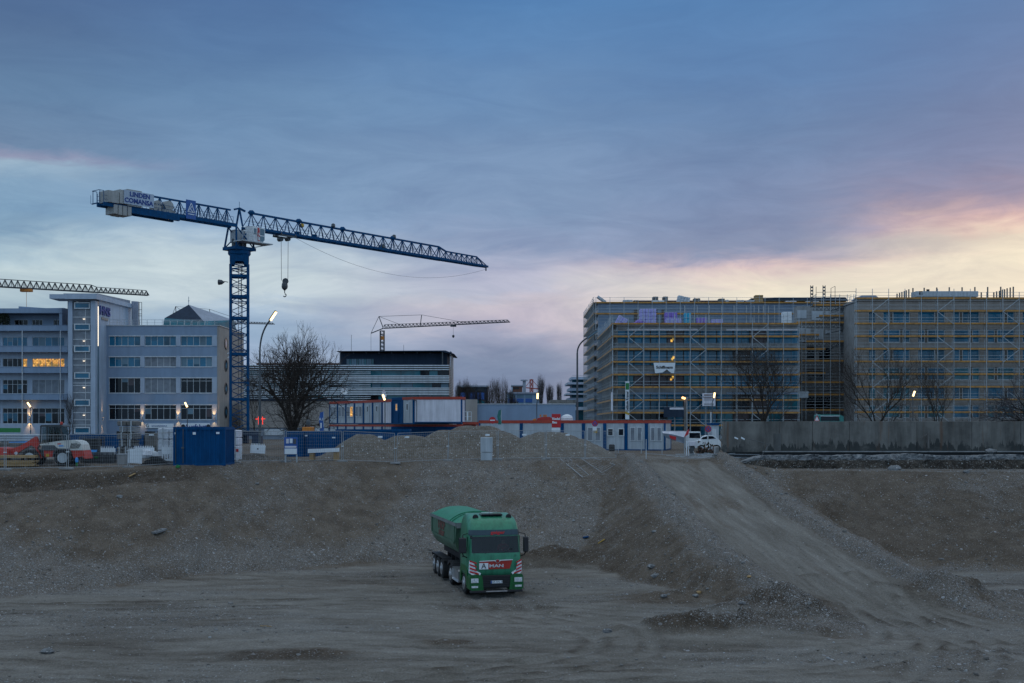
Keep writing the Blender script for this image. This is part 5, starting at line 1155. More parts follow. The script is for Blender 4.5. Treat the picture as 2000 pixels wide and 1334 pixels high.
# ================================================================ trees
def grow_tree(name, label, x, y, h, spread, seed, trunk_r=.4, fork=.18, lv=6, mats=('bark', 'twig'), upright=.5, low=False, group=None, dens=1.0, z0=0.0, rt=.012):
    r_ = random.Random(seed); t = thing(name, label, 'tree', (x, y, z0), 0, group); T_, C_ = MB(), MB()
    def seg(p, d, L_, ra, rb, level, nseg):
        pts = [p]; q = p.copy(); dd = d.copy()
        for i in range(nseg):
            dd = (dd+Vector((r_.gauss(0,.13), r_.gauss(0,.13), r_.gauss(0,.10)+.05*upright*(level > 0)))).normalized(); q = q+dd*(L_/nseg); pts.append(q.copy())
        m = T_ if level < 3 else C_; n = 8 if level == 0 else 6 if level < 2 else 4 if level < 4 else 3
        for i in range(nseg):
            f0, f1 = i/nseg, (i+1)/nseg; m.tube(pts[i], pts[i+1], ra+(rb-ra)*f0, n, ra+(rb-ra)*f1, caps=False)
        return pts, dd
    cz = z0+h*.5
    def rec(p, d, L_, ra, level):
        rb = ra*.62 if level < lv else ra*.5
        pts, dd = seg(p, d, L_, ra, rb, level, 3 if level < lv-1 else 2)
        if level >= lv: return
        k = (3 if level < 3 else 3 if r_.random() < .55*dens else 2)
        base = r_.uniform(0, 6.28)
        for i in range(k):
            a = base+6.28*i/k+r_.uniform(-.5, .5); sp = r_.uniform(.35, .75)*(spread if level < 3 else .9)
            u = dd.orthogonal().normalized(); v = dd.cross(u); nd = (dd*math.cos(sp)+(u*math.cos(a)+v*math.sin(a))*math.sin(sp)); nd.z += .12*upright
            rec(pts[-1], nd.normalized(), L_*r_.uniform(.68, .86), rb, level+1)
        if level > 0:   # side shoots
            for _ in range(2 if level < lv-1 else 1):
                j = r_.choice(pts[1:-1]) if len(pts) > 2 else pts[0]; a = r_.uniform(0, 6.28); u = dd.orthogonal().normalized(); v = dd.cross(u)
                rec(j, (dd*.6+(u*math.cos(a)+v*math.sin(a))*.75+Vector((0,0,.15*upright))).normalized(), L_*.55, rb*.5, min(lv, level+2))
    tl = h*fork; pts, dd = seg(Vector((x, y, z0)), Vector((r_.uniform(-.05,.05), 0, 1)), tl, trunk_r, trunk_r*.85, 0, 3)
    tot = sum(.77**i for i in range(lv)); L1 = (h-tl)/tot*1.12; nl = 6 if low else 4
    for i in range(nl):
        a = 6.28*i/nl+r_.uniform(-.4, .4); sp = r_.uniform(.25, .9)*spread
        rec(pts[-1] if not low or i % 2 else pts[-2], Vector((math.cos(a)*math.sin(sp), math.sin(a)*math.sin(sp), math.cos(sp))), L1*r_.uniform(.85, 1.1), trunk_r*.55, 1)
    for _ in range(3 if low else 2):
        a = r_.uniform(0, 6.28); j = pts[-2]; rec(j, Vector((math.cos(a)*.9, math.sin(a)*.9, .35)).normalized(), L1*.8, trunk_r*.3, 2)
    T_.build('trunk', mats[0], t, smooth=True); C_.build('crown', mats[1], t)
    # keep the requested height
    top = max(v[2] for v in C_.v)-z0; wx = sorted(abs(v[0]-x) for v in C_.v)[int(len(C_.v)*.97)]; t.scale = (1, 1, h/top); return t, wx
tr, wx = grow_tree('bare_tree', 'large bare spreading tree between the crane mast and the louvred building', PX(578, 118), 118, 12.9, 1.0, 11, .56, .13, 7, low=True, upright=.3, dens=.55)
tr.scale.x = tr.scale.y = 4.3/wx*1.0 if wx else 1
t2, wx = grow_tree('bare_tree', 'bare tree with a straight trunk in front of the scaffold, left of the stair scaffold', PX(1496, 150), 150, 13.4, .62, 21, .26, .22, 7, low=False, upright=.8)
t2.scale.x = t2.scale.y = 5.2/wx
t2, wx = grow_tree('bare_tree', 'bare tree in front of the left end of the grey building with separate windows', PX(1713, 145), 145, 13.0, .75, 35, .26, .14, 7, low=False, upright=.7, dens=.35)
t2.scale.x = t2.scale.y = 5.2/wx
t2, wx = grow_tree('bare_tree', 'thin hazy bare tree right of the lit lamp on the right', PX(1835, 155), 155, 12.4, .6, 47, .15, .12, 7, low=False, upright=.9, dens=.3)
t2.scale.x = t2.scale.y = 5.0/wx
t2, wx = grow_tree('bare_tree', 'dark bare tree whose branches reach in from the right edge', PX(2032, 130), 130, 10.5, 1.1, 53, .3, .3, 7, dens=.3, mats=('bark', 'twig_far'), low=True, upright=.1)
t2.scale.x = t2.scale.y = 6.0/wx
t2, wx = grow_tree('young_tree', 'thin young tree in front of the stair tower', PX(139, 120), 120, 6.0, .35, 61, .09, .2, 5, low=True, upright=1.2); t2.scale.x = t2.scale.y = 1.0/wx
t2, wx = grow_tree('young_tree', 'slender bare bush leaning left of the mast base, behind the lamp post', PX(497, 170), 170, 11.0, .6, 63, .12, .2, 5, low=True, upright=.8); t2.scale.x = t2.scale.y = 2.6/wx
for i, (p, top, w, lb) in enumerate(((1056, 728, 9, 'tallest of the three far poplars, beside the lit lamp'), (1074.5, 744, 7, 'middle of the three far poplars right of the lit lamp'), (1092, 737, 6, 'rightmost far poplar standing apart before the terraced building'))):
    Yp = 330; t2, wx = grow_tree('poplar_tree', lb, PX(p, Yp), Yp, PZ(top, Yp), .3, 71+i, .5, .08, 6, mats=('twig_far', 'twig_far'), low=True, upright=2.2, group='bare poplars far off'); t2.scale.x = t2.scale.y = w*Yp/F/wx
for i, (p, top, w, Yp, lb) in enumerate(((893, 738, 9, 280, 'small far bare tree touching the right end of the louvred building'), (913, 733, 13, 300, 'far bare tree with a rounded crown right of the louvred building'), (934, 742, 11, 310, 'low far bare tree between two taller ones'), (958, 735, 13, 300, 'broad dense far bare tree in the middle of the clump'), (975, 735, 10, 290, 'dense far bare tree right of the broad one'), (985, 727, 8, 285, 'tallest pointed bare tree of the far clump'), (1000, 752, 8, 300, 'small far bare tree at the right foot of the clump'))):
    t2, wx = grow_tree('bare_tree', lb, PX(p, Yp), Yp, PZ(top, Yp), .6, 91+i, .5, .15, 6, mats=('twig', 'twig'), low=True, upright=.7, group='clump of bare trees far off'); t2.scale.x = t2.scale.y = w*Yp/F/wx
hd = thing('hedge_bush', 'dark low leafless bushes at the foot of the far clump of trees', 'bush', (PX(950, 275), 275, 0)); m = MB(); r_ = random.Random(4)
for i in range(1500):
    c = Vector((PX(r_.uniform(893, 1012), 275), 275+r_.uniform(-2, 2), r_.random()**.7*r_.uniform(5, 8.3))); u = Vector((r_.gauss(0,1), r_.gauss(0,1), r_.gauss(0,1.4))).normalized()*.55; v = u.orthogonal().normalized()*.12; m.add([c-u, c+v, c+u, c-v], [(0,1,2,3)])
m.build('twigs', 'twig', hd)

# ================================================================ dirt heaps
def heap(label, p, Yh, w, d, h, mat_, seed, name='dirt_heap', peaks=None):
    xc = PX(p, Yh); nx, ny = 90, 60; X, Y_ = np.meshgrid(np.linspace(-1.15, 1.15, nx), np.linspace(-1.15, 1.15, ny)); Z = np.zeros_like(X)
    for (ox, oy, hh, ww) in (peaks or ((0, 0, 1, 1),)):
        rr_ = np.sqrt(((X-ox)/ww)**2+((Y_-oy)/ww)**2)*(1+.22*fbm(X*1.7+seed, Y_*1.7, seed)); Z = np.maximum(Z, hh*np.clip(1-rr_, -.2, 1)/np.sqrt(1+.1*np.exp(-(rr_/.13)**2)*6))
    Zw = Z*h+.10*fbm((X*w)*1.3, (Y_*d)*1.3, seed+4)+.05*fbm(X*w*4, Y_*d*4, seed+8)-.06
    P = [(float(xc+a*w), float(Yh+b*d), float(c)) for a, b, c in zip(X.ravel(), Y_.ravel(), Zw.ravel())]
    m = MB(); m.add(P, [(j*nx+i, j*nx+i+1, (j+1)*nx+i+1, (j+1)*nx+i) for j in range(ny-1) for i in range(nx-1)])
    o = m.build(name, mat_, None, smooth=True); tag(o, label, 'heap'); return o
heap('highest brown gravel heap behind the mesh fence, with the no entry sign behind it', 928, 89, 5.8, 4.8, 3.05, 'heap_brown', 2, peaks=((0,0,1,1),(-.32,.05,.86,.75),(.22,-.05,.84,.8)))
heap('light grey gravel heap right of the highest heap, sloping down to the ramp', 1075, 88.5, 5.3, 4.2, 2.45, 'heap_grey', 5, name='gravel_heap', peaks=((0,0,1,1),(.35,-.05,.72,.7)))
heap('small brown heap at the left, behind the fence post pair', 712, 86, 3.5, 3.2, 2.3, 'heap_brown', 8)
heap('low brown heap between the left heap and the highest heap', 800, 87, 4.6, 3.4, 2.15, 'heap_brown', 12, peaks=((0,0,1,1),(.4,0,.9,.6),(-.5,0,.75,.6)))
heap('flat dark soil heap between the blue container and the leaning white barrier', 480, 81, 4.0, 2.5, .65, 'earth', 15)
heap('small rubble heap of broken concrete and bent wire left of the concrete wall', 1394, 86.5, 2.0, 1.3, .5, 'rubble', 17, name='rubble_heap')
heap('small pile of dark planks and soil at the right foot of the grey gravel heap', 1212, 88, 1.2, .8, .45, 'earth', 19, name='soil_pile')
# ================================================================ mesh fence
fp = [(-112,66.6),(10,67.6),(132,69),(250.6,70.5),(360,72.5),(459,75),(558,77.2),(669,77.6),(772,78.2),(875,79.8),(972,81.6),(1066,83),(1143,84.2),(1204,84.8)]
fl_ = ['leftmost mesh fence panel in front of the timber stack and loader arm','mesh fence panel in front of the loader cab and wheel','mesh fence panel in front of the dark mesh boxes','mesh fence panel in front of the white leaning barriers','mesh fence panel across the blue container door side','mesh fence panel across the soil patch beneath the crane mast','mesh fence panel with a leaning white barrier behind it','mesh fence panel in front of the low blue container','mesh fence panel in front of the small brown heap','mesh fence panel left of the leaning post, before the low heap','mesh fence panel in front of the grey cabinet and highest heap','mesh fence panel in front of the light grey gravel heap','mesh fence panel at the right tail of the grey gravel heap']
for i in range(len(fp)-1):
    A = Vector((PX(fp[i][0], fp[i][1]), fp[i][1], 0)); B = Vector((PX(fp[i+1][0], fp[i+1][1]), fp[i+1][1], 0)); A.z = max(-.15, gz(A.x, A.y))-.02; B.z = max(-.15, gz(B.x, B.y))-.02
    t = thing('mesh_fence_panel', fl_[i], 'fence', tuple(A), 0, 'mesh fence panels along the pit edge'); d = (B-A); a = A+d*.015+Vector((0,0,.08)); b = B-d*.015+Vector((0,0,.08)); H = Vector((0,0,1.95))
    if i == 8: H = Vector((.12,0,1.95))
    m = MB(); m.tube(a, a+H, .024, 6).tube(b, b+H, .024, 6).tube(a+H, b+H, .018, 6).tube(a+Vector((0,0,.05)), b+Vector((0,0,.05)), .018, 6).tube(a+H*.93, b+H*.93, .008, 4); m.build('frame', 'fence_steel', t)
    m = MB(); n = 26
    for k in range(1, n): q = a.lerp(b, k/n); m.bar(q+Vector((0,0,.05)), q+H, .006)
    for k in range(1, 9): m.bar(a+H*k/9, b+H*k/9, .006)
    m.build('wire_mesh', 'fence_steel', t)
    m = MB(); m.cham(A.x-.33, A.x+.33, A.y-.11, A.y+.11, A.z, A.z+.12, .02); m.build('foot_block', 'concrete', t)
    m = MB(); m.cham(A.x-.09, A.x+.09, A.y-.06, A.y+.06, A.z+1.0, A.z+1.06, .01); m.build('clamp', 'frame_white', t)
    if i in (7, 8, 9, 10, 11): q = a.lerp(b, (.72, .18, .8, .55, .55)[i-7])+H*.88; MB().box(q.x-.15, q.x+.15, q.y-.03, q.y-.015, q.z-.1, q.z+.02).build('label_plate', 'sign_white', t)
for (pts, lb, mt) in (([(1160,893,82.5),(1201,909,81),(1176,926,78.6),(1137,909,80)], 'fallen mesh fence frame lying near the top of the slope by the ramp', 'steel'), ([(1095,908,80.2),(1138,934.5,77),(1150,931,77.4),(1112,905,80.5)], 'bent fence frame lying on the slope left of the other fallen frame', 'steel')):
    P_ = []
    for px_, py_, yy in pts: x = PX(px_, yy); P_.append(Vector((x, yy, gz(x, yy)+.12)))
    t = thing('fallen_fence_frame', lb, 'fence', tuple(P_[0]), 0, 'fallen fence frames'); m = MB()
    m.tube(P_[0], P_[1], .03, 5); m.tube(P_[3], P_[2], .02, 5); m.tube(P_[1], P_[2], .012, 4); m.tube(P_[0], P_[3], .012, 4)
    m.build('frame', 'fence_steel', t); m = MB()
    for k in range(1, 10): m.bar(P_[0].lerp(P_[1], k/10), P_[3].lerp(P_[2], k/10), .006)
    m.build('wire_mesh', 'steel', t)
# ================================================================ site containers and small things
def make(name, label, cat, loc, parts, group=None, rz=0):
    """parts: (part name, material, fn(mb)) in world coordinates (or local when rz given)"""
    t = thing(name, label, cat, loc, rz, group)
    for pn, mt, fn in parts:
        m = MB(); fn(m); m.build(pn, mt, t)
    return t
def site_container(label, P0, P1, dep, z0, z1, wall='cont_grey', front='windows', rail='red_steel', name='site_container', group='blue framed site containers', n=1, toprail=.28, post='cont_blue', seed=0):
    P0, P1 = Vector((*P0, 0)), Vector((*P1, 0)); d = P1-P0; W_ = d.length; d.normalize(); nv = Vector((-d.y, d.x, 0)); r_ = random.Random(seed)
    if nv.y < 0: nv = -nv
    t = thing(name, label, 'container', (P0.x, P0.y, z0), 0, group)
    def V(u, v, z): return P0+d*u+nv*v+Vector((0,0,z))
    def ob(m, u0, u1, v0, v1, a, b):
        P = [V(u, v, z) for z in (a, b) for u, v in ((u0, v0), (u1, v0), (u1, v1), (u0, v1))]; return m.add(P, [(3,2,1,0),(4,5,6,7),(0,1,5,4),(1,2,6,5),(2,3,7,6),(3,0,4,7)])
    m = MB(); ob(m, .06, W_-.06, .05, dep-.05, z0+.1, z1-toprail)
    k = .3
    while k < W_-.2: ob(m, k, k+.03, .035, .05, z0+.12, z1-toprail-.01); k += .42
    m.build('wall', wall, t)
    m = MB(); ob(m, 0, W_, 0, dep, z1-toprail, z1); m.build('top_rail', rail, t)
    m = MB(); ob(m, 0, W_, 0, dep, z0, z0+.1); m.build('bottom_rail', post, t)
    for u in (0, W_-.16):
        for v in (0, dep-.16): m = MB(); ob(m, u+.002, u+.158, v-.01, v+.15, z0+.1, z1-toprail); m.build('post', post, t)
    hz = z1-toprail-z0
    if front == 'windows':
        for i in range(2):
            a = .3+i*(W_-.6)/2+.08; b = a+(W_-.6)/2-.16; f = MB(); ob(f, a, b, -.02, .034, z0+hz*.34, z0+hz*.86); f = f.build('window', 'frame_white', t); lit = seed == 5 and i == 1
            m = MB(); ob(m, a+.07, b-.07, -.03, -.021, z0+hz*.34+.07, z0+hz*.86-.07); m.build('pane', 'glass_curtain' if not lit else 'glow_warm', f)
    elif front == 'small':
        for i in range(2):
            a = W_*(.12+i*.5); f = MB(); ob(f, a, a+.62, -.03, .034, z0+hz*.52, z0+hz*.82); f = f.build('window', 'frame_white', t); m = MB(); ob(m, a+.1, a+.52, -.04, -.031, z0+hz*.52+.1, z0+hz*.82-.1); m.build('pane', 'glass_dark', f)
    elif front in ('door', 'doorlit'):
        f = MB(); ob(f, W_*.3, W_*.3+.95, -.01, .034, z0+.12, z0+hz*.9); f = f.build('door', wall, t); f2 = MB(); ob(f2, W_*.3+.25, W_*.3+.68, -.03, -.011, z0+hz*.55, z0+hz*.85); f2.build('window_frame', 'frame_white', f)
        m = MB(); ob(m, W_*.3+.32, W_*.3+.61, -.04, -.031, z0+hz*.58, z0+hz*.82); m.build('pane', 'glow_warm' if front == 'doorlit' else 'glass_dark', f)
    return t, V, ob
# upper and lower storey of the receding row (left)
A_ = Vector((PX(643, 141), 141)); B_ = Vector((PX(765, 126), 126)); n = 7
for i in range(n):
    p, q = A_.lerp(B_, i/n), A_.lerp(B_, (i+1)/n); w = ('leftmost','second','third','fourth','fifth','sixth','seventh')[i]
    fr = ('windows','windows','windows','windows','door','door','blank')[i]
    site_container('%s of the seven upper containers in the receding blue framed row' % w, p, q, 6, 2.5, 5.15, 'cont_grey' if i < 6 else 'cont_white', fr, seed=i+3)
    site_container('%s of the seven lower containers in the receding row, half hidden by the heap' % w, p, q, 6, 0, 2.42, 'cont_grey', 'blank', rail='red_steel', toprail=.2)
C_ = Vector((PX(807, 121.5), 121.5))
site_container('dark blue container end with a lit door window, beside the receding row', B_, B_.lerp(C_, .5), 6, 2.5, 5.3, 'cont_blue', 'doorlit', rail='cont_blue')
site_container('grey container end with a door, right of the dark blue one', B_.lerp(C_, .5), C_, 6, 2.5, 5.3, 'cont_grey', 'door')
t, V, ob = site_container('long pale container side with a bright red top rail on the upper level', C_, (PX(903, 121), 121), 2.4, 2.62, 5.3, 'cont_white', 'blank')
m = MB(); ob(m, .35, .4, -.12, -.06, -.0+2.7, 4.9); m.bar(V(.38, -.1, 4.9), V(-.1, -.3, 5.05), .08); m.build('drain_pipe', 'steel_dark', t)
site_container('lower container beneath the long pale container, dark blue', B_, (PX(903, 121), 121), 4, 0, 2.45, 'cont_blue', 'blank', toprail=.22)
make('access_platform', 'white railed landing at the right end of the long pale container', 'platform', (PX(912, 121), 121, 2.5), [
 ('railing', 'frame_white', lambda m: [m.bar((PX(p, 121), 121, 2.75), (PX(p, 121), 121, 3.75), .06) for p in (906, 913, 920.5)]+[m.bar((PX(905.5, 121), 121, z), (PX(920.5, 121), 121, z), .05) for z in (2.8, 3.25, 3.75)]),
 ('kick_plate', 'sign_white', lambda m: m.box(PX(912, 121), PX(914.5, 121), 120.9, 120.95, 2.9, 3.7)),
 ('landing', 'red_steel', lambda m: m.box(PX(904, 121), PX(934, 121), 121.1, 123, 2.45, 2.7)), ('leg', 'steel', lambda m: [m.bar((PX(p, 121), 121.5, 0), (PX(p, 121), 121.5, 2.45), .12) for p in (907, 931)])])
# lower right row
px_ = (935, 1018, 1098, 1139.5, 1181, 1222.5, 1262.5, 1300); ys_ = (115, 114, 113, 112.5, 112, 111.5, 111, 110.6)
lab = ('leftmost container of the red topped row, mostly hidden by the highest heap','long container left of the red company sign','container right of the red company sign with a yellow plate','container behind the no stopping sign with a grey shutter','container with two small white framed windows','container with a wide window right of the small windowed one','rightmost container of the red topped row next to the crumpled banner')
for i in range(7): site_container(lab[i], (PX(px_[i], ys_[i]), ys_[i]), (PX(px_[i+1], ys_[i+1]), ys_[i+1]), 6, 0, 2.85, 'cont_grey', ('blank','blank','blank','windows','small','windows','windows')[i], seed=40+i)
def box_at(p0, p1, y0, y1, Y, dep=.05): return lambda m: m.box(PX(p0, Y), PX(p1, Y), Y, Y+dep, PZ(y1, Y), PZ(y0, Y))
tag(MB().box(PX(1160, 111), PX(1167, 111), 111.2, 111.25, PZ(846, 111), PZ(838, 111)).build('yellow_plate', 'yellow_paint'), 'small yellow plate on the container wall behind the grey heap', 'plate')
# dishes on the receding row
for p, y0, Yd, s_, lb in ((673, 763.5, 137, .40, 'round white satellite dish on a bent arm at the left'), (750, 769, 128, .40, 'satellite dish turned sideways beside the lit lamp')):
    x, z = PX(p, Yd), PZ(y0, Yd); t = thing('satellite_dish', lb, 'dish', (x, Yd, 5.15)); m = MB(); q = s_ if p < 700 else s_*.45
    c = Vector((x, Yd, z)); nr = Vector((.2, -1, .3)).normalized() if p < 700 else Vector((.93, -.45, .2)).normalized(); a = nr.orthogonal().normalized(); b = nr.cross(a); V_ = []; F_ = []
    for k, (r, h) in enumerate(((.05, -.12), (.2, -.1), (.34, -.04), (.42, .03), (.42, .045))):
        for i in range(16): tt = 6.283*i/16; V_.append(c+a*math.cos(tt)*r+b*math.sin(tt)*r+nr*h)
    for k in range(4):
        for i in range(16): F_.append((k*16+i, k*16+(i+1) % 16, (k+1)*16+(i+1) % 16, (k+1)*16+i))
    m.add(V_, F_+[tuple(range(16))]); m.build('reflector', 'white_paint', t); m = MB(); m.path([c-nr*.1, Vector((x-.2, Yd, z-.5)), Vector((x-.35, Yd, 5.15))], .05, 5).tube(c, c+nr*.4, .03, 4); m.build('mount', 'steel_dark', t)
# low blue containers left of centre
def corr_box(name, label, x0, x1, y0, y1, z0, z1, mat_='cont_blue', plates=(), pitch=.28, cat='container', top=.18):
    t = thing(name, label, cat, ((x0+x1)/2, y0, z0)); m = MB(); m.box(x0+.06, x1-.06, y0+.06, y1-.06, z0+.1, z1-.1)
    k = x0+.16
    while k < x1-.2: m.prism([(k, y0+.06), (k+.04, y0+.02), (k+.13, y0+.02), (k+.17, y0+.06)], 'z', z0+.14, z1-top); k += pitch
    k = y0+.16
    while k < y1-.2: m.box(x1-.06, x1-.03, k, k+.12, z0+.14, z1-top); m.box(x0+.03, x0+.06, k, k+.12, z0+.14, z1-top); k += pitch
    m.build('corrugated_shell', mat_, t); m = MB()
    for z in ((z0, z0+.14), (z1-top, z1)): m.box(x0, x1, y0, y0+.1, *z).box(x0, x1, y1-.1, y1, *z).box(x0, x0+.1, y0+.1, y1-.1, *z).box(x1-.1, x1, y0+.1, y1-.1, *z)
    for x in (x0, x1-.1):
        for y in (y0, y1-.1): m.box(x, x+.1, y, y+.1, z0+.14, z1-top)
    m.build('frame', mat_, t)
    for (a, b, c_, d_) in plates: MB().box(x0+a, x0+a+c_, y0-.015, y0-.002, z0+b, z0+b+d_).build('plate', 'sign_white', t)
    return t
g_ = -.03
bc = corr_box('storage_container', 'dark blue steel storage container standing closest to the pit edge left of the crane', PX(338, 71.5), PX(440, 71.5), 71.5, 73.9, g_, 2.32, plates=((1.2, 1.88, .18, .15), (2.62, 1.92, .2, .12), (.1, 1.9, .05, .12)))
m = MB(); x_ = PX(338, 71.5)+.62; m.tube((x_, 71.46, .1), (x_, 71.46, 2.2), .025, 6).tube((x_-.45, 71.46, .1), (x_-.45, 71.46, 2.2), .02, 6).box(x_-.1, x_+.05, 71.44, 71.5, 1.0, 1.1); m.build('door_bar', 'steel_dark', bc)
corr_box('blue_container', 'low blue container with a door bar, left of the wider low blue container', PX(556, 90), PX(591, 90), 90, 92.4, 0, 1.95)
corr_box('blue_container', 'wide low blue container behind the pale concrete beam', PX(591.5, 90.5), PX(662, 90.5), 90.5, 93, 0, 1.95, plates=((.15, 1.55, .2, .1), (2.25, 1.4, .25, .1)))
corr_box('blue_skip', 'bright blue sheet walled skip behind the loader and the dark mesh boxes', PX(133, 82), PX(228, 82), 82, 84.4, 0, PZ(848, 82), pitch=.5, cat='skip')
corr_box('blue_skip', 'bright blue skip end seen behind the grey crate tower', PX(229, 84), PX(280, 84), 84, 86.4, 0, PZ(850, 84), pitch=.5, cat='skip')
corr_box('blue_container', 'blue container strip showing below the receding container row', PX(655, 104), PX(800, 104), 104, 106, 0, PZ(838.5, 104), pitch=.6)
# sign boards
def board(name, label, p0, p1, y0, y1, Y, mat_, post=True, zb=0, cat='sign', fr=False):
    t = thing(name, label, cat, (PX((p0+p1)/2, Y), Y, zb)); m = MB(); m.cham(PX(p0, Y), PX(p1, Y), Y, Y+.06, PZ(y1, Y), PZ(y0, Y), .01); m.build('panel', mat_, t)
    if post: m = MB(); [m.box(PX(p, Y)-.04, PX(p, Y)+.04, Y+.065, Y+.14, zb, PZ(y0, Y)-.05) for p in (p0+2, p1-2)]; m.build('post', 'steel', t)
    return t
rb = board('company_sign', 'red company sign on white base panel above the grey gravel heap', 1077.5, 1095, 808.5, 835, 100, 'sign_red')
text('Riedel', .27, 'sign_white', rb, (PX(1086.2, 100), 99.98, PZ(818, 100)), bold=.012); text('Bau', .27, 'sign_white', rb, (PX(1083.2, 100), 99.98, PZ(825, 100)), bold=.012)
MB().box(PX(1077.5, 100), PX(1094, 100), 100, 100.05, PZ(843, 100), PZ(835.4, 100)).build('lower_panel', 'sign_white', rb)
def round_sign(name, label, p, y, r, Y, zb, col, inner, kind):
    c = P3(p, y, Y); t = thing(name, label, 'sign', (c.x, Y, zb)); R_ = r*Y/F
    MB().lathe([(R_, 0), (R_, .03)], (c.x, Y, c.z), 'y', 28).build('disc', col, t)
    if kind == 'bar': MB().box(c.x-R_*.72, c.x+R_*.72, Y-.02, Y-.002, c.z-R_*.16, c.z+R_*.16).build('bar', 'sign_white', t)
    else:
        MB().lathe([(R_*.76, 0), (R_*.76, .01)], (c.x, Y-.012, c.z), 'y', 24).build('blue_face', 'sign_blue', t); m = MB(); m.bar((c.x-R_*.55, Y-.02, c.z-R_*.55), (c.x+R_*.55, Y-.02, c.z+R_*.55), .012, R_*.22).bar((c.x-R_*.55, Y-.022, c.z+R_*.55), (c.x+R_*.55, Y-.022, c.z-R_*.55), .012, R_*.22); m.build('red_cross', 'sign_red', t)
    m = MB(); m.tube((c.x, Y+.06, zb), (c.x, Y+.06, c.z+R_*.6), .035, 8); m.build('post', 'steel', t); return t, c, R_
round_sign('no_entry_sign', 'round red no entry sign with a white bar behind the highest heap', 961.8, 820.8, 6.6, 100, 0, 'sign_red', None, 'bar')
t, c, r = round_sign('no_stopping_sign', 'round red and blue no stopping sign in front of the grey shuttered container', 1162, 827, 6, 100, 0, 'sign_red', None, 'x'); MB().box(c.x-.16, c.x+.16, 99.97, 100, c.z-.6, c.z-.3).build('arrow_plate', 'sign_white', t)
round_sign('no_stopping_sign', 'tilted red and blue no stopping sign in front of the white car', 1383.3, 838, 6.2, 96, 0, 'sign_red', None, 'x')
def flag_obj(name, label, p, y0, y1, w, Y, mt, txt=None):
    t = thing(name, label, 'flag', (PX(p, Y), Y, 0)); z0, z1 = PZ(y1, Y), PZ(y0, Y); x = PX(p, Y); ww = w*Y/F; m = MB(); V_ = []; n = 10
    for i in range(n+1):
        z = z0+(z1-z0)*i/n
        for k, f in enumerate((0, .35, .7, 1)): V_.append((x+ww*(f-.5)+.05*math.sin(i*.8), Y+.06*math.sin(f*5+i*.5), z+(.12*f if i == n else 0)))
    m.add(V_+[(a, b+.02, c) for a, b, c in V_], [(i*4+k, i*4+k+1, i*4+k+5, i*4+k+4) for i in range(n) for k in range(3)]+[tuple(q+4*(n+1) for q in (i*4+k+4, i*4+k+5, i*4+k+1, i*4+k)) for i in range(n) for k in range(3)]); m.build('cloth', mt, t, smooth=True)
    MB().tube((x+ww*.55, Y, 0), (x+ww*.55, Y, z1+.1), .03, 6).build('pole', 'steel', t); return t
fb = flag_obj('beach_flag', 'upright blue banner flag with white marks behind the low blue container', 628, 806, 842, 8, 100, 'sign_blue')
text('A1', .34, 'sign_white', fb, (PX(627.5, 100), 99.9, PZ(819, 100))) ; MB().box(PX(626.3, 100), PX(628.6, 100), 99.86, 99.9, PZ(836, 100), PZ(826, 100)).build('white_mark', 'sign_white', fb)
flag_obj('green_flag', 'drooping dark green flag right of the no entry sign', 975.5, 802, 829, 6.5, 101, 'teal_paint')
# information board by the fence and pale beam
ib = board('notice_board', 'notice board with posted sheets standing behind the fence near the low blue container', 555, 581, 854, 887.5, 76.5, 'sign_blue', fr=True)
for (a, b, c_, d_, mt) in ((556.5, 579, 871, 874.5, 'cont_white'), (556, 580, 876, 887, 'sign_white'), (559, 564, 857, 866, 'cont_white'), (566, 571.5, 856.5, 865.5, 'sign_white'), (573, 578.5, 857, 867, 'steel_dark')): MB().box(PX(a, 76.5), PX(b, 76.5), 76.47, 76.497, PZ(d_, 76.5), PZ(c_, 76.5)).build('sheet', mt, ib)
make('concrete_beam', 'pale blue-white concrete beam lying on the ground in front of the low blue container', 'beam', (PX(632, 80), 80, 0), [('beam', 'sign_white', lambda m: m.add([P3(601, 885, 80), P3(663, 882, 80), P3(663, 875, 80), P3(601, 877, 80), P3(601, 885, 81), P3(663, 882, 81), P3(663, 875, 81), P3(601, 877, 81)], [(0,1,2,3),(7,6,5,4),(3,2,6,7),(0,3,7,4),(1,5,6,2),(0,4,5,1)])), ('bearing_block', 'timber', lambda m: [m.cham(PX(p, 80)-.15, PX(p, 80)+.15, 80.1, 80.8, 0, PZ(885, 80)+.03, .02) for p in (608, 655)])])
make('grey_cabinet', 'grey two-part electrical cabinet standing in front of the highest heap', 'cabinet', (PX(950, 80.5), 80.5, 0), [('housing', 'cont_grey', lambda m: m.cham(PX(938.5, 80.5), PX(962, 80.5), 80.5, 80.95, PZ(883.5, 80.5), PZ(854, 80.5), .03)), ('base', 'cont_grey', lambda m: m.cham(PX(939, 80.5), PX(961.5, 80.5), 80.52, 80.93, 0, PZ(884, 80.5), .02)), ('door_strip', 'frame_white', lambda m: m.box(PX(950, 80.5), PX(950.6, 80.5), 80.48, 80.499, PZ(882, 80.5), PZ(856, 80.5)))])
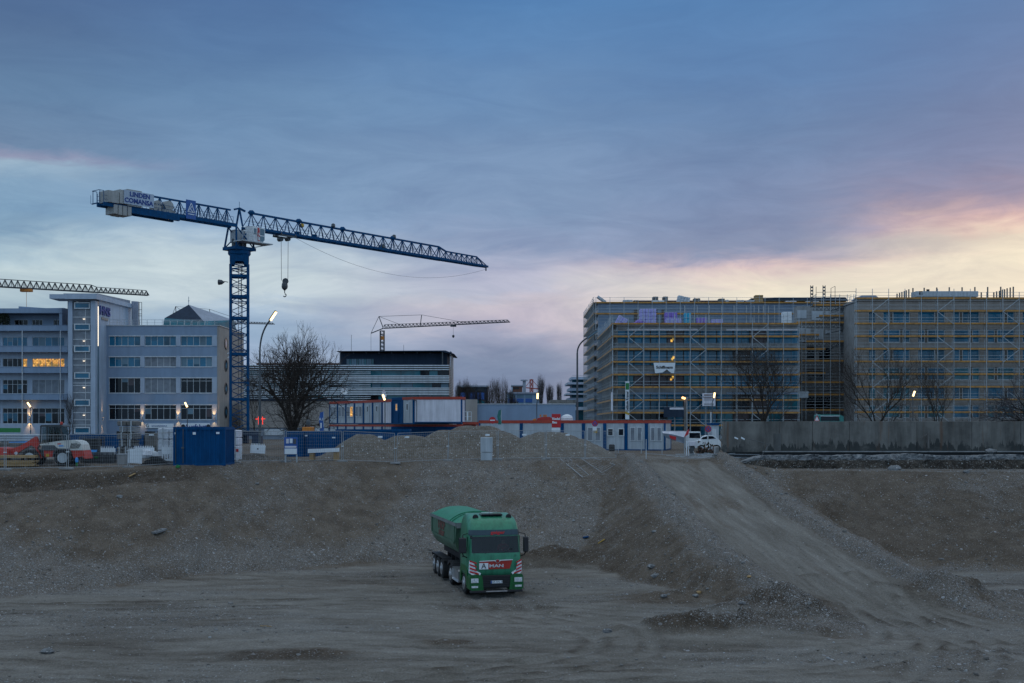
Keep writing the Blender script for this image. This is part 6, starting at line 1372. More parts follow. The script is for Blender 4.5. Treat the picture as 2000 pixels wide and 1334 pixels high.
# white plastic barriers and red white barrier
def barrier(label, p0, p1, y0, y1, Y, lean=0, teeth=True, mt='sign_white', stripes=False, slots=False, name='plastic_barrier', hole=False):
    t = thing(name, label, 'barrier', (PX((p0+p1)/2, Y), Y, PZ(y1, Y)), 0, 'white plastic site barriers'); x0, x1, z0, z1 = PX(p0, Y), PX(p1, Y), PZ(y1, Y), PZ(y0, Y); m = MB()
    if slots:
        n = max(3, int((x1-x0)/.16)); zm = z0+(z1-z0)*.45; m.box(x0, x1, Y, Y+.06, zm, z1-.04).box(x0, x1, Y, Y+.06, z0, z0+.1)
        for i in range(n+1): x = x0+(x1-x0-.06)*i/n; m.box(x, x+.06, Y+.001, Y+.059, z0+.1, zm)
    else: m.cham(x0, x1, Y, Y+.06, z0, z1-.05, .01)
    if teeth:
        n = int((x1-x0)/.11)
        for i in range(n): x = x0+.02+(x1-x0-.04)*i/n; m.box(x, x+.045, Y+.005, Y+.05, z1-.05, z1+.06)
    m.build('panel', mt, t)
    if stripes:
        n = 5
        for i in range(n):
            if i % 2: m = MB(); a = x0+(x1-x0)*i/n; m.box(a, a+(x1-x0)/n, Y-.01, Y-.002, z0+(z1-z0)*.62, z0+(z1-z0)*.88); m.build('red_stripe', 'sign_red', t)
    if hole: c = ((x0+x1)/2, Y-.012, (z0+z1)/2); MB().lathe([(.05, 0), (.05, .01)], c, 'y', 10).build('hole', 'black', t)
    t.rotation_euler = (0, lean, 0); return t
barrier('white barrier with a small hole leaning in front of the lamp post foot', 488.5, 517.5, 868, 885.5, 80, .06, hole=True)
barrier('red and white striped barrier between the storage container and the crane', 441, 472, 874, 897, 76, 0, teeth=False, stripes=True, slots=True)
barrier('large white barrier tilted against the fence left of the wrapped stack', 249, 277, 876, 905, 71.6, .06)
barrier('white barrier standing behind the black sheet pile', 262, 301, 872.5, 890, 74.5)
barrier('slotted white barrier touching the left side of the storage container', 316, 338, 872, 900, 72.8, 0, slots=True)
barrier('toothed pale barrier right of the dark mesh boxes', 196, 225, 874, 890, 76, 0)
# wrapped stacks
block_stack('wrapped_stack', 'tall white plastic wrapped stack between the crate tower and the storage container', 'wrapped load', 307, 352, 836, 900, 77.5, 1.5, 'foil', 2, 3, 0, 0)
block_stack('wrapped_stack', 'white printed sacks stacked right of the storage container', 'wrapped load', 437, 466, 840, 898, 79, 1.2, 'cont_white', 2, 4, 0, 0)
bg = thing('white_bag', 'crumpled white plastic bag on the black sheet pile', 'bag', (PX(286, 74), 74, .3)); m = MB(); m.lathe([(.1, .0), (.42, .05), (.5, .25), (.35, .5), (.1, .62)], (PX(286, 74), 74, .3), n=9); m.build('film', 'foil', bg)
bg = thing('clear_bag', 'greyish half transparent bag right of the white one', 'bag', (PX(297, 74.2), 74.2, .3)); m = MB(); m.lathe([(.1, .0), (.38, .05), (.42, .2), (.28, .42), (.1, .5)], (PX(299.5, 74.2), 74.2, .3), n=9); m.build('film', 'cont_grey', bg)
bp_ = thing('black_sheet_pile', 'low pile of black plastic sheeting behind the fence beside the storage container', 'pile', (PX(303, 72.6), 72.6, 0)); m = MB(); a, b = PX(277, 72.6), PX(333, 72.6)
for k in range(5): m.prism([(a+.1*k*(1+k % 2), .1*k), (b-.14*k, .1*k), (b-.14*k-.2, .1*k+.095), (a+.14*k+.1, .1*k+.095)], 'y', 72.3+.03*k, 73.6)
m.build('sheets', 'black', bp_)
# dark mesh boxes, crates
for i, (p0, p1, y0, y1, Y, lb) in enumerate(((155, 194, 853, 882, 78, 'upper dark wire mesh box right of the loader'), (158, 178, 884, 904, 74, 'left lower dark mesh box behind the fence'), (179, 199, 884, 904, 74.2, 'middle lower dark mesh box with a small green mark'), (200, 221, 884, 904, 74, 'right lower dark mesh box beside the grey bin'))):
    t = thing('mesh_box', lb, 'mesh box', (PX((p0+p1)/2, Y), Y, 0), 0, 'dark stacked mesh boxes'); x0, x1 = PX(p0, Y), PX(p1, Y); z0, z1 = (PZ(y1, Y) if i else 0), PZ(y0, Y); m = MB()
    for x in (x0, x1):
        for y in (Y, Y+.9): m.bar((x, y, z0), (x, y, z1), .06)
    n = 9
    for k in range(n+1): z = z0+(z1-z0)*k/n; m.bar((x0, Y, z), (x1, Y, z), .03).bar((x0, Y+.9, z), (x1, Y+.9, z), .03).bar((x0, Y, z), (x0, Y+.9, z), .03).bar((x1, Y, z), (x1, Y+.9, z), .03)
    for k in range(12): x = x0+(x1-x0)*k/11; m.bar((x, Y, z0), (x, Y, z1), .02)
    m.build('wire_frame', 'steel_dark', t); MB().cham(x0+.08, x1-.08, Y+.12, Y+.8, z0+.03, z1-.12, .04).build('contents', 'rubber', t)
    if i == 2: MB().box(x0+.2, x0+.4, Y-.03, Y-.02, z0+.3, z0+.4).build('mark', 'green_paint', t)
    if i == 0: MB().lathe([(.2, 0), (.2, .5)], ((x0+x1)/2, Y+.1, z0+.6), 'x', 10).build('blue_hose', 'tarp_blue', t)
for i, (p0, p1, y0, y1, mt, lb, nz) in enumerate(((228, 266, 822, 832, 'timber_grey', 'topmost olive crate of the tall crate tower', 1), (232, 264, 833, 844, 'concrete', 'pale sheet stack beneath the topmost crate', 3), (228, 266, 845, 858, 'timber_grey', 'slatted crate in the middle of the crate tower', 3), (231, 262, 859, 872, 'concrete_dark', 'dark grey crate low in the crate tower', 2), (227, 252, 873, 886, 'timber_grey', 'brown crate near the foot of the crate tower', 2))):
    block_stack('crate', lb, 'crate', p0, p1, y0, y1, 77-.02*i, 1.2, mt, 2, nz, 0, None, 'crates piled into a tower')
block_stack('crate', 'dark plank crate carrying the whole crate tower', 'crate', 226, 268, 886.5, 905, 77, 1.25, 'timber_grey', 3, 2, 0, 0, 'crates piled into a tower')
make('grey_bin', 'small grey bin with a pale rim in front of the crate tower', 'bin', (PX(237, 72.5), 72.5, 0), [('body', 'concrete', lambda m: m.cham(PX(228.5, 72.5), PX(246, 72.5), 72.5, 73.1, -.03, PZ(888, 72.5), .03)), ('rim', 'cont_grey', lambda m: m.cham(PX(228, 72.5), PX(246.5, 72.5), 72.45, 73.15, PZ(888, 72.5)+.003, PZ(886.5, 72.5), .01))])
make('portable_toilet', 'brown door panel with a white sheet beside the wrapped stack', 'cabin', (PX(294, 84), 84, 0), [('body', 'timber_grey', box_at(283, 305, 846, 871, 84, 1.2)), ('sheet', 'sign_white', box_at(291, 300, 848, 851, 83.9, .04)), ('lower_body', 'concrete_dark', lambda m: m.box(PX(283, 84), PX(305, 84), 84.01, 85.2, 0, PZ(871, 84)))])
# timber stacks
def timber_stack(label, p0, p1, y0, y1, Y, rows, mt='timber'):
    t = thing('timber_stack', label, 'timber', (PX((p0+p1)/2, Y), Y, 0), 0, 'stacked timber by the fence'); a, b = PX(p0, Y), PX(p1, Y); z0, z1 = PZ(y1, Y), PZ(y0, Y); h = (z1-z0)/rows; r_ = random.Random(p1)
    for k in range(rows):
        for j in range(3): MB().cham(a+r_.uniform(-.05, .02), b+r_.uniform(-.1, .1), Y+j*.22, Y+j*.22+.2, z0+k*h+.01, z0+(k+1)*h-.008, .008).build('plank', mt, t)
    for q in (.15, .5, .85): MB().cham(a+(b-a)*q-.05, a+(b-a)*q+.05, Y-.02, Y+.7, z0-.12, z0, .01).build('bearer', 'timber_grey', t)
    return t
timber_stack('upper timber stack of pale beams at the left edge behind the fence', -45, 67, 889, 895, 70.4, 1)
timber_stack('lower timber stack of yellow boards at the left edge behind the fence', -45, 66, 899.5, 911, 70.2, 4)
timber_stack('short dark board stack behind the loader wheel', 69, 102, 897, 908, 73.6, 3, 'timber_grey')
tp_ = MB(); tp_.prism([(PX(15, 78), PZ(869, 78)), (PX(50, 78), PZ(869, 78)), (PX(49, 78), PZ(862, 78)), (PX(18, 78), PZ(863, 78))], 'y', 78, 79.5); o = tp_.build('tarpaulin', 'tarp_blue'); tag(o, 'bright blue tarpaulin bundle behind the loader arm', 'tarpaulin')
make('pipe_bundle', 'bundle of pale grey plastic pipes behind the blue tarpaulin', 'pipes', (PX(40, 80), 80, 0), [('pipe', 'cont_grey', lambda m: [m.tube((PX(-12, 80), 80+.25*(i % 3), PZ(860, 80)+.16*(i//3)), (PX(76, 80), 80+.25*(i % 3), PZ(860, 80)+.16*(i//3)), .09, 8) for i in range(9)]), ('trestle', 'steel_dark', lambda m: [m.box(PX(p, 80)-.05, PX(p, 80)+.05, 79.9, 80.7, 0, PZ(860, 80)-.09) for p in (5, 35, 66)])])
make('stacked_pallets', 'dark stacked pallets below the pipe bundle at the left edge', 'pallet', (PX(15, 77), 77, 0), [('pallet', 'timber_grey', lambda m: [m.cham(PX(-20, 77), PX(62, 77), 77, 78.1, k*.16+.01, k*.16+.13, .01) for k in range(8)])])
gl = thing('gas_bottle', 'small blue and grey bottle with green foot behind the loader wheel', 'bottle', (PX(150, 71), 71, 0)); MB().lathe([(.08, .2), (.1, .22), (.1, .42), (.05, .48), (.03, .5)], (PX(150, 71), 71, -.02), n=12).build('body', 'tarp_blue', gl); MB().lathe([(.06, 0), (.06, .2)], (PX(150, 71), 71, -.02), n=10).build('foot', 'green_paint', gl)
sp_ = thing('green_scrap', 'bright green plastic scrap on the edge below the storage container', 'scrap', (PX(345, 70.6), 70.6, 0)); MB().prism([(PX(342.5, 70.6), -.12), (PX(350, 70.6), -.12), (PX(351, 70.6), -.02), (PX(345, 70.6), .06)], 'y', 70.6, 70.8).build('sheet', 'green_paint', sp_)
# generator / small machine behind container
make('orange_machine', 'small orange machine with dark top behind the tree and the low blue container', 'machine', (PX(600, 108), 108, 0), [('body', 'orange_paint', lambda m: m.cham(PX(590, 108), PX(609, 108), 108, 109.5, .6, PZ(834, 108), .05)), ('chassis', 'steel_dark', lambda m: m.cham(PX(588, 108), PX(611, 108), 108.1, 109.4, 0, .6, .05)), ('pump', 'steel_dark', lambda m: m.lathe([(.15, 0), (.2, .2), (.2, .5), (.1, .7)], (PX(600, 108), 108.6, PZ(834, 108)), n=10))])
nr_ = thing('red_light_sign', 'glowing red double cross light sign on a dark frame at the crane foot', 'sign', (PX(508.5, 135), 135, 0)); c = P3(508.5, 818.5, 135)
def glow(m):
    for dx in (-.22, .24): m.bar((c.x+dx, 135, c.z+.28), (c.x+dx+.02, 135, c.z-.62), .07)
    m.bar((c.x-.55, 135, c.z), (c.x+.55, 135, c.z+.03), .08)
m = MB(); glow(m); m.build('tube_light', 'red_glow', nr_); MB().bar((c.x, 135.1, 0), (c.x, 135.1, c.z+.5), .08).build('post', 'steel_dark', nr_)
# mixer silo parts beyond the row
def silo(m): m.prism([(PX(1048, 120), PZ(822, 120)), (PX(1050, 120), PZ(817, 120)), (PX(1058, 120), PZ(814.5, 120)), (PX(1074, 120), PZ(814, 120)), (PX(1078, 120), PZ(817, 120)), (PX(1078, 120), PZ(822, 120))], 'y', 120, 122.4)
make('truck_mixer', 'orange and crimson vehicle top behind the red topped containers', 'vehicle', (PX(1060, 120), 120, 0), [('crimson_body', 'red_paint', silo), ('orange_cab', 'orange_paint', lambda m: m.prism([(PX(1040, 120), PZ(823, 120)), (PX(1041, 120), PZ(819, 120)), (PX(1047, 120), PZ(817, 120)), (PX(1047.6, 120), PZ(823, 120))], 'y', 120, 122.4)), ('chassis', 'steel_dark', lambda m: m.cham(PX(1040, 120), PX(1078, 120), 120.1, 122.3, .5, PZ(823.2, 120), .05)), ('wheel', 'rubber', lambda m: [m.lathe([(.5, 0), (.52, .1), (.5, .3)], (PX(p, 120), 120.0, .5), 'y', 16) for p in (1044, 1066, 1073)]), ('beacon', 'orange_paint', lambda m: [m.lathe([(.09, 0), (.09, .22)], (PX(p, 120), 121, PZ(814, 120)), n=8) for p in (1056, 1063, 1067)])])
make('white_tank', 'white rounded tank top right of the red company sign', 'tank', (PX(1108, 118), 118, 0), [('tank', 'white_paint', lambda m: m.lathe([(.55, 0), (.6, 2.4), (.6, 3.05), (.5, 3.3), (.2, 3.45), (.02, 3.48)], (PX(1108, 118), 118.6, 0), n=24)), ('ring', 'steel', lambda m: m.lathe([(.615, 3.0), (.615, 3.06)], (PX(1108, 118), 118.6, 0), n=24))])
# banners on the scaffold
vb = board('vertical_banner', 'long vertical white banner with green photo top on the scaffold corner', 1221.3, 1229.2, 745, 819, 187.2, 'sign_white', post=False, zb=PZ(819, 187.2), cat='banner')
MB().box(PX(1222, 187.2), PX(1228.6, 187.2), 187.17, 187.197, PZ(761, 187.2), PZ(748, 187.2)).build('green_field', 'green_paint', vb)
MB().add([P3(1221.3, 803, 187.16), P3(1229.2, 807, 187.16), P3(1229.2, 811, 187.16), P3(1221.3, 808, 187.16), P3(1221.3, 803, 187.19), P3(1229.2, 807, 187.19), P3(1229.2, 811, 187.19), P3(1221.3, 808, 187.19)], [(3,2,1,0),(4,5,6,7),(0,1,5,4),(2,3,7,6)]).build('ochre_band', 'yellow_paint', vb)
text('Gebäude Kramer', .62, 'ink', vb, (PX(1225.2, 187.2), 187.15, PZ(784, 187.2)), rot=(R(90), -R(90), 0), bold=.01, sx=.75)
wb = thing('sagging_banner', 'sagging white company banner tied to the front scaffold, notched at its lower edge', 'banner', (PX(1298, 187.3), 187.3, PZ(729, 187.3))); m = MB(); Yy = 187.3
pts = [(1276.5, 708.6), (1319, 708.6), (1316.5, 729), (1311, 728.5), (1302.5, 721.5), (1294, 727.5), (1279.5, 729)]
m.prism([(PX(a, Yy), PZ(b, Yy)) for a, b in pts], 'y', Yy-.04, Yy); m.build('sheet', 'sign_white', wb); text('Schiffmann', .62, 'ink', wb, (PX(1298, Yy), Yy-.06, PZ(717.5, Yy)), bold=.02)
MB().box(PX(1288, Yy), PX(1312, Yy), Yy-.055, Yy-.043, PZ(720.6, Yy), PZ(719.9, Yy)).build('underline', 'frame_white', wb)
pb2 = board('scaffold_poster', 'white poster board with brown lines beside the lit lamp on the scaffold', 1371.8, 1397.3, 768, 793, 187.2, 'cont_white', post=False, zb=PZ(793, 187.2))
for (a, b) in ((770.5, 772.5), (776, 776.6), (778.5, 779.5), (781.2, 781.8), (788.3, 789), (790.2, 790.8)): MB().box(PX(1375, 187.2), PX(1394, 187.2), 187.17, 187.197, PZ(b, 187.2), PZ(a, 187.2)).build('text_line', 'brick' if a < 779 else 'timber_grey', pb2)
MB().box(PX(1371.8, 187.2), PX(1397.3, 187.2), 187.17, 187.196, PZ(776, 187.2), PZ(775, 187.2)).build('gap_line', 'ink', pb2)
pb3 = board('scaffold_poster', 'faint grey poster board behind the tree branches on the stair scaffold', 1560, 1579, 763.5, 777, 194, 'cont_grey', post=False, zb=PZ(777, 194))
nb = board('dark_net', 'dark blue debris net with a pale printed strip on the lower scaffold', 1296, 1336, 795, 815, 187.1, 'slate', post=False, zb=PZ(815, 187.1), cat='net')
MB().box(PX(1308, 187.1), PX(1335, 187.1), 187.07, 187.097, PZ(800, 187.1), PZ(796, 187.1)).build('printed_strip', 'cont_white', nb)
ub = board('white_strip_sign', 'narrow white strip banner hanging on the left side scaffold', 1193.5, 1197, 766, 802, 187.6, 'cont_white', post=False, zb=PZ(802, 187.6), cat='banner')
# timber pole with floodlights
wp = make('timber_light_pole', 'square timber pole with a crossarm and two warm floodlights at the ramp top', 'light pole', (PX(1340, 118), 118, 0), [('pole', 'timber_grey', lambda m: m.cham(PX(1336.5, 118), PX(1340.5, 118), 118, 118.2, 0, PZ(775, 118), .02)), ('second_pole', 'steel', lambda m: m.box(PX(1341.2, 118), PX(1342.6, 118), 118.05, 118.15, 0, PZ(776, 118))), ('arm', 'timber_grey', lambda m: [m.bar(P3(1341, 783, 117.95), P3(1347, 778, 117.95), .07), m.bar(P3(1330, 777, 118), P3(1341, 777, 118), .05)])])
for p, y in ((1333.2, 777), (1336.4, 778)): MB().lathe([(.04, 0), (.12, -.1), (.12, -.16)], P3(p, y, 117.9), 'y', 10).build('floodlight', 'lamp_on', wp)
tag(MB().bar(P3(1388.5, 805, 118), P3(1388.5, 832, 118), .1).build('white_post', 'frame_white'), 'thin white post behind the white car roof', 'post')
# kiosk, van, car
make('white_kiosk', 'small pale cabin with a blue roof behind the car, touching the concrete wall', 'cabin', (PX(1396, 112), 112, 0), [('wall', 'cont_grey', box_at(1389, 1404, 831, 880, 112, 2)), ('roof', 'cont_blue', box_at(1388, 1405, 826, 830.6, 111.9, 2.2)), ('door', 'frame_white', box_at(1391, 1399, 838, 870, 111.95, .04))])
def vehicle(name, label, prof, win, Y, w, mt, wheels, mat_g='glass_dark'):
    xs_ = [p[0] for p in prof]; t = thing(name, label, 'car' if 'car' in name else 'van', (PX(sum(xs_)/len(xs_), Y), Y, 0)); m = MB(); P = [(PX(a, Y), PZ(b, Y)) for a, b in prof]
    m.prism(P, 'y', Y+.1, Y+w-.1); cx_ = sum(p[0] for p in P)/len(P); cz_ = sum(p[1] for p in P)/len(P)
    m.prism([(cx_+(a-cx_)*.985, cz_+(b-cz_)*.96) for a, b in P], 'y', Y, Y+.098); m.build('body', mt, t)
    for wd in win: MB().prism([(PX(a, Y), PZ(b, Y)) for a, b in wd], 'y', Y-.02, Y-.003).build('window', mat_g, t)
    for p in wheels:
        f = MB().lathe([(.28, -.02), (.33, 0), (.33, .2), (.28, .22)], (PX(p, Y), Y-.03, .32), 'y', 20).build('wheel', 'rubber', t); MB().lathe([(.2, 0), (.2, .02)], (PX(p, Y), Y-.07, .32), 'y', 14).build('rim', 'steel', f)
    return t
vehicle('white_van', 'white van with a dark rear window parked at the ramp top', [(1344.5, 876), (1344.5, 848), (1347, 843), (1368, 843), (1369.5, 853), (1372, 876)], [[(1346.5, 855.5), (1346.5, 845.5), (1367, 845.5), (1367.5, 855.5)]], 108, 1.9, 'white_paint', (1350,))
vehicle('white_car', 'white car with dark side windows between the van and the concrete wall', [(1363, 874), (1363, 862), (1371, 859), (1377, 852.5), (1383, 850.2), (1393, 850.3), (1399, 853.5), (1406, 860), (1408, 863), (1408, 874)], [[(1368.5, 858), (1373, 853.7), (1381, 851.8), (1381, 857.5)], [(1382.2, 857.5), (1382.2, 851.8), (1392, 852), (1398.5, 856.6)]], 105, 1.7, 'white_paint', (1370, 1400))
make('white_board', 'white upright boards and flat box in front of the van', 'board', (PX(1345, 93), 93, 0), [('post', 'sign_white', lambda m: m.box(PX(1340, 93), PX(1342, 93), 93, 93.1, 0, PZ(861, 93))), ('post', 'sign_white', lambda m: m.box(PX(1344, 93), PX(1345.5, 93), 93, 93.1, 0, PZ(862, 93))), ('flat_box', 'cont_white', lambda m: m.cham(PX(1346, 93), PX(1359, 93), 93, 93.5, PZ(871, 93), PZ(862, 93), .02)), ('leg', 'steel_dark', lambda m: m.box(PX(1349, 93), PX(1356, 93), 93.1, 93.4, 0, PZ(871, 93)))])
r_ = random.Random(12); m = MB()
for i in range(260):
    c = Vector((PX(r_.uniform(1362, 1396), 91), 91+r_.uniform(-.3, .3), abs(r_.gauss(0, .4)))); u = Vector((r_.gauss(0,1), r_.gauss(0,1), r_.gauss(0,1.5))).normalized()*.14; v = u.orthogonal().normalized()*.09; m.mat(r_.choice((0, 0, 1, 2))).add([c-u, c+v, c+u, c-v], [(0,1,2,3)])
o = m.build('brushwood_pile', ['twig', 'brick', 'hedge']); tag(o, 'tangled brown and reddish brushwood in front of the white car', 'brushwood')
tag(MB().cham(PX(1396, 88), PX(1405, 88), 88, 88.5, 0, PZ(872, 88), .06).build('concrete_cube', 'concrete'), 'pale concrete cube at the foot of the concrete wall end', 'block')
# crumpled red white banner over a fence
cb2 = thing('crumpled_banner', 'crumpled white banner with a red field drooping over the fence at the ramp top', 'banner', (PX(1320, 98), 98, 0)); m = MB(); Yy = 98
V_ = [P3(a, b, Yy+dy) for a, b, dy in ((1293,842.5,0),(1317,842.5,-.1),(1341,842.5,0),(1346,837,.2),(1336,854,-.15),(1312,848,-.2),(1295,846,-.1),(1322,862,-.1),(1300,855,0),(1336,866,.05),(1345,848,.1))]
m.add(V_, [(0,6,5,1),(1,5,4),(1,4,2)]).mat(1).add(V_, [(2,4,10,3)]).mat(2).add(V_, [(6,8,7,5),(5,7,9,4)]); m.build('sheet', ['cont_white', 'sign_red', 'plaster_grey'], cb2)
MB().add([P3(1307, 850, Yy-.25), P3(1321, 853, Yy-.25), P3(1320, 860, Yy-.25), P3(1309, 856, Yy-.25)], [(0,1,2,3)]).build('red_field', 'sign_red', cb2)
m = MB(); [m.tube((PX(p, Yy), Yy, 0), (PX(p, Yy), Yy, PZ(842, Yy)), .03, 6) for p in (1293, 1337)]; m.tube((PX(1293, Yy), Yy, PZ(842, Yy)), (PX(1337, Yy), Yy, PZ(842, Yy)), .02, 5); m.build('support', 'steel', cb2)
for p, y0, lb in ((1207.5, 843, 'grey steel post in front of the small windowed container'), (1252.5, 843, 'grey steel post right of the small windows'), (1262, 858, 'short leaning steel post at the left edge of the ramp top')): x = PX(p, 100 if p < 1260 else 84); tag(MB().tube((x, 100 if p < 1260 else 84, 0), (x, 100 if p < 1260 else 84, PZ(y0, 100 if p < 1260 else 84)), .035, 6).build('steel_post', 'steel'), lb, 'post')
tag(MB().cham(PX(1190, 108), PX(1201, 108), 108, 108.6, 0, PZ(868, 108), .08).build('cable_drum', 'black'), 'black cable box on the ground under the small container windows', 'box')
# warning triangle and green van roof behind the wall
wt = thing('warning_sign', 'triangular roadworks warning sign peeking over the concrete wall', 'sign', (PX(1595.5, 100), 100, 0)); c = P3(1595.5, 817, 100); m = MB(); m.prism([(c.x-.22, c.z-.22), (c.x+.22, c.z-.22), (c.x, c.z+.25)], 'y', 100, 100.03); m.build('face', 'sign_white', wt)
m = MB(); [m.bar(a, b, .02, .05) for a, b in (((c.x-.22,99.99,c.z-.22),(c.x+.22,99.99,c.z-.22)), ((c.x+.22,99.99,c.z-.22),(c.x,99.99,c.z+.25)), ((c.x,99.99,c.z+.25),(c.x-.22,99.99,c.z-.22)))]; m.build('red_border', 'sign_red', wt); m = MB(); m.tube((c.x, 100.06, 0), (c.x, 100.06, c.z+.4), .03, 6); m.build('post', 'steel', wt)
gv = vehicle('green_van', 'turquoise van roof with a pale windscreen strip behind the concrete wall', [(1600, 870), (1600, 812), (1603, 809.5), (1640, 809.5), (1648, 813), (1650, 870)], [[(1603, 822), (1603, 813.5), (1638, 813.5), (1640, 822)]], 104, 1.9, 'teal_paint', (1610, 1640))
MB().box(PX(1602, 104), PX(1640, 104), 103.95, 103.975, PZ(813, 104), PZ(812, 104)).build('trim', 'sign_white', gv)
# ---- concrete wall, broken foundation strip
Yc_ = 86.5; cw = thing('concrete_wall', 'long stained grey concrete wall with vertical joints right of the ramp top', 'wall', (PX(1700, Yc_), Yc_, .2))
def on_ground(p, y):
    yy = np.arange(30, 90, .1); xx = (p-1000)*yy/F; zz_ = terr(xx, yy)[0]; k = int(np.argmax(CZ-(y-HOR)*yy/F <= zz_)); return Vector((float(xx[k]), float(yy[k]), float(zz_[k])))
def wallmat():
    m, nt, b = newmat('stained_wall'); g = N(nt, 'ShaderNodeNewGeometry'); P = g.outputs[0]
    def ns(sc, v, det=6.0, s=0): 
        n = N(nt, 'ShaderNodeTexNoise', Scale=sc, Detail=det, Roughness=.65); nt.links.new(vmul(nt, P, v), n.inputs['Vector']); return n.outputs[0]
    c = ramp(nt, ns(1.0, (1, 1, .9)), [(.3, (.105, .10, .092)), (.7, (.185, .177, .162))])
    c = mixc(nt, 1.0, c, ramp(nt, ns(1.0, (1.1, 1.1, .16)), [(.35, g3(.55)), (.6, g3(1.1))]), 'MULTIPLY')
    sx = N(nt, 'ShaderNodeSeparateXYZ'); nt.links.new(P, sx.inputs[0])
    hgt = mth(nt, 'SUBTRACT', sx.outputs[2], .35)
    moss = mth(nt, 'LESS_THAN', mth(nt, 'ADD', hgt, mth(nt, 'MULTIPLY', mth(nt, 'SUBTRACT', ns(1.0, (3.2, 1, .4)), .5), 2.8)), .62)
    moss = mth(nt, 'MULTIPLY', moss, ramp(nt, ns(.5, (1, 1, 1)), [(.38, g3(0)), (.52, g3(.9))]))
    c = mixc(nt, moss, c, (.028, .032, .032, 1))
    rust = ramp(nt, ns(1.0, (1.9, 1, .1)), [(.6, g3(0)), (.68, g3(.6))]); c = mixc(nt, rust, c, (.13, .065, .035, 1))
    nt.links.new(c, b.inputs['Base Color']); b.inputs['Roughness'].default_value = .9
    bp = N(nt, 'ShaderNodeBump', Strength=.3, Distance=.04); nt.links.new(ns(6.0, (1, 1, 1)), bp.inputs['Height']); nt.links.new(bp.outputs[0], b.inputs['Normal'])
wallmat()
zt_, zb2 = 2.7, .42
segs = [1409, 1522, 1587, 1659, 1791, 1898, 1994, 2110, 2250]
for i in range(len(segs)-1):
    a, b = PX(segs[i], Yc_)+.012, PX(segs[i+1], Yc_)-.012; dz = (i % 3)*.012; m = MB()
    if i == 0:
        m.cham(a+.3, b, Yc_, Yc_+.35, zb2, zt_-.02, .015); rn = random.Random(2)
        V_ = [];
        for k in range(9):
            z = zb2+(zt_-.02-zb2)*k/8; V_ += [(a+.3, Yc_+.01, z), (a+rn.uniform(-.12, .16), Yc_+.02, z), (a+rn.uniform(-.1, .2), Yc_+.33, z), (a+.3, Yc_+.34, z)]
        m.add(V_, [(k*4+j, k*4+j+1, (k+1)*4+j+1, (k+1)*4+j) for k in range(8) for j in range(3)]+[(0,1,2,3), (32,33,34,35)])
    else: m.cham(a, b, Yc_+(i % 2)*.012, Yc_+.35, zb2, zt_-dz+.0, .015)
    m.build('wall_panel', 'stained_wall', cw)
m = MB(); a, b = PX(1409, Yc_), PX(2250, Yc_); m.box(a+.4, b, Yc_+.05, Yc_+.3, -.6, zb2-.003); m.build('footing_shade', 'black', cw)  # base painted black for the shade in the gap under the wall
m = MB(); m.box(a+3, b, Yc_-.14, Yc_-.003, zb2+.01, zb2+.09); m.build('ledge', 'concrete', cw)
for px_, w_, h_ in ((1525, .5, 1.2),): m = MB(); m.cham(PX(1511, Yc_), PX(1525, Yc_), Yc_-.05, Yc_-.003, zb2+.1, PZ(846.5, Yc_), .01); m.build('bricked_patch', 'concrete_dark', cw)
tag(MB().bar(P3(1796, 857, 86.2), P3(1814, 846.5, 86.2), .06).bar(P3(1813, 847, 86.2), P3(1813, 876, 86.2), .14).bar(P3(1817.5, 841, 86.25), P3(1817.5, 866, 86.25), .03).build('bent_prop', 'timber_grey'), 'bent brown prop with a diagonal arm leaning on the concrete wall', 'prop')
# broken concrete strip below the wall
fs = thing('broken_foundation', 'rough pale broken concrete strip running below the concrete wall', 'foundation', (PX(1700, 82), 82, 0)); nx, nz = 420, 10; x0, x1 = PX(1432, 82), PX(2230, 82)
Xs = np.linspace(x0, x1, nx); U = np.linspace(0, 1, nz); XX, UU = np.meshgrid(Xs, U)
top = .34+.10*fbm(XX*.8, XX*0, 3)+.06*fbm(XX*4, XX*0, 4)-.5*sst(x0+2.5, x0, XX); bot = -.75
gapm = 0
ZZ = bot+(top-bot)*UU; YY = 82.2+.30*fbm(XX*1.2, ZZ*1.5, 5)+.22*np.abs(fbm(XX*3.1, ZZ*3.3, 6))+.10*fbm(XX*8, ZZ*8, 7)-.5*(1-UU)*.3
V_ = [(float(a), float(b), float(c)) for a, b, c in zip(XX.ravel(), YY.ravel(), ZZ.ravel())]; k0 = len(V_)
V_ += [(float(Xs[i]), 83.6, float(top[-1][i])-.02) for i in range(nx)]
m = MB(); m.add(V_, [(j*nx+i, j*nx+i+1, (j+1)*nx+i+1, (j+1)*nx+i) for j in range(nz-1) for i in range(nx-1)]+[((nz-1)*nx+i, (nz-1)*nx+i+1, k0+i+1, k0+i) for i in range(nx-1)])
m.build('broken_face', 'rubble', fs)
MB().box(x0+1, x1, 83.6, 86.4, -.5, -.1).build('trench_shade', 'black', fs)  # black box stands in for the shade inside the recess
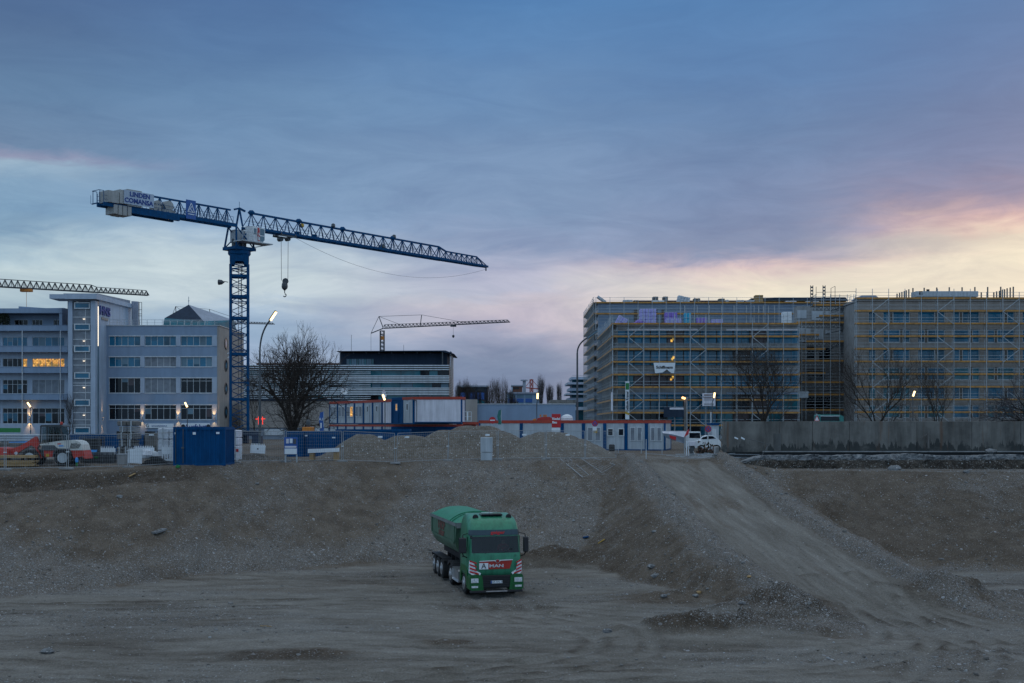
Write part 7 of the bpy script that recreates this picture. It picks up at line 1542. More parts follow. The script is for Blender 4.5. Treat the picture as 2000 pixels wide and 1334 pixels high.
# dark earth cut beneath
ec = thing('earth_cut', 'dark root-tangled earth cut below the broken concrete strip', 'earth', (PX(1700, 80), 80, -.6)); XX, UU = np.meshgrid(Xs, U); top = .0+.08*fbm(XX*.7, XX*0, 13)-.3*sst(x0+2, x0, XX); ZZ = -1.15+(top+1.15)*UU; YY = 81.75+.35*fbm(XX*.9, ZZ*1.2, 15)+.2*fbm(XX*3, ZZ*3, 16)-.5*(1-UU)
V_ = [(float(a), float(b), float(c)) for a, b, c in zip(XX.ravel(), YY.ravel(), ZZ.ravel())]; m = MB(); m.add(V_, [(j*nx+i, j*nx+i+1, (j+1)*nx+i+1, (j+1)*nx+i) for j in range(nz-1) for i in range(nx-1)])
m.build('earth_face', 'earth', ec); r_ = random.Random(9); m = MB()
for i in range(300): x = r_.uniform(x0+2, x1); z = r_.uniform(-.3, .15); m.path([(x, 81.6, z), (x+r_.gauss(0, .2), 81.3, z-.15), (x+r_.gauss(0, .3), 81.1, z-r_.uniform(.3, .5))], .012, 3)
m.path([(x0+2+k*(x1-x0-2)/60, 81.58, .0+.1*math.sin(k*1.7)) for k in range(61)], .02, 3)
m.build('roots', 'twig', ec)
r_ = random.Random(15)
for i, (p, y, s_, lb) in enumerate(((1747, 918, .32, 'pale stone block lying on the bank below the right wall'), (1888, 923, .18, 'small pale stone at the top of the right bank'), (1560, 905, .2, 'grey stone on the dark earth cut'), (1935, 890, .35, 'pale stone slab lodged in the dark gap under the wall'), (1281, 1127, .18, 'pale grey stone in the pit right of the truck, lower of a pair'), (1272, 1111, .17, 'pale grey stone right of the truck, upper of a pair'), (1358, 1166, .12, 'whitish stone in front of the dark mound'), (1297, 1167, .12, 'small flat stone left of the whitish one'), (1463, 1131, .09, 'ochre stone at the foot of the ramp bank'), (1365, 1160, .1, 'small yellow stone beside the whitish stone'), (1186, 1236, .16, 'greenish stone at the left tip of the dark mound'), (1278, 1040, .12, 'pale stone on the ramp side slope'), (234, 971, .13, 'white stone high on the left slope'), (92, 1275, .18, 'grey rock lying in the lower left of the pit floor'), (1450, 1180, .13, 'blue-grey stone near the foot of the ramp'))):
    # find where the view ray meets the ground
    Yg = 30.0
    if i == 3: X, Z, Yg = PX(p, 84.5), .4, 84.5
    else:
        X, Yg, Z = on_ground(p, y)
    V_ = []; m = MB(); n1, n2 = 8, 5
    for a in range(n2):
        ph = math.pi*(a+.5)/n2
        for b in range(n1): th = 6.283*b/n1; rr_ = s_*(1+r_.uniform(-.22, .22)); V_.append((X+rr_*math.sin(ph)*math.cos(th)*1.3, Yg+rr_*math.sin(ph)*math.sin(th), Z+s_*.3+rr_*math.cos(ph)*.65))
    m.add(V_, [(a*n1+b, a*n1+(b+1) % n1, (a+1)*n1+(b+1) % n1, (a+1)*n1+b) for a in range(n2-1) for b in range(n1)]+[tuple(range(n1))[::-1], tuple(range((n2-1)*n1, n2*n1))])
    o = m.build('stone', 'timber' if 'ochre' in lb or 'yellow' in lb else 'rubble'); tag(o, lb, 'stone')
def slab(name, label, cat, a, b, w, th, mt, holes=False):
    A, B = on_ground(*a), on_ground(*b); t = thing(name, label, cat, tuple(A)); m = MB(); A.z += th; B.z += th; m.bar(A, B, w, th); m.build('body', mt, t)
    if holes:
        d = (B-A)
        for k in (.25, .6): q = A+d*k+Vector((0, -.02, th*.5)); MB().bar(q, q+d*.15, w*.3, .02).build('hole', 'black', t)
slab('paving_slab', 'grey perforated slab lying loose on the middle of the left slope', 'slab', (300, 1046), (321, 1037), .34, .09, 'rubble', True)
slab('plank', 'short pale plank near the top of the left slope', 'plank', (252, 934), (264, 931), .1, .05, 'timber')
slab('yellow_lath', 'thin yellow lath lying on the slope beside the blue scrap', 'lath', (1168, 1064), (1181, 1056), .07, .03, 'yellow_paint')
slab('blue_scrap', 'small dark blue plastic scrap on the slope right of the truck', 'scrap', (1139, 1052), (1149, 1050), .2, .06, 'cont_blue')
slab('pale_stick', 'thin pale stick lying on the pit floor at lower left', 'stick', (508, 1224), (530, 1225), .03, .03, 'timber')
slab('concrete_post', 'pale bar lying at the ramp top in the bent wire heap', 'bar', (1383, 892), (1400, 890), .12, .08, 'rubble')
# bent sign posts before the wall
bs = thing('bent_lamp_post', 'thin bent metal post with a V shape and two white plates before the concrete wall', 'post', (PX(1477, 80), 80, -.3))
m = MB(); m.path([P3(1477, 906, 80), P3(1502, 868, 81), P3(1453, 855, 81.5)], .022, 6); m.build('bent_pole', 'steel_dark', bs)
MB().add([P3(1448, 853, 81.4), P3(1455, 857, 81.4), P3(1454, 859.5, 81.4), P3(1447, 856, 81.4), P3(1448, 853, 81.44), P3(1455, 857, 81.44), P3(1454, 859.5, 81.44), P3(1447, 856, 81.44)], [(3,2,1,0),(4,5,6,7),(0,1,5,4),(1,2,6,5),(2,3,7,6),(3,0,4,7)]).build('white_plate', 'sign_white', bs)
bs = thing('leaning_rod', 'thin leaning rod with a white plate left of the bent post', 'rod', (PX(1415, 80), 80, -.3)); m = MB(); m.path([P3(1415, 884, 82), P3(1438, 856, 82)], .014, 5); m.build('rod', 'steel_dark', bs)
MB().add([P3(1435, 853, 81.9), P3(1442, 856, 81.9), P3(1441, 858.5, 81.9), P3(1434, 855.5, 81.9), P3(1435, 853, 81.94), P3(1442, 856, 81.94), P3(1441, 858.5, 81.94), P3(1434, 855.5, 81.94)], [(3,2,1,0),(4,5,6,7),(0,1,5,4),(1,2,6,5),(2,3,7,6),(3,0,4,7)]).build('white_plate', 'sign_white', bs)
bw = thing('bent_reinforcement', 'tangle of bent steel mesh and rods on the rubble at the ramp top', 'steel', (PX(1385, 85.5), 85.5, 0)); m = MB(); r_ = random.Random(5)
for i in range(34): a = Vector((PX(r_.uniform(1352, 1410), 85.3), 85.3+r_.uniform(-.8, .8), r_.uniform(.05, .35))); b = a+Vector((r_.gauss(0, 1.0), r_.gauss(0, .5), r_.gauss(0, .12))); b.z = max(.04, b.z); m.bar(a, b, .022)
m.build('rods', 'steel', bw)
# ---- street lamps
def arc_lamp(label, p, Yp, ytop, ex, ey, lit, mt='steel_dark'):
    x = PX(p, Yp); t = thing('street_lamp', label, 'street lamp', (x, Yp, 0)); zt = PZ(ytop, Yp); E_ = P3(ex, ey, Yp-.5); m = MB(); pts = [Vector((x, Yp, 0)), Vector((x, Yp, zt))]
    c1 = Vector((x, Yp, zt+(E_.z-zt)*.65))
    for i in range(1, 9): f = i/8; pts.append(pts[1].lerp(c1, f)*(1-f)+c1.lerp(E_, f)*f)
    m.tube(pts[0], pts[1], .12, 10, .085)
    m.path(pts[1:], .075, 8); m.build('pole', mt, t); d = (pts[-1]-pts[-2]).normalized(); d = (d+Vector((0,0,.1))).normalized()
    q = E_+d*(1.05 if lit else 1.3); m = MB(); up = Vector((0, 0, 1)); sd = d.cross(up).normalized(); nn = sd.cross(d)
    m.add([E_-sd*.08-nn*.0, E_+sd*.08, q+sd*.13, q-sd*.13, E_-sd*.06+nn*.13, E_+sd*.06+nn*.13, q+sd*.08+nn*.11, q-sd*.08+nn*.11], [(0,1,2,3),(7,6,5,4),(4,5,1,0),(5,6,2,1),(6,7,3,2),(7,4,0,3)]); m.build('lamp_head', mt, t)
    m = MB(); a = E_+d*.08-nn*.01; b = q-d*.05-nn*.01; m.tube(a-nn*.05, b-nn*.05, .105, 8); m.build('lens', 'lamp_core' if lit else 'glass_blind', t); return t
arc_lamp('tall curved street lamp glowing orange-white right of the crane mast', 507.5, 105, 690, 527, 626, True)
arc_lamp('tall curved unlit street lamp in front of the left corner of the scaffold', 1127.5, 115, 690, 1147, 660, False)
def small_lamp(label, p, y, Yp, tilt, px_base=None):
    c = P3(p, y, Yp); pb_ = PX(px_base or p, Yp); t = thing('path_lamp', label, 'street lamp', (pb_, Yp, 0), 0, 'small lit street lamps'); d = Vector((math.sin(tilt), 0, math.cos(tilt)))
    m = MB(); m.path([(pb_, Yp, 0), (pb_, Yp, c.z-.8), tuple(c-d*.35)], .05, 6); m.build('pole', 'steel_dark', t); m = MB(); m.tube(c-d*.3, c+d*.3, .10, 8); m.build('lens', 'lamp_core', t); m = MB(); m.bar(c-d*.36+Vector((0,.14,0)), c+d*.36+Vector((0,.14,0)), .28, .06); m.build('hood', 'steel_dark', t)
small_lamp('small lit lamp in front of the balcony wing at the left edge', 56.5, 790.5, 135, -.6, 60)
small_lamp('small lit lamp in front of the right office wing', 363.5, 790.5, 135, -.45, 366)
small_lamp('small lit lamp next to the sideways satellite dish', 749.5, 776, 118, -.35, 752)
small_lamp('small lit lamp before the pale hall wall', 1050, 773.5, 128, .03, 1048.5)
small_lamp('small lit lamp in front of the white scaffold poster', 1395.3, 772, 135, .15, 1391)
small_lamp('small lit lamp between the trees on the far right', 1785, 769, 130, .35, 1783)
# ================================================================ tipper truck (local frame: front at y=0, body runs to +y, x to the right in the picture)
paint('truck_green', (.04, .25, .14), .36, .3, 1.8, bump=0, dirt=.45); paint('truck_dark_green', (.008, .13, .035), .4, .3, 2.5, bump=0, dirt=.5)
paint('tarp_green', (.008, .22, .11), .5, .2, 1.2, bump=.5, streak=False); paint('tipper_green', (.085, .18, .12), .5, .25, 1.0, bump=.1, dirt=.6); paint('tipper_grey', (.20, .22, .22), .5, .2, 1, bump=0)
paint('chassis', (.02, .02, .025), .6, .3, 2, bump=0); paint('alu', (.45, .46, .48), .35, .15, 2, metal=.7, bump=0); paint('skin', (.35, .2, .14), .6, .1, 5, bump=0); paint('red_cloth', (.35, .02, .03), .85, .2, 5); paint('visor', (.02, .05, .07), .35, .1, 2, bump=0); paint('headlight', (.8, .85, .9), .3, .5, 14, metal=.1, bump=0, streak=False)
m_, nt, b_ = newmat('windshield'); tp = N(nt, 'ShaderNodeBsdfTransparent'); gl_ = N(nt, 'ShaderNodeBsdfGlossy'); gl_.inputs['Roughness'].default_value = .03; tp.inputs[0].default_value = (.5, .56, .56, 1); mx = N(nt, 'ShaderNodeMixShader'); lw_ = N(nt, 'ShaderNodeLayerWeight'); lw_.inputs[0].default_value = .25
nt.links.new(mth(nt, 'ADD', mth(nt, 'MULTIPLY', lw_.outputs['Fresnel'], .7), .03), mx.inputs[0]); nt.links.new(tp.outputs[0], mx.inputs[1]); nt.links.new(gl_.outputs[0], mx.inputs[2]); nt.links.new(mx.outputs[0], nt.nodes['Material Output'].inputs[0])
tk = thing('tipper_truck', 'green tipper truck with a red front panel parked on the pit floor', 'truck', (0, 0, 0))
prof = [(.95, .03, 1.23), (1.25, .0, 1.23), (1.86, .02, 1.23), (2.0, .05, 1.23), (2.74, .24, 1.21), (2.78, .25, 1.21), (3.04, .31, 1.19), (3.3, .45, 1.16), (3.5, .72, 1.10), (3.62, 1.1, 1.03), (3.68, 1.6, .98)]
def ring(z, f, w):
    k = 2.25; return [(-w, k, z), (-w, f+.55, z), (-w+.03, f+.30, z), (-w+.13, f+.10, z), (-w*.55, f+.01, z), (0, f, z), (w*.55, f+.01, z), (w-.13, f+.10, z), (w-.03, f+.30, z), (w, f+.55, z), (w, k, z)]
rings = [ring(*p) for p in prof]; m = MB(); nr = 11
V_ = [v for r in rings for v in r]; fs_ = []
for j in range(len(rings)-1):
    for i in range(nr-1):
        if j == 3 and 3 <= i <= 6: continue            # windscreen opening
        fs_.append((j*nr+i, j*nr+i+1, (j+1)*nr+i+1, (j+1)*nr+i))
    fs_.append((j*nr+nr-1, j*nr, (j+1)*nr, (j+1)*nr+nr-1))
fs_.append(tuple(range((len(rings)-1)*nr, len(rings)*nr))); fs_.append(tuple(range(nr))[::-1])
m.add(V_, fs_); cab_ = m.build('cab', 'truck_green', tk, smooth=False)
for poly in cab_.data.polygons: poly.use_smooth = abs(poly.normal.z) < .97 and len(poly.vertices) == 4
def strip(z0, z1, i0, i1, off, frac=(0, 1)):
    """patch lying on the cab front between two heights and ring columns"""
    def at(z, i):
        for (p, q) in zip(range(len(prof)-1), range(1, len(prof))):
            if prof[p][0] <= z <= prof[q][0]: t = (z-prof[p][0])/(prof[q][0]-prof[p][0]); a, b = Vector(rings[p][i]), Vector(rings[q][i]); return a.lerp(b, t)
    V_, nz = [], 3
    for k in range(nz+1):
        z = z0+(z1-z0)*k/nz
        for i in range(i0, i1+1): v = at(z, i); V_.append((v.x*(1+off*.3), v.y-off, v.z))
    w = i1-i0+1; return V_, [(k*w+i, k*w+i+1, (k+1)*w+i+1, (k+1)*w+i) for k in range(nz) for i in range(w-1)]
MB().add(*strip(2.0, 2.74, 3, 7, .006)).build('windscreen', 'windshield', cab_)
MB().add(*strip(2.79, 3.03, 2, 8, .03)).build('sun_visor', 'visor', cab_)
text('geiger', .2, 'sign_red', cab_, (.12, .225, 2.91), rot=(R(78), 0, 0), bold=.006, sx=1.35, ext=.004)
m = MB(); m.box(-1.12, 1.12, .55, 2.1, .99, 1.6).box(-1.1, 1.1, 2.1, 2.2, 1.6, 3.4); m.build('interior', 'black', cab_)
m = MB(); m.prism([(.2, 1.6), (.2, 1.95), (.55, 2.02), (.8, 1.95), (.8, 1.6)], 'x', -1.08, 1.08); m.build('dashboard', 'chassis', cab_)
for x in (-.6, .62): MB().cham(x-.27, x+.27, 1.45, 1.62, 1.6, 2.55, .05).build('seat', 'chassis', cab_)
sw = MB(); c_ = Vector((.6, .85, 2.08)); n_ = 16; a_ = Vector((1, 0, 0)); b2_ = Vector((0, .75, .66)); sw.path([c_+a_*.21*math.cos(6.283*i/n_)+b2_*.21*math.sin(6.283*i/n_) for i in range(n_+1)], .018, 5); sw.bar(c_, (.6, .7, 1.9), .06); sw.build('steering_wheel', 'black', cab_)
for x, y0 in ((-.5, 0), (.35, 0)): MB().bar((x, .055, 1.99), (x+.42, .11, 2.18), .025).build('wiper', 'black', cab_)
# front panel, grille, bumper
m = MB(); m.prism([(-.78, 1.28), (.62, 1.28), (.74, 1.66), (-.78, 1.62)], 'y', -.028, -.004); rp_ = m.build('red_panel', 'red_paint', cab_)
m = MB(); m.prism([(-.78, 1.625), (-.1, 1.645), (-.02, 1.60), (.12, 1.60), (.2, 1.65), (.76, 1.67), (.76, 1.705), (-.78, 1.66)], 'y', -.045, -.005); m.build('chrome_glint_strip', 'white_paint', cab_)  # white paint stands in for the bright reflection of chrome
MB().lathe([(.07, 0), (.07, .02)], (.05, -.065, 1.635), 'y', 14).build('round_emblem', 'red_paint', cab_); MB().lathe([(.095, 0), (.095, .015)], (.05, -.047, 1.635), 'y', 14).build('emblem_ring', 'alu', cab_)
text('MAN', .19, 'frame_white', cab_, (.0, -.036, 1.42), bold=.006, sx=1.6, ext=.006)
pl_ = MB().box(-.80, -.38, -.045, -.030, 1.28, 1.56).build('letter_plate', 'sign_white', cab_); text('A', .34, 'ink', pl_, (-.59, -.055, 1.42), ext=.004)
text('25', .13, 'ink', cab_, (.88, .01, 1.86), ext=.003, rot=(R(90), 0, R(12)))
for s_ in (-1, 1):
    # striped warning plates: red and white bands on the cab corners
    bp2 = MB(); P_ = [(s_*1.20, .22, 1.66), (s_*1.02, .055, 1.62), (s_*.93, .03, 1.22), (s_*.70, .0, 1.10), (s_*.74, -.01, 1.02), (s_*1.10, .06, 1.04), (s_*1.22, .24, 1.12)]
    P0_ = [Vector(p)+Vector((s_*.02, -.03, 0)) for p in P_]; P1_ = [Vector(p)+Vector((0, .03, 0)) for p in P_]; n_ = len(P_)
    f_ = [tuple(range(n_)), tuple(range(n_, 2*n_))[::-1]]+[(i, (i+1) % n_, n_+(i+1) % n_, n_+i) for i in range(n_)]; w_ = bp2.add(P0_+P1_, f_).build('warning_plate', 'sign_white', cab_)
    for k in range(4):
        z = 1.10+k*.16; x0_, x1_ = s_*(.90 if z > 1.2 else .8), s_*1.19; q = [Vector((x0_, .0, z-.06)), Vector((x1_, .18, z+.04)), Vector((x1_, .18, z+.11)), Vector((x0_, .0, z+.01))]
        q = [v+Vector((s_*.02, -.055+.0, 0)) for v in q]; MB().add(q+[v+Vector((0, .012, 0)) for v in q], [(0,1,2,3),(7,6,5,4),(0,4,5,1),(1,5,6,2),(2,6,7,3),(3,7,4,0)]).build('red_stripe', 'sign_red', w_)
m = MB(); m.cham(-.72, .72, -.03, .3, .42, 1.0, .03); gr = m.build('grille', 'black', tk)
for k in range(6): MB().box(-.68, .68, -.05, -.031, .50+k*.08, .53+k*.08).build('grille_bar', 'chassis', gr)
np_ = MB().box(-.27, .27, -.075, -.055, .64, .76).build('number_plate', 'sign_white', tk); MB().box(-.27, -.22, -.08, -.0755, .64, .76).build('blue_band', 'sign_blue', np_); text('OA WG 25', .11, 'ink', np_, (.03, -.078, .70), ext=.002)
for s_ in (-1, 1):
    m = MB(); m.prism([(s_*.60, .34), (s_*.66, .98), (s_*.85, 1.06), (s_*1.2, 1.02), (s_*1.25, .9), (s_*1.25, .38), (s_*1.1, .32)], 'y', -.06, .62); bm = m.build('bumper_corner', 'truck_dark_green', tk)
    MB().cham(s_*1.18, s_*.84, -.085, -.062, .68, .88, .008).build('headlight', 'headlight', bm); MB().cham(s_*1.16, s_*.86, -.083, -.062, .45, .54, .006).build('fog_light', 'headlight', bm)
MB().cham(-1.22, 1.22, -.08, .1, .22, .33, .02).build('lower_skirt', 'chassis', tk); MB().cham(-.5, .5, -.11, -.081, .25, .30, .01).build('skirt_trim', 'alu', tk)
# doors, side windows, mirrors, fenders, roof
for s_ in (-1, 1):
    d_ = MB(); d_.box(s_*1.232, s_*1.245, .62, 1.68, 1.05, 2.72); dr = d_.build('door', 'truck_green', cab_)
    MB().prism([(.62, 2.05), (.85, 2.62), (1.6, 2.62), (1.6, 2.0), (.9, 1.95)], 'x', s_*1.246, s_*1.252).build('side_window', 'glass_dark', dr); MB().box(s_*1.246, s_*1.27, 1.45, 1.62, 1.7, 1.76).build('handle', 'black', dr)
    m = MB(); m.cham(s_*1.36, s_*1.60, .32, .50, 1.98, 2.68, .04); mr_ = m.build('mirror', 'chassis', cab_)
    MB().path([(s_*1.2, .6, 2.85), (s_*1.45, .45, 2.82), (s_*1.48, .42, 2.68)], .02, 6).path([(s_*1.22, .62, 1.75), (s_*1.42, .48, 1.85), (s_*1.48, .42, 1.98)], .025, 6).build('mirror_arm', 'black', mr_)
    m = MB(); m.prism([(.5, .95), (.5, 1.2), (.75, 1.38), (1.9, 1.38), (2.2, 1.1), (2.25, .55), (2.02, .55), (1.95, .85), (1.75, 1.1), (1.05, 1.1), (.82, .85), (.75, .5), (.5, .5)], 'x', s_*1.0, s_*1.26); m.build('fender', 'truck_dark_green', tk)
    m = MB(); m.lathe([(.12, 0), (.14, .03), (.12, .06)], (s_*.78, .86, 3.57), 'y', 12).box(s_*.78-.1, s_*.78+.1, .9, 1.1, 3.52, 3.56); m.build('air_horn', 'black', cab_)
    MB().tube((s_*.45 if s_ > 0 else -.1, 1.0, 3.58), (s_*.45 if s_ > 0 else -.1, 1.05, 4.0), .008, 4).build('aerial', 'black', cab_)
m = MB(); m.cham(-.5, .5, .9, 1.5, 3.62, 3.70, .02); m.build('roof_hatch', 'glass_dark', cab_)
m = MB(); m.cham(.12-1.25, .2-1.25, .32, .62, 2.62, 2.78, .03); m.build('ramp_mirror', 'chassis', cab_)
def wheel(x0, x1, y, r=.51, rim='alu', par=tk):
    s_ = 1 if x1 > x0 else -1; w = MB().lathe([(r*.55, 0), (r*.9, 0), (r, s_*.05), (r, (x1-x0)-s_*.05), (r*.9, x1-x0), (r*.55, x1-x0)], (x0, y, r), 'x', 28).build('wheel', 'rubber', par)
    MB().lathe([(r*.60, 0), (r*.57, s_*.02), (r*.45, s_*.008), (r*.3, s_*.03), (r*.24, s_*.06), (.03, s_*.07)], (x1+s_*.003, y, r), 'x', 20).build('rim', rim, w); return w
for s_ in (-1, 1): wheel(s_*.90, s_*1.22, 1.42); wheel(s_*.62, s_*1.22, 4.9); [wheel(s_*.84, s_*1.24, y) for y in (7.35, 8.5, 9.65)]
m = MB()
for x in (-.42, .42): m.cham(x-.06, x+.06, .6, 6.2, .72, .98, .01)
for y in (2.6, 3.6, 4.9, 5.9): m.box(-.36, .36, y-.06, y+.06, .75, .95)
for y in (1.42, 4.9): m.tube((-.9, y, .5), (.9, y, .5), .07, 8)
m.build('chassis_frame', 'chassis', tk)
for s_ in (-1, 1):
    MB().cham(s_*.62, s_*1.2, 2.5, 4.15, .38, .98, .08).build('fuel_tank', 'alu', tk); m = MB()
    m.prism([(4.2, .9), (4.3, 1.12), (4.9, 1.2), (5.5, 1.12), (5.6, .9), (5.55, .88), (4.9, 1.12), (4.25, .88)], 'x', s_*.6, s_*1.24); m.build('rear_fender', 'chassis', tk)
MB().cham(-1.0, 1.0, 2.35, 2.7, 1.0, 1.75, .04).build('air_tank_box', 'cont_blue', tk); MB().lathe([(.3, 0), (.42, .1), (.42, .18)], (0, 4.6, .98), n=18).build('fifth_wheel', 'chassis', tk)
# semi trailer tub
tr_ = MB(); y0, y1 = 3.15, 10.55
def sect(y, zt, sh): 
    pts = [(-1.24, zt), (-1.24, 2.25), (-1.16, 1.95), (-.98, 1.68), (-.7, 1.5), (-.3, 1.42), (.3, 1.42), (.7, 1.5), (.98, 1.68), (1.16, 1.95), (1.24, 2.25), (1.24, zt)]
    return [(x, y+sh*(zt-z)/1.6, z) for x, z in pts]
A1, B1 = sect(y0, 3.1, .75), sect(y1, 3.1, -.25); n_ = 12
tr_.add(A1+B1, [(i, i+1, n_+i+1, n_+i) for i in range(n_-1)]+[tuple(range(n_))[::-1], tuple(range(n_, 2*n_)), (n_-1, 0, n_, 2*n_-1)]); tb = tr_.build('tipper_body', 'tipper_green', tk)
m = MB()
for s_ in (-1, 1): m.box(s_*1.24, s_*1.30, y0-.02, y1+.05, 2.98, 3.14)
m.box(-1.24, 1.24, y0-.06, y0, 2.9, 3.16).box(-1.24, 1.24, y1, y1+.06, 2.95, 3.14); m.build('top_rim', 'tipper_grey', tb)
for s_ in (-1, 1):
    for y in (y0+.55, y1-.35): MB().box(s_*1.242, s_*1.29, y-.09, y+.09, 2.2, 2.975).build('side_post', 'tipper_green', tb)
    MB().box(s_*1.242, s_*1.28, y0+.65, y1-.45, 2.1, 2.2).build('side_rail', 'tipper_green', tb)
for k, (z, s2) in enumerate(((2.72, .52), (2.38, .40))): text(('HKP', 'geiger')[k], s2, 'brick', tb, (-1.252, 7.3, z), rot=(R(90), 0, R(-90)), bold=.03, sx=2.0 if k == 0 else 1.6, ext=.006)
# tarpaulin dome with hoops
nx, ny = 15, 30; V_ = []
for j in range(ny+1):
    v = j/ny; y = y0-.04+(y1-y0+.08)*v; hh = .42*min(1, (v*16)**.5, ((1-v)*8)**.6)*(1-.04*abs(math.sin(v*math.pi*5.5)))
    for i in range(nx+1): u = i/nx*2-1; V_.append((u*1.29, y, 3.15+hh*(1-abs(u)**2.6)))
m = MB(); m.add(V_, [(j*(nx+1)+i, j*(nx+1)+i+1, (j+1)*(nx+1)+i+1, (j+1)*(nx+1)+i) for j in range(ny) for i in range(nx)]); m.build('tarpaulin_cover', 'tarp_green', tk, smooth=True)
for v in (.12, .2): m = MB(); y = y0+(y1-y0)*v; m.path([(u*1.3, y, 3.17+.42*(1-abs(u)**2.6)) for u in [i/8-1 for i in range(17)]], .025, 5); m.build('cover_hoop', 'tarp_green', tk)
MB().box(.05, .6, y0+.25, y0+.45, 3.55, 3.6).build('label_strip', 'sign_white', tk)
m = MB()
for x in (-.5, .5): m.cham(x-.07, x+.07, 3.6, 10.4, 1.15, 1.42, .01)
for y in (4.2, 5.8, 7.0, 8.0, 9.1, 10.2): m.box(-.43, .43, y-.05, y+.05, 1.18, 1.38)
for y in (7.35, 8.5, 9.65): m.tube((-.85, y, .5), (.85, y, .5), .07, 8).box(-.5, .5, y-.08, y+.08, .5, 1.15)
m.build('trailer_frame', 'chassis', tk)
for s_ in (-1, 1): m = MB(); m.prism([(6.7, .95), (6.8, 1.1), (10.2, 1.1), (10.3, .95), (10.25, .93), (10.15, 1.06), (6.85, 1.06), (6.75, .93)], 'x', s_*.8, s_*1.26); m.build('mudguard', 'chassis', tk)
MB().cham(-.9, -.6, 3.3, 3.7, 1.2, 1.7, .05).build('yellow_support', 'yellow_paint', tk); MB().lathe([(.14, 0), (.14, .9), (.11, .92), (.11, 1.5)], (0, 3.15, 1.4), n=12).build('lift_ram', 'alu', tk)
for s_ in (-1, 1): MB().box(s_*.5, s_*.6, 5.7, 5.85, .15, 1.15).build('support_leg', 'chassis', tk)
MB().cham(-1.1, 1.1, 10.5, 10.6, .6, .75, .02).build('rear_bumper', 'sign_red', tk)
# driver: one skinned body seated at the wheel
def person(name, label, joints, edges, radii, mats_fn, loc):
    me = bpy.data.meshes.new('p'); me.from_pydata(joints, edges, []); o = bpy.data.objects.new('p', me); COL.objects.link(o); o.modifiers.new('s', 'SKIN'); sv = me.skin_vertices[0].data
    for i, r in enumerate(radii): sv[i].radius = (r, r)
    sv[0].use_root = True; sd_ = o.modifiers.new('d', 'SUBSURF'); sd_.levels = 1
    nm = bpy.data.meshes.new_from_object(o.evaluated_get(bpy.context.evaluated_depsgraph_get())); bpy.data.objects.remove(o); nm.name = name
    for k in ('skin', 'red_cloth', 'chassis'): nm.materials.append(M[k])
    for p in nm.polygons: p.material_index = mats_fn(p.center); p.use_smooth = True
    ob_ = bpy.data.objects.new(name, nm); COL.objects.link(ob_); ob_.location = loc; tag(ob_, label, 'person'); return ob_
J = [(0,0,.05),(0,.03,.32),(0,.02,.52),(0,0,.62),(0,-.01,.74),(0,-.02,.84), (.19,.02,.5),(.27,-.1,.3),(.17,-.38,.36), (-.19,.02,.5),(-.27,-.1,.3),(-.17,-.38,.36), (.11,-.2,.03),(.13,-.5,.05),(.13,-.58,-.3),(-.11,-.2,.03),(-.13,-.5,.05),(-.13,-.58,-.3)]
Ed = [(0,1),(1,2),(2,3),(3,4),(4,5),(2,6),(6,7),(7,8),(2,9),(9,10),(10,11),(0,12),(12,13),(13,14),(0,15),(15,16),(16,17)]
Rd = [.15,.16,.15,.06,.095,.085,.07,.055,.035,.07,.055,.035,.09,.07,.05,.09,.07,.05]
rz_ = R(13.3); gx, gy = -.71, 53.4; zg = float(np.mean([gz(gx+x*math.cos(rz_)-y*math.sin(rz_), gy+x*math.sin(rz_)+y*math.cos(rz_)) for x in (-1.1, 1.1) for y in (1.4, 4.9, 8.5)]))
sl_ = [gz(gx-y*math.sin(rz_), gy+y*math.cos(rz_)) for y in (1.4, 9.0)]; pit = math.atan2(sl_[1]-sl_[0], 7.6)
zg = sl_[0]+(0-1.4)*math.tan(pit)+.0
tk.location = (gx, gy, zg); tk.rotation_euler = (pit, 0, rz_)
mt_ = Matrix.Translation((gx, gy, zg)) @ tk.rotation_euler.to_matrix().to_4x4()
dp = person('person', 'driver in a red top sitting at the wheel of the green truck', J, Ed, Rd, lambda c: 0 if c.z > .6 or (c.y < -.28 and c.z > .28) else (1 if c.z > .1 else 2), mt_ @ Vector((.6, 1.25, 1.72))); dp.rotation_euler = (0, 0, rz_)
hr = MB().lathe([(.02, .09), (.08, .07), (.105, .01), (.105, -.05), (.08, -.06)], (0, .0, .80), n=14).build('hair', 'bark'); hr.parent = dp
for s_ in (-1, 1):   # hands closed on the wheel rim: palm and five fingers each
    m = MB(); hx = s_*.17; m.cham(hx-.035, hx+.035, -.46, -.38, .34, .37, .01)
    for k in range(4): m.path([(hx-.027+k*.018, -.46, .36), (hx-.027+k*.018, -.485-.004*(k % 2), .345), (hx-.025+k*.017, -.475, .32)], .008, 5)
    m.path([(hx-s_*.035, -.41, .355), (hx-s_*.055, -.44, .35), (hx-s_*.05, -.465, .34)], .009, 5); h_ = m.build('hand', 'skin'); h_.parent = dp

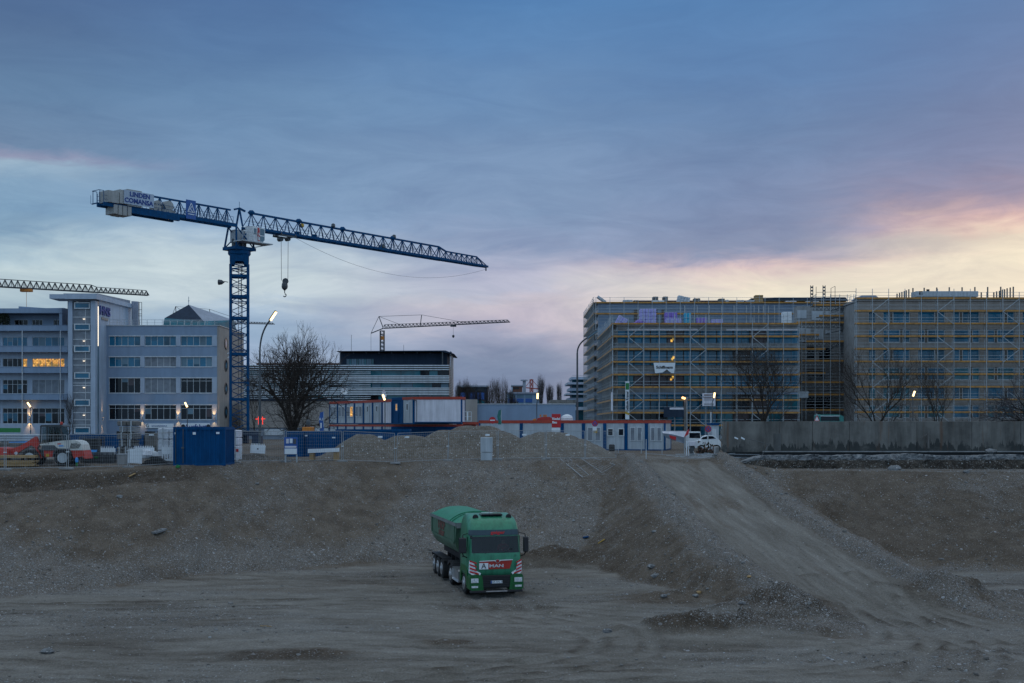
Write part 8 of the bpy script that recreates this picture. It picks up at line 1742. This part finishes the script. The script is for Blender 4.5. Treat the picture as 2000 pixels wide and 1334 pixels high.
# ================================================================ compact wheel loader at the left (faces left)
Yl_ = 71.2; ld = thing('wheel_loader', 'red and white compact wheel loader behind the fence at the left', 'loader', (PX(110, Yl_), Yl_, -.05))
paint('loader_white', (.62, .62, .58), .4, .15, 3, bump=0); paint('loader_red', (.50, .035, .02), .45, .2, 3, bump=0)
qy = lambda pts: [(PX(a, Yl_), PZ(b, Yl_)) for a, b in pts]
MB().prism(qy([(77, 868), (95, 864.5), (112, 861.5), (133, 859.5), (146, 859.8), (154, 862.5), (159, 868), (162, 879.5), (138, 879.5), (134, 876), (113, 876), (106, 869.5), (78, 869.8)]), 'y', Yl_, Yl_+1.3).build('engine_hood', 'loader_white', ld)
MB().prism(qy([(82, 869.5), (106, 869.8), (112, 876.2), (108, 880), (80, 879)]), 'y', Yl_+.03, Yl_+1.28).build('side_tank', 'steel_dark', ld)
MB().prism(qy([(137, 879.8), (162, 879.8), (165, 888), (167, 896), (163, 895), (161, 891), (144, 895)]), 'y', Yl_+.02, Yl_+1.3).build('counterweight', 'loader_red', ld)
for k in range(8): a = 136+k*2.4; MB().bar((PX(a, Yl_), Yl_-.012, PZ(876.5-k*.1, Yl_)), (PX(a+4.5, Yl_), Yl_-.012, PZ(866-(.5 if k < 5 else -1), Yl_)), .015, .03).build('vent_slot', 'black', ld)
MB().box(PX(112, Yl_), PX(119, Yl_), Yl_-.012, Yl_-.003, PZ(868, Yl_), PZ(866, Yl_)).build('red_lettering', 'sign_red', ld); MB().box(PX(115, Yl_), PX(124, Yl_), Yl_-.012, Yl_-.003, PZ(872, Yl_), PZ(869.6, Yl_)).build('blue_lettering', 'tarp_blue', ld); text('TL 70', .12, 'ink', ld, (PX(92, Yl_), Yl_-.01, PZ(866.4, Yl_)), ext=.003)
MB().prism(qy([(84, 880), (110, 880), (109, 893), (86, 893)]), 'y', Yl_+.1, Yl_+1.2).build('frame', 'loader_red', ld); MB().box(PX(88.5, Yl_), PX(95, Yl_), Yl_+.07, Yl_+.098, PZ(892, Yl_), PZ(886.5, Yl_)).build('yellow_plate', 'yellow_paint', ld)
cb3 = MB()
for (a, b, c_, d_) in ((79, 866, 80, 833), (105, 862, 105, 832), (122, 860, 117, 832), (92, 864, 92, 833)):
    for yy in (Yl_+.12, Yl_+1.2): cb3.bar((PX(a, yy), yy, PZ(b, Yl_)), (PX(c_, yy), yy, PZ(d_, Yl_)), .07)
cb3.prism(qy([(77, 833.5), (79, 830), (119, 829.5), (124, 833), (122, 834)]), 'y', Yl_+.05, Yl_+1.28); cabl = cb3.build('cab', 'frame_dark', ld)
for yy in (.16, 1.14): MB().prism(qy([(80, 866), (80.5, 834), (117, 833.5), (122, 860)]), 'y', Yl_+yy, Yl_+yy+.02).build('cab_glass', 'windshield', cabl)
MB().cham(PX(92, Yl_), PX(104, Yl_), Yl_+.4, Yl_+.9, PZ(862, Yl_), PZ(846, Yl_), .05).build('seat', 'black', cabl); MB().path([(PX(86, Yl_), Yl_+.65, PZ(864, Yl_)), (PX(89, Yl_), Yl_+.65, PZ(853, Yl_))], .03, 6).build('steering_column', 'black', cabl)
MB().lathe([(.07, 0), (.09, .03), (.09, .14), (.04, .18)], (PX(114, Yl_), Yl_+.5, PZ(829.5, Yl_)), n=12).build('beacon', 'loader_red', cabl); MB().path([(PX(122, Yl_), Yl_+.3, PZ(833, Yl_)), (PX(131, Yl_), Yl_+.3, PZ(843, Yl_)), (PX(133, Yl_), Yl_+.3, PZ(859, Yl_))], .025, 6).build('exhaust', 'steel_dark', ld)
def lw2(p, yy, nm): 
    c = (PX(p, Yl_), yy, .50-.05); w = MB().lathe([(.30, 0), (.47, 0), (.52, .06), (.52, .34), (.47, .4), (.30, .4)], c, 'y', 28).build('wheel', 'rubber', ld)
    MB().lathe([(.31, 0), (.29, .08), (.16, .05), (.1, .03), (.02, .03)], (c[0], c[1]-.02, c[2]), 'y', 20).build('rim', 'steel', w)
    for k in range(22): pass
lw2(123.5, Yl_-.12, 'w'); lw2(123.5, Yl_+1.0, 'w'); lw2(58, Yl_+.95, 'w'); lw2(58, Yl_-.05, 'w')
MB().prism(qy([(104, 893), (106, 882), (113, 876.5), (134, 876.5), (141, 884), (139, 885), (132, 879), (115, 879), (108, 885), (106, 893)]), 'y', Yl_-.15, Yl_+.3).build('fender', 'frame_dark', ld)
MB().prism(qy([(12, 884), (14, 879), (34, 871), (50, 862), (64, 852.5), (67, 853), (72, 868), (72, 874), (62, 874), (56, 869.5), (42, 877), (30, 885), (28, 888), (12, 888)]), 'y', Yl_+.35, Yl_+.55).build('lift_arm', 'loader_red', ld)
MB().lathe([(.10, 0), (.10, .04)], (PX(27, Yl_), Yl_+.3, PZ(885.5, Yl_)), 'y', 16).build('pivot_cap', 'frame_white', ld)
MB().prism(qy([(64, 872), (68, 872), (78, 895), (72, 896)]), 'y', Yl_+.3, Yl_+.5).build('arm_link', 'loader_red', ld); MB().bar((PX(50, Yl_), Yl_+.62, PZ(878, Yl_)), (PX(68, Yl_), Yl_+.62, PZ(882, Yl_)), .1).build('cylinder', 'alu', ld)
MB().prism(qy([(-6, 874), (14, 876), (16, 892), (-10, 893), (-18, 884)]), 'y', Yl_-.1, Yl_+1.5).build('bucket', 'loader_red', ld); MB().box(PX(60, Yl_), PX(86, Yl_), Yl_+.4, Yl_+.9, PZ(892, Yl_), PZ(878, Yl_)).build('front_frame', 'steel_dark', ld)
MB().path([(PX(74, Yl_), Yl_+.3, PZ(868, Yl_)), (PX(70, Yl_), Yl_+.25, PZ(876, Yl_)), (PX(78, Yl_), Yl_+.2, PZ(882, Yl_))], .03, 6).build('hose', 'black', ld)
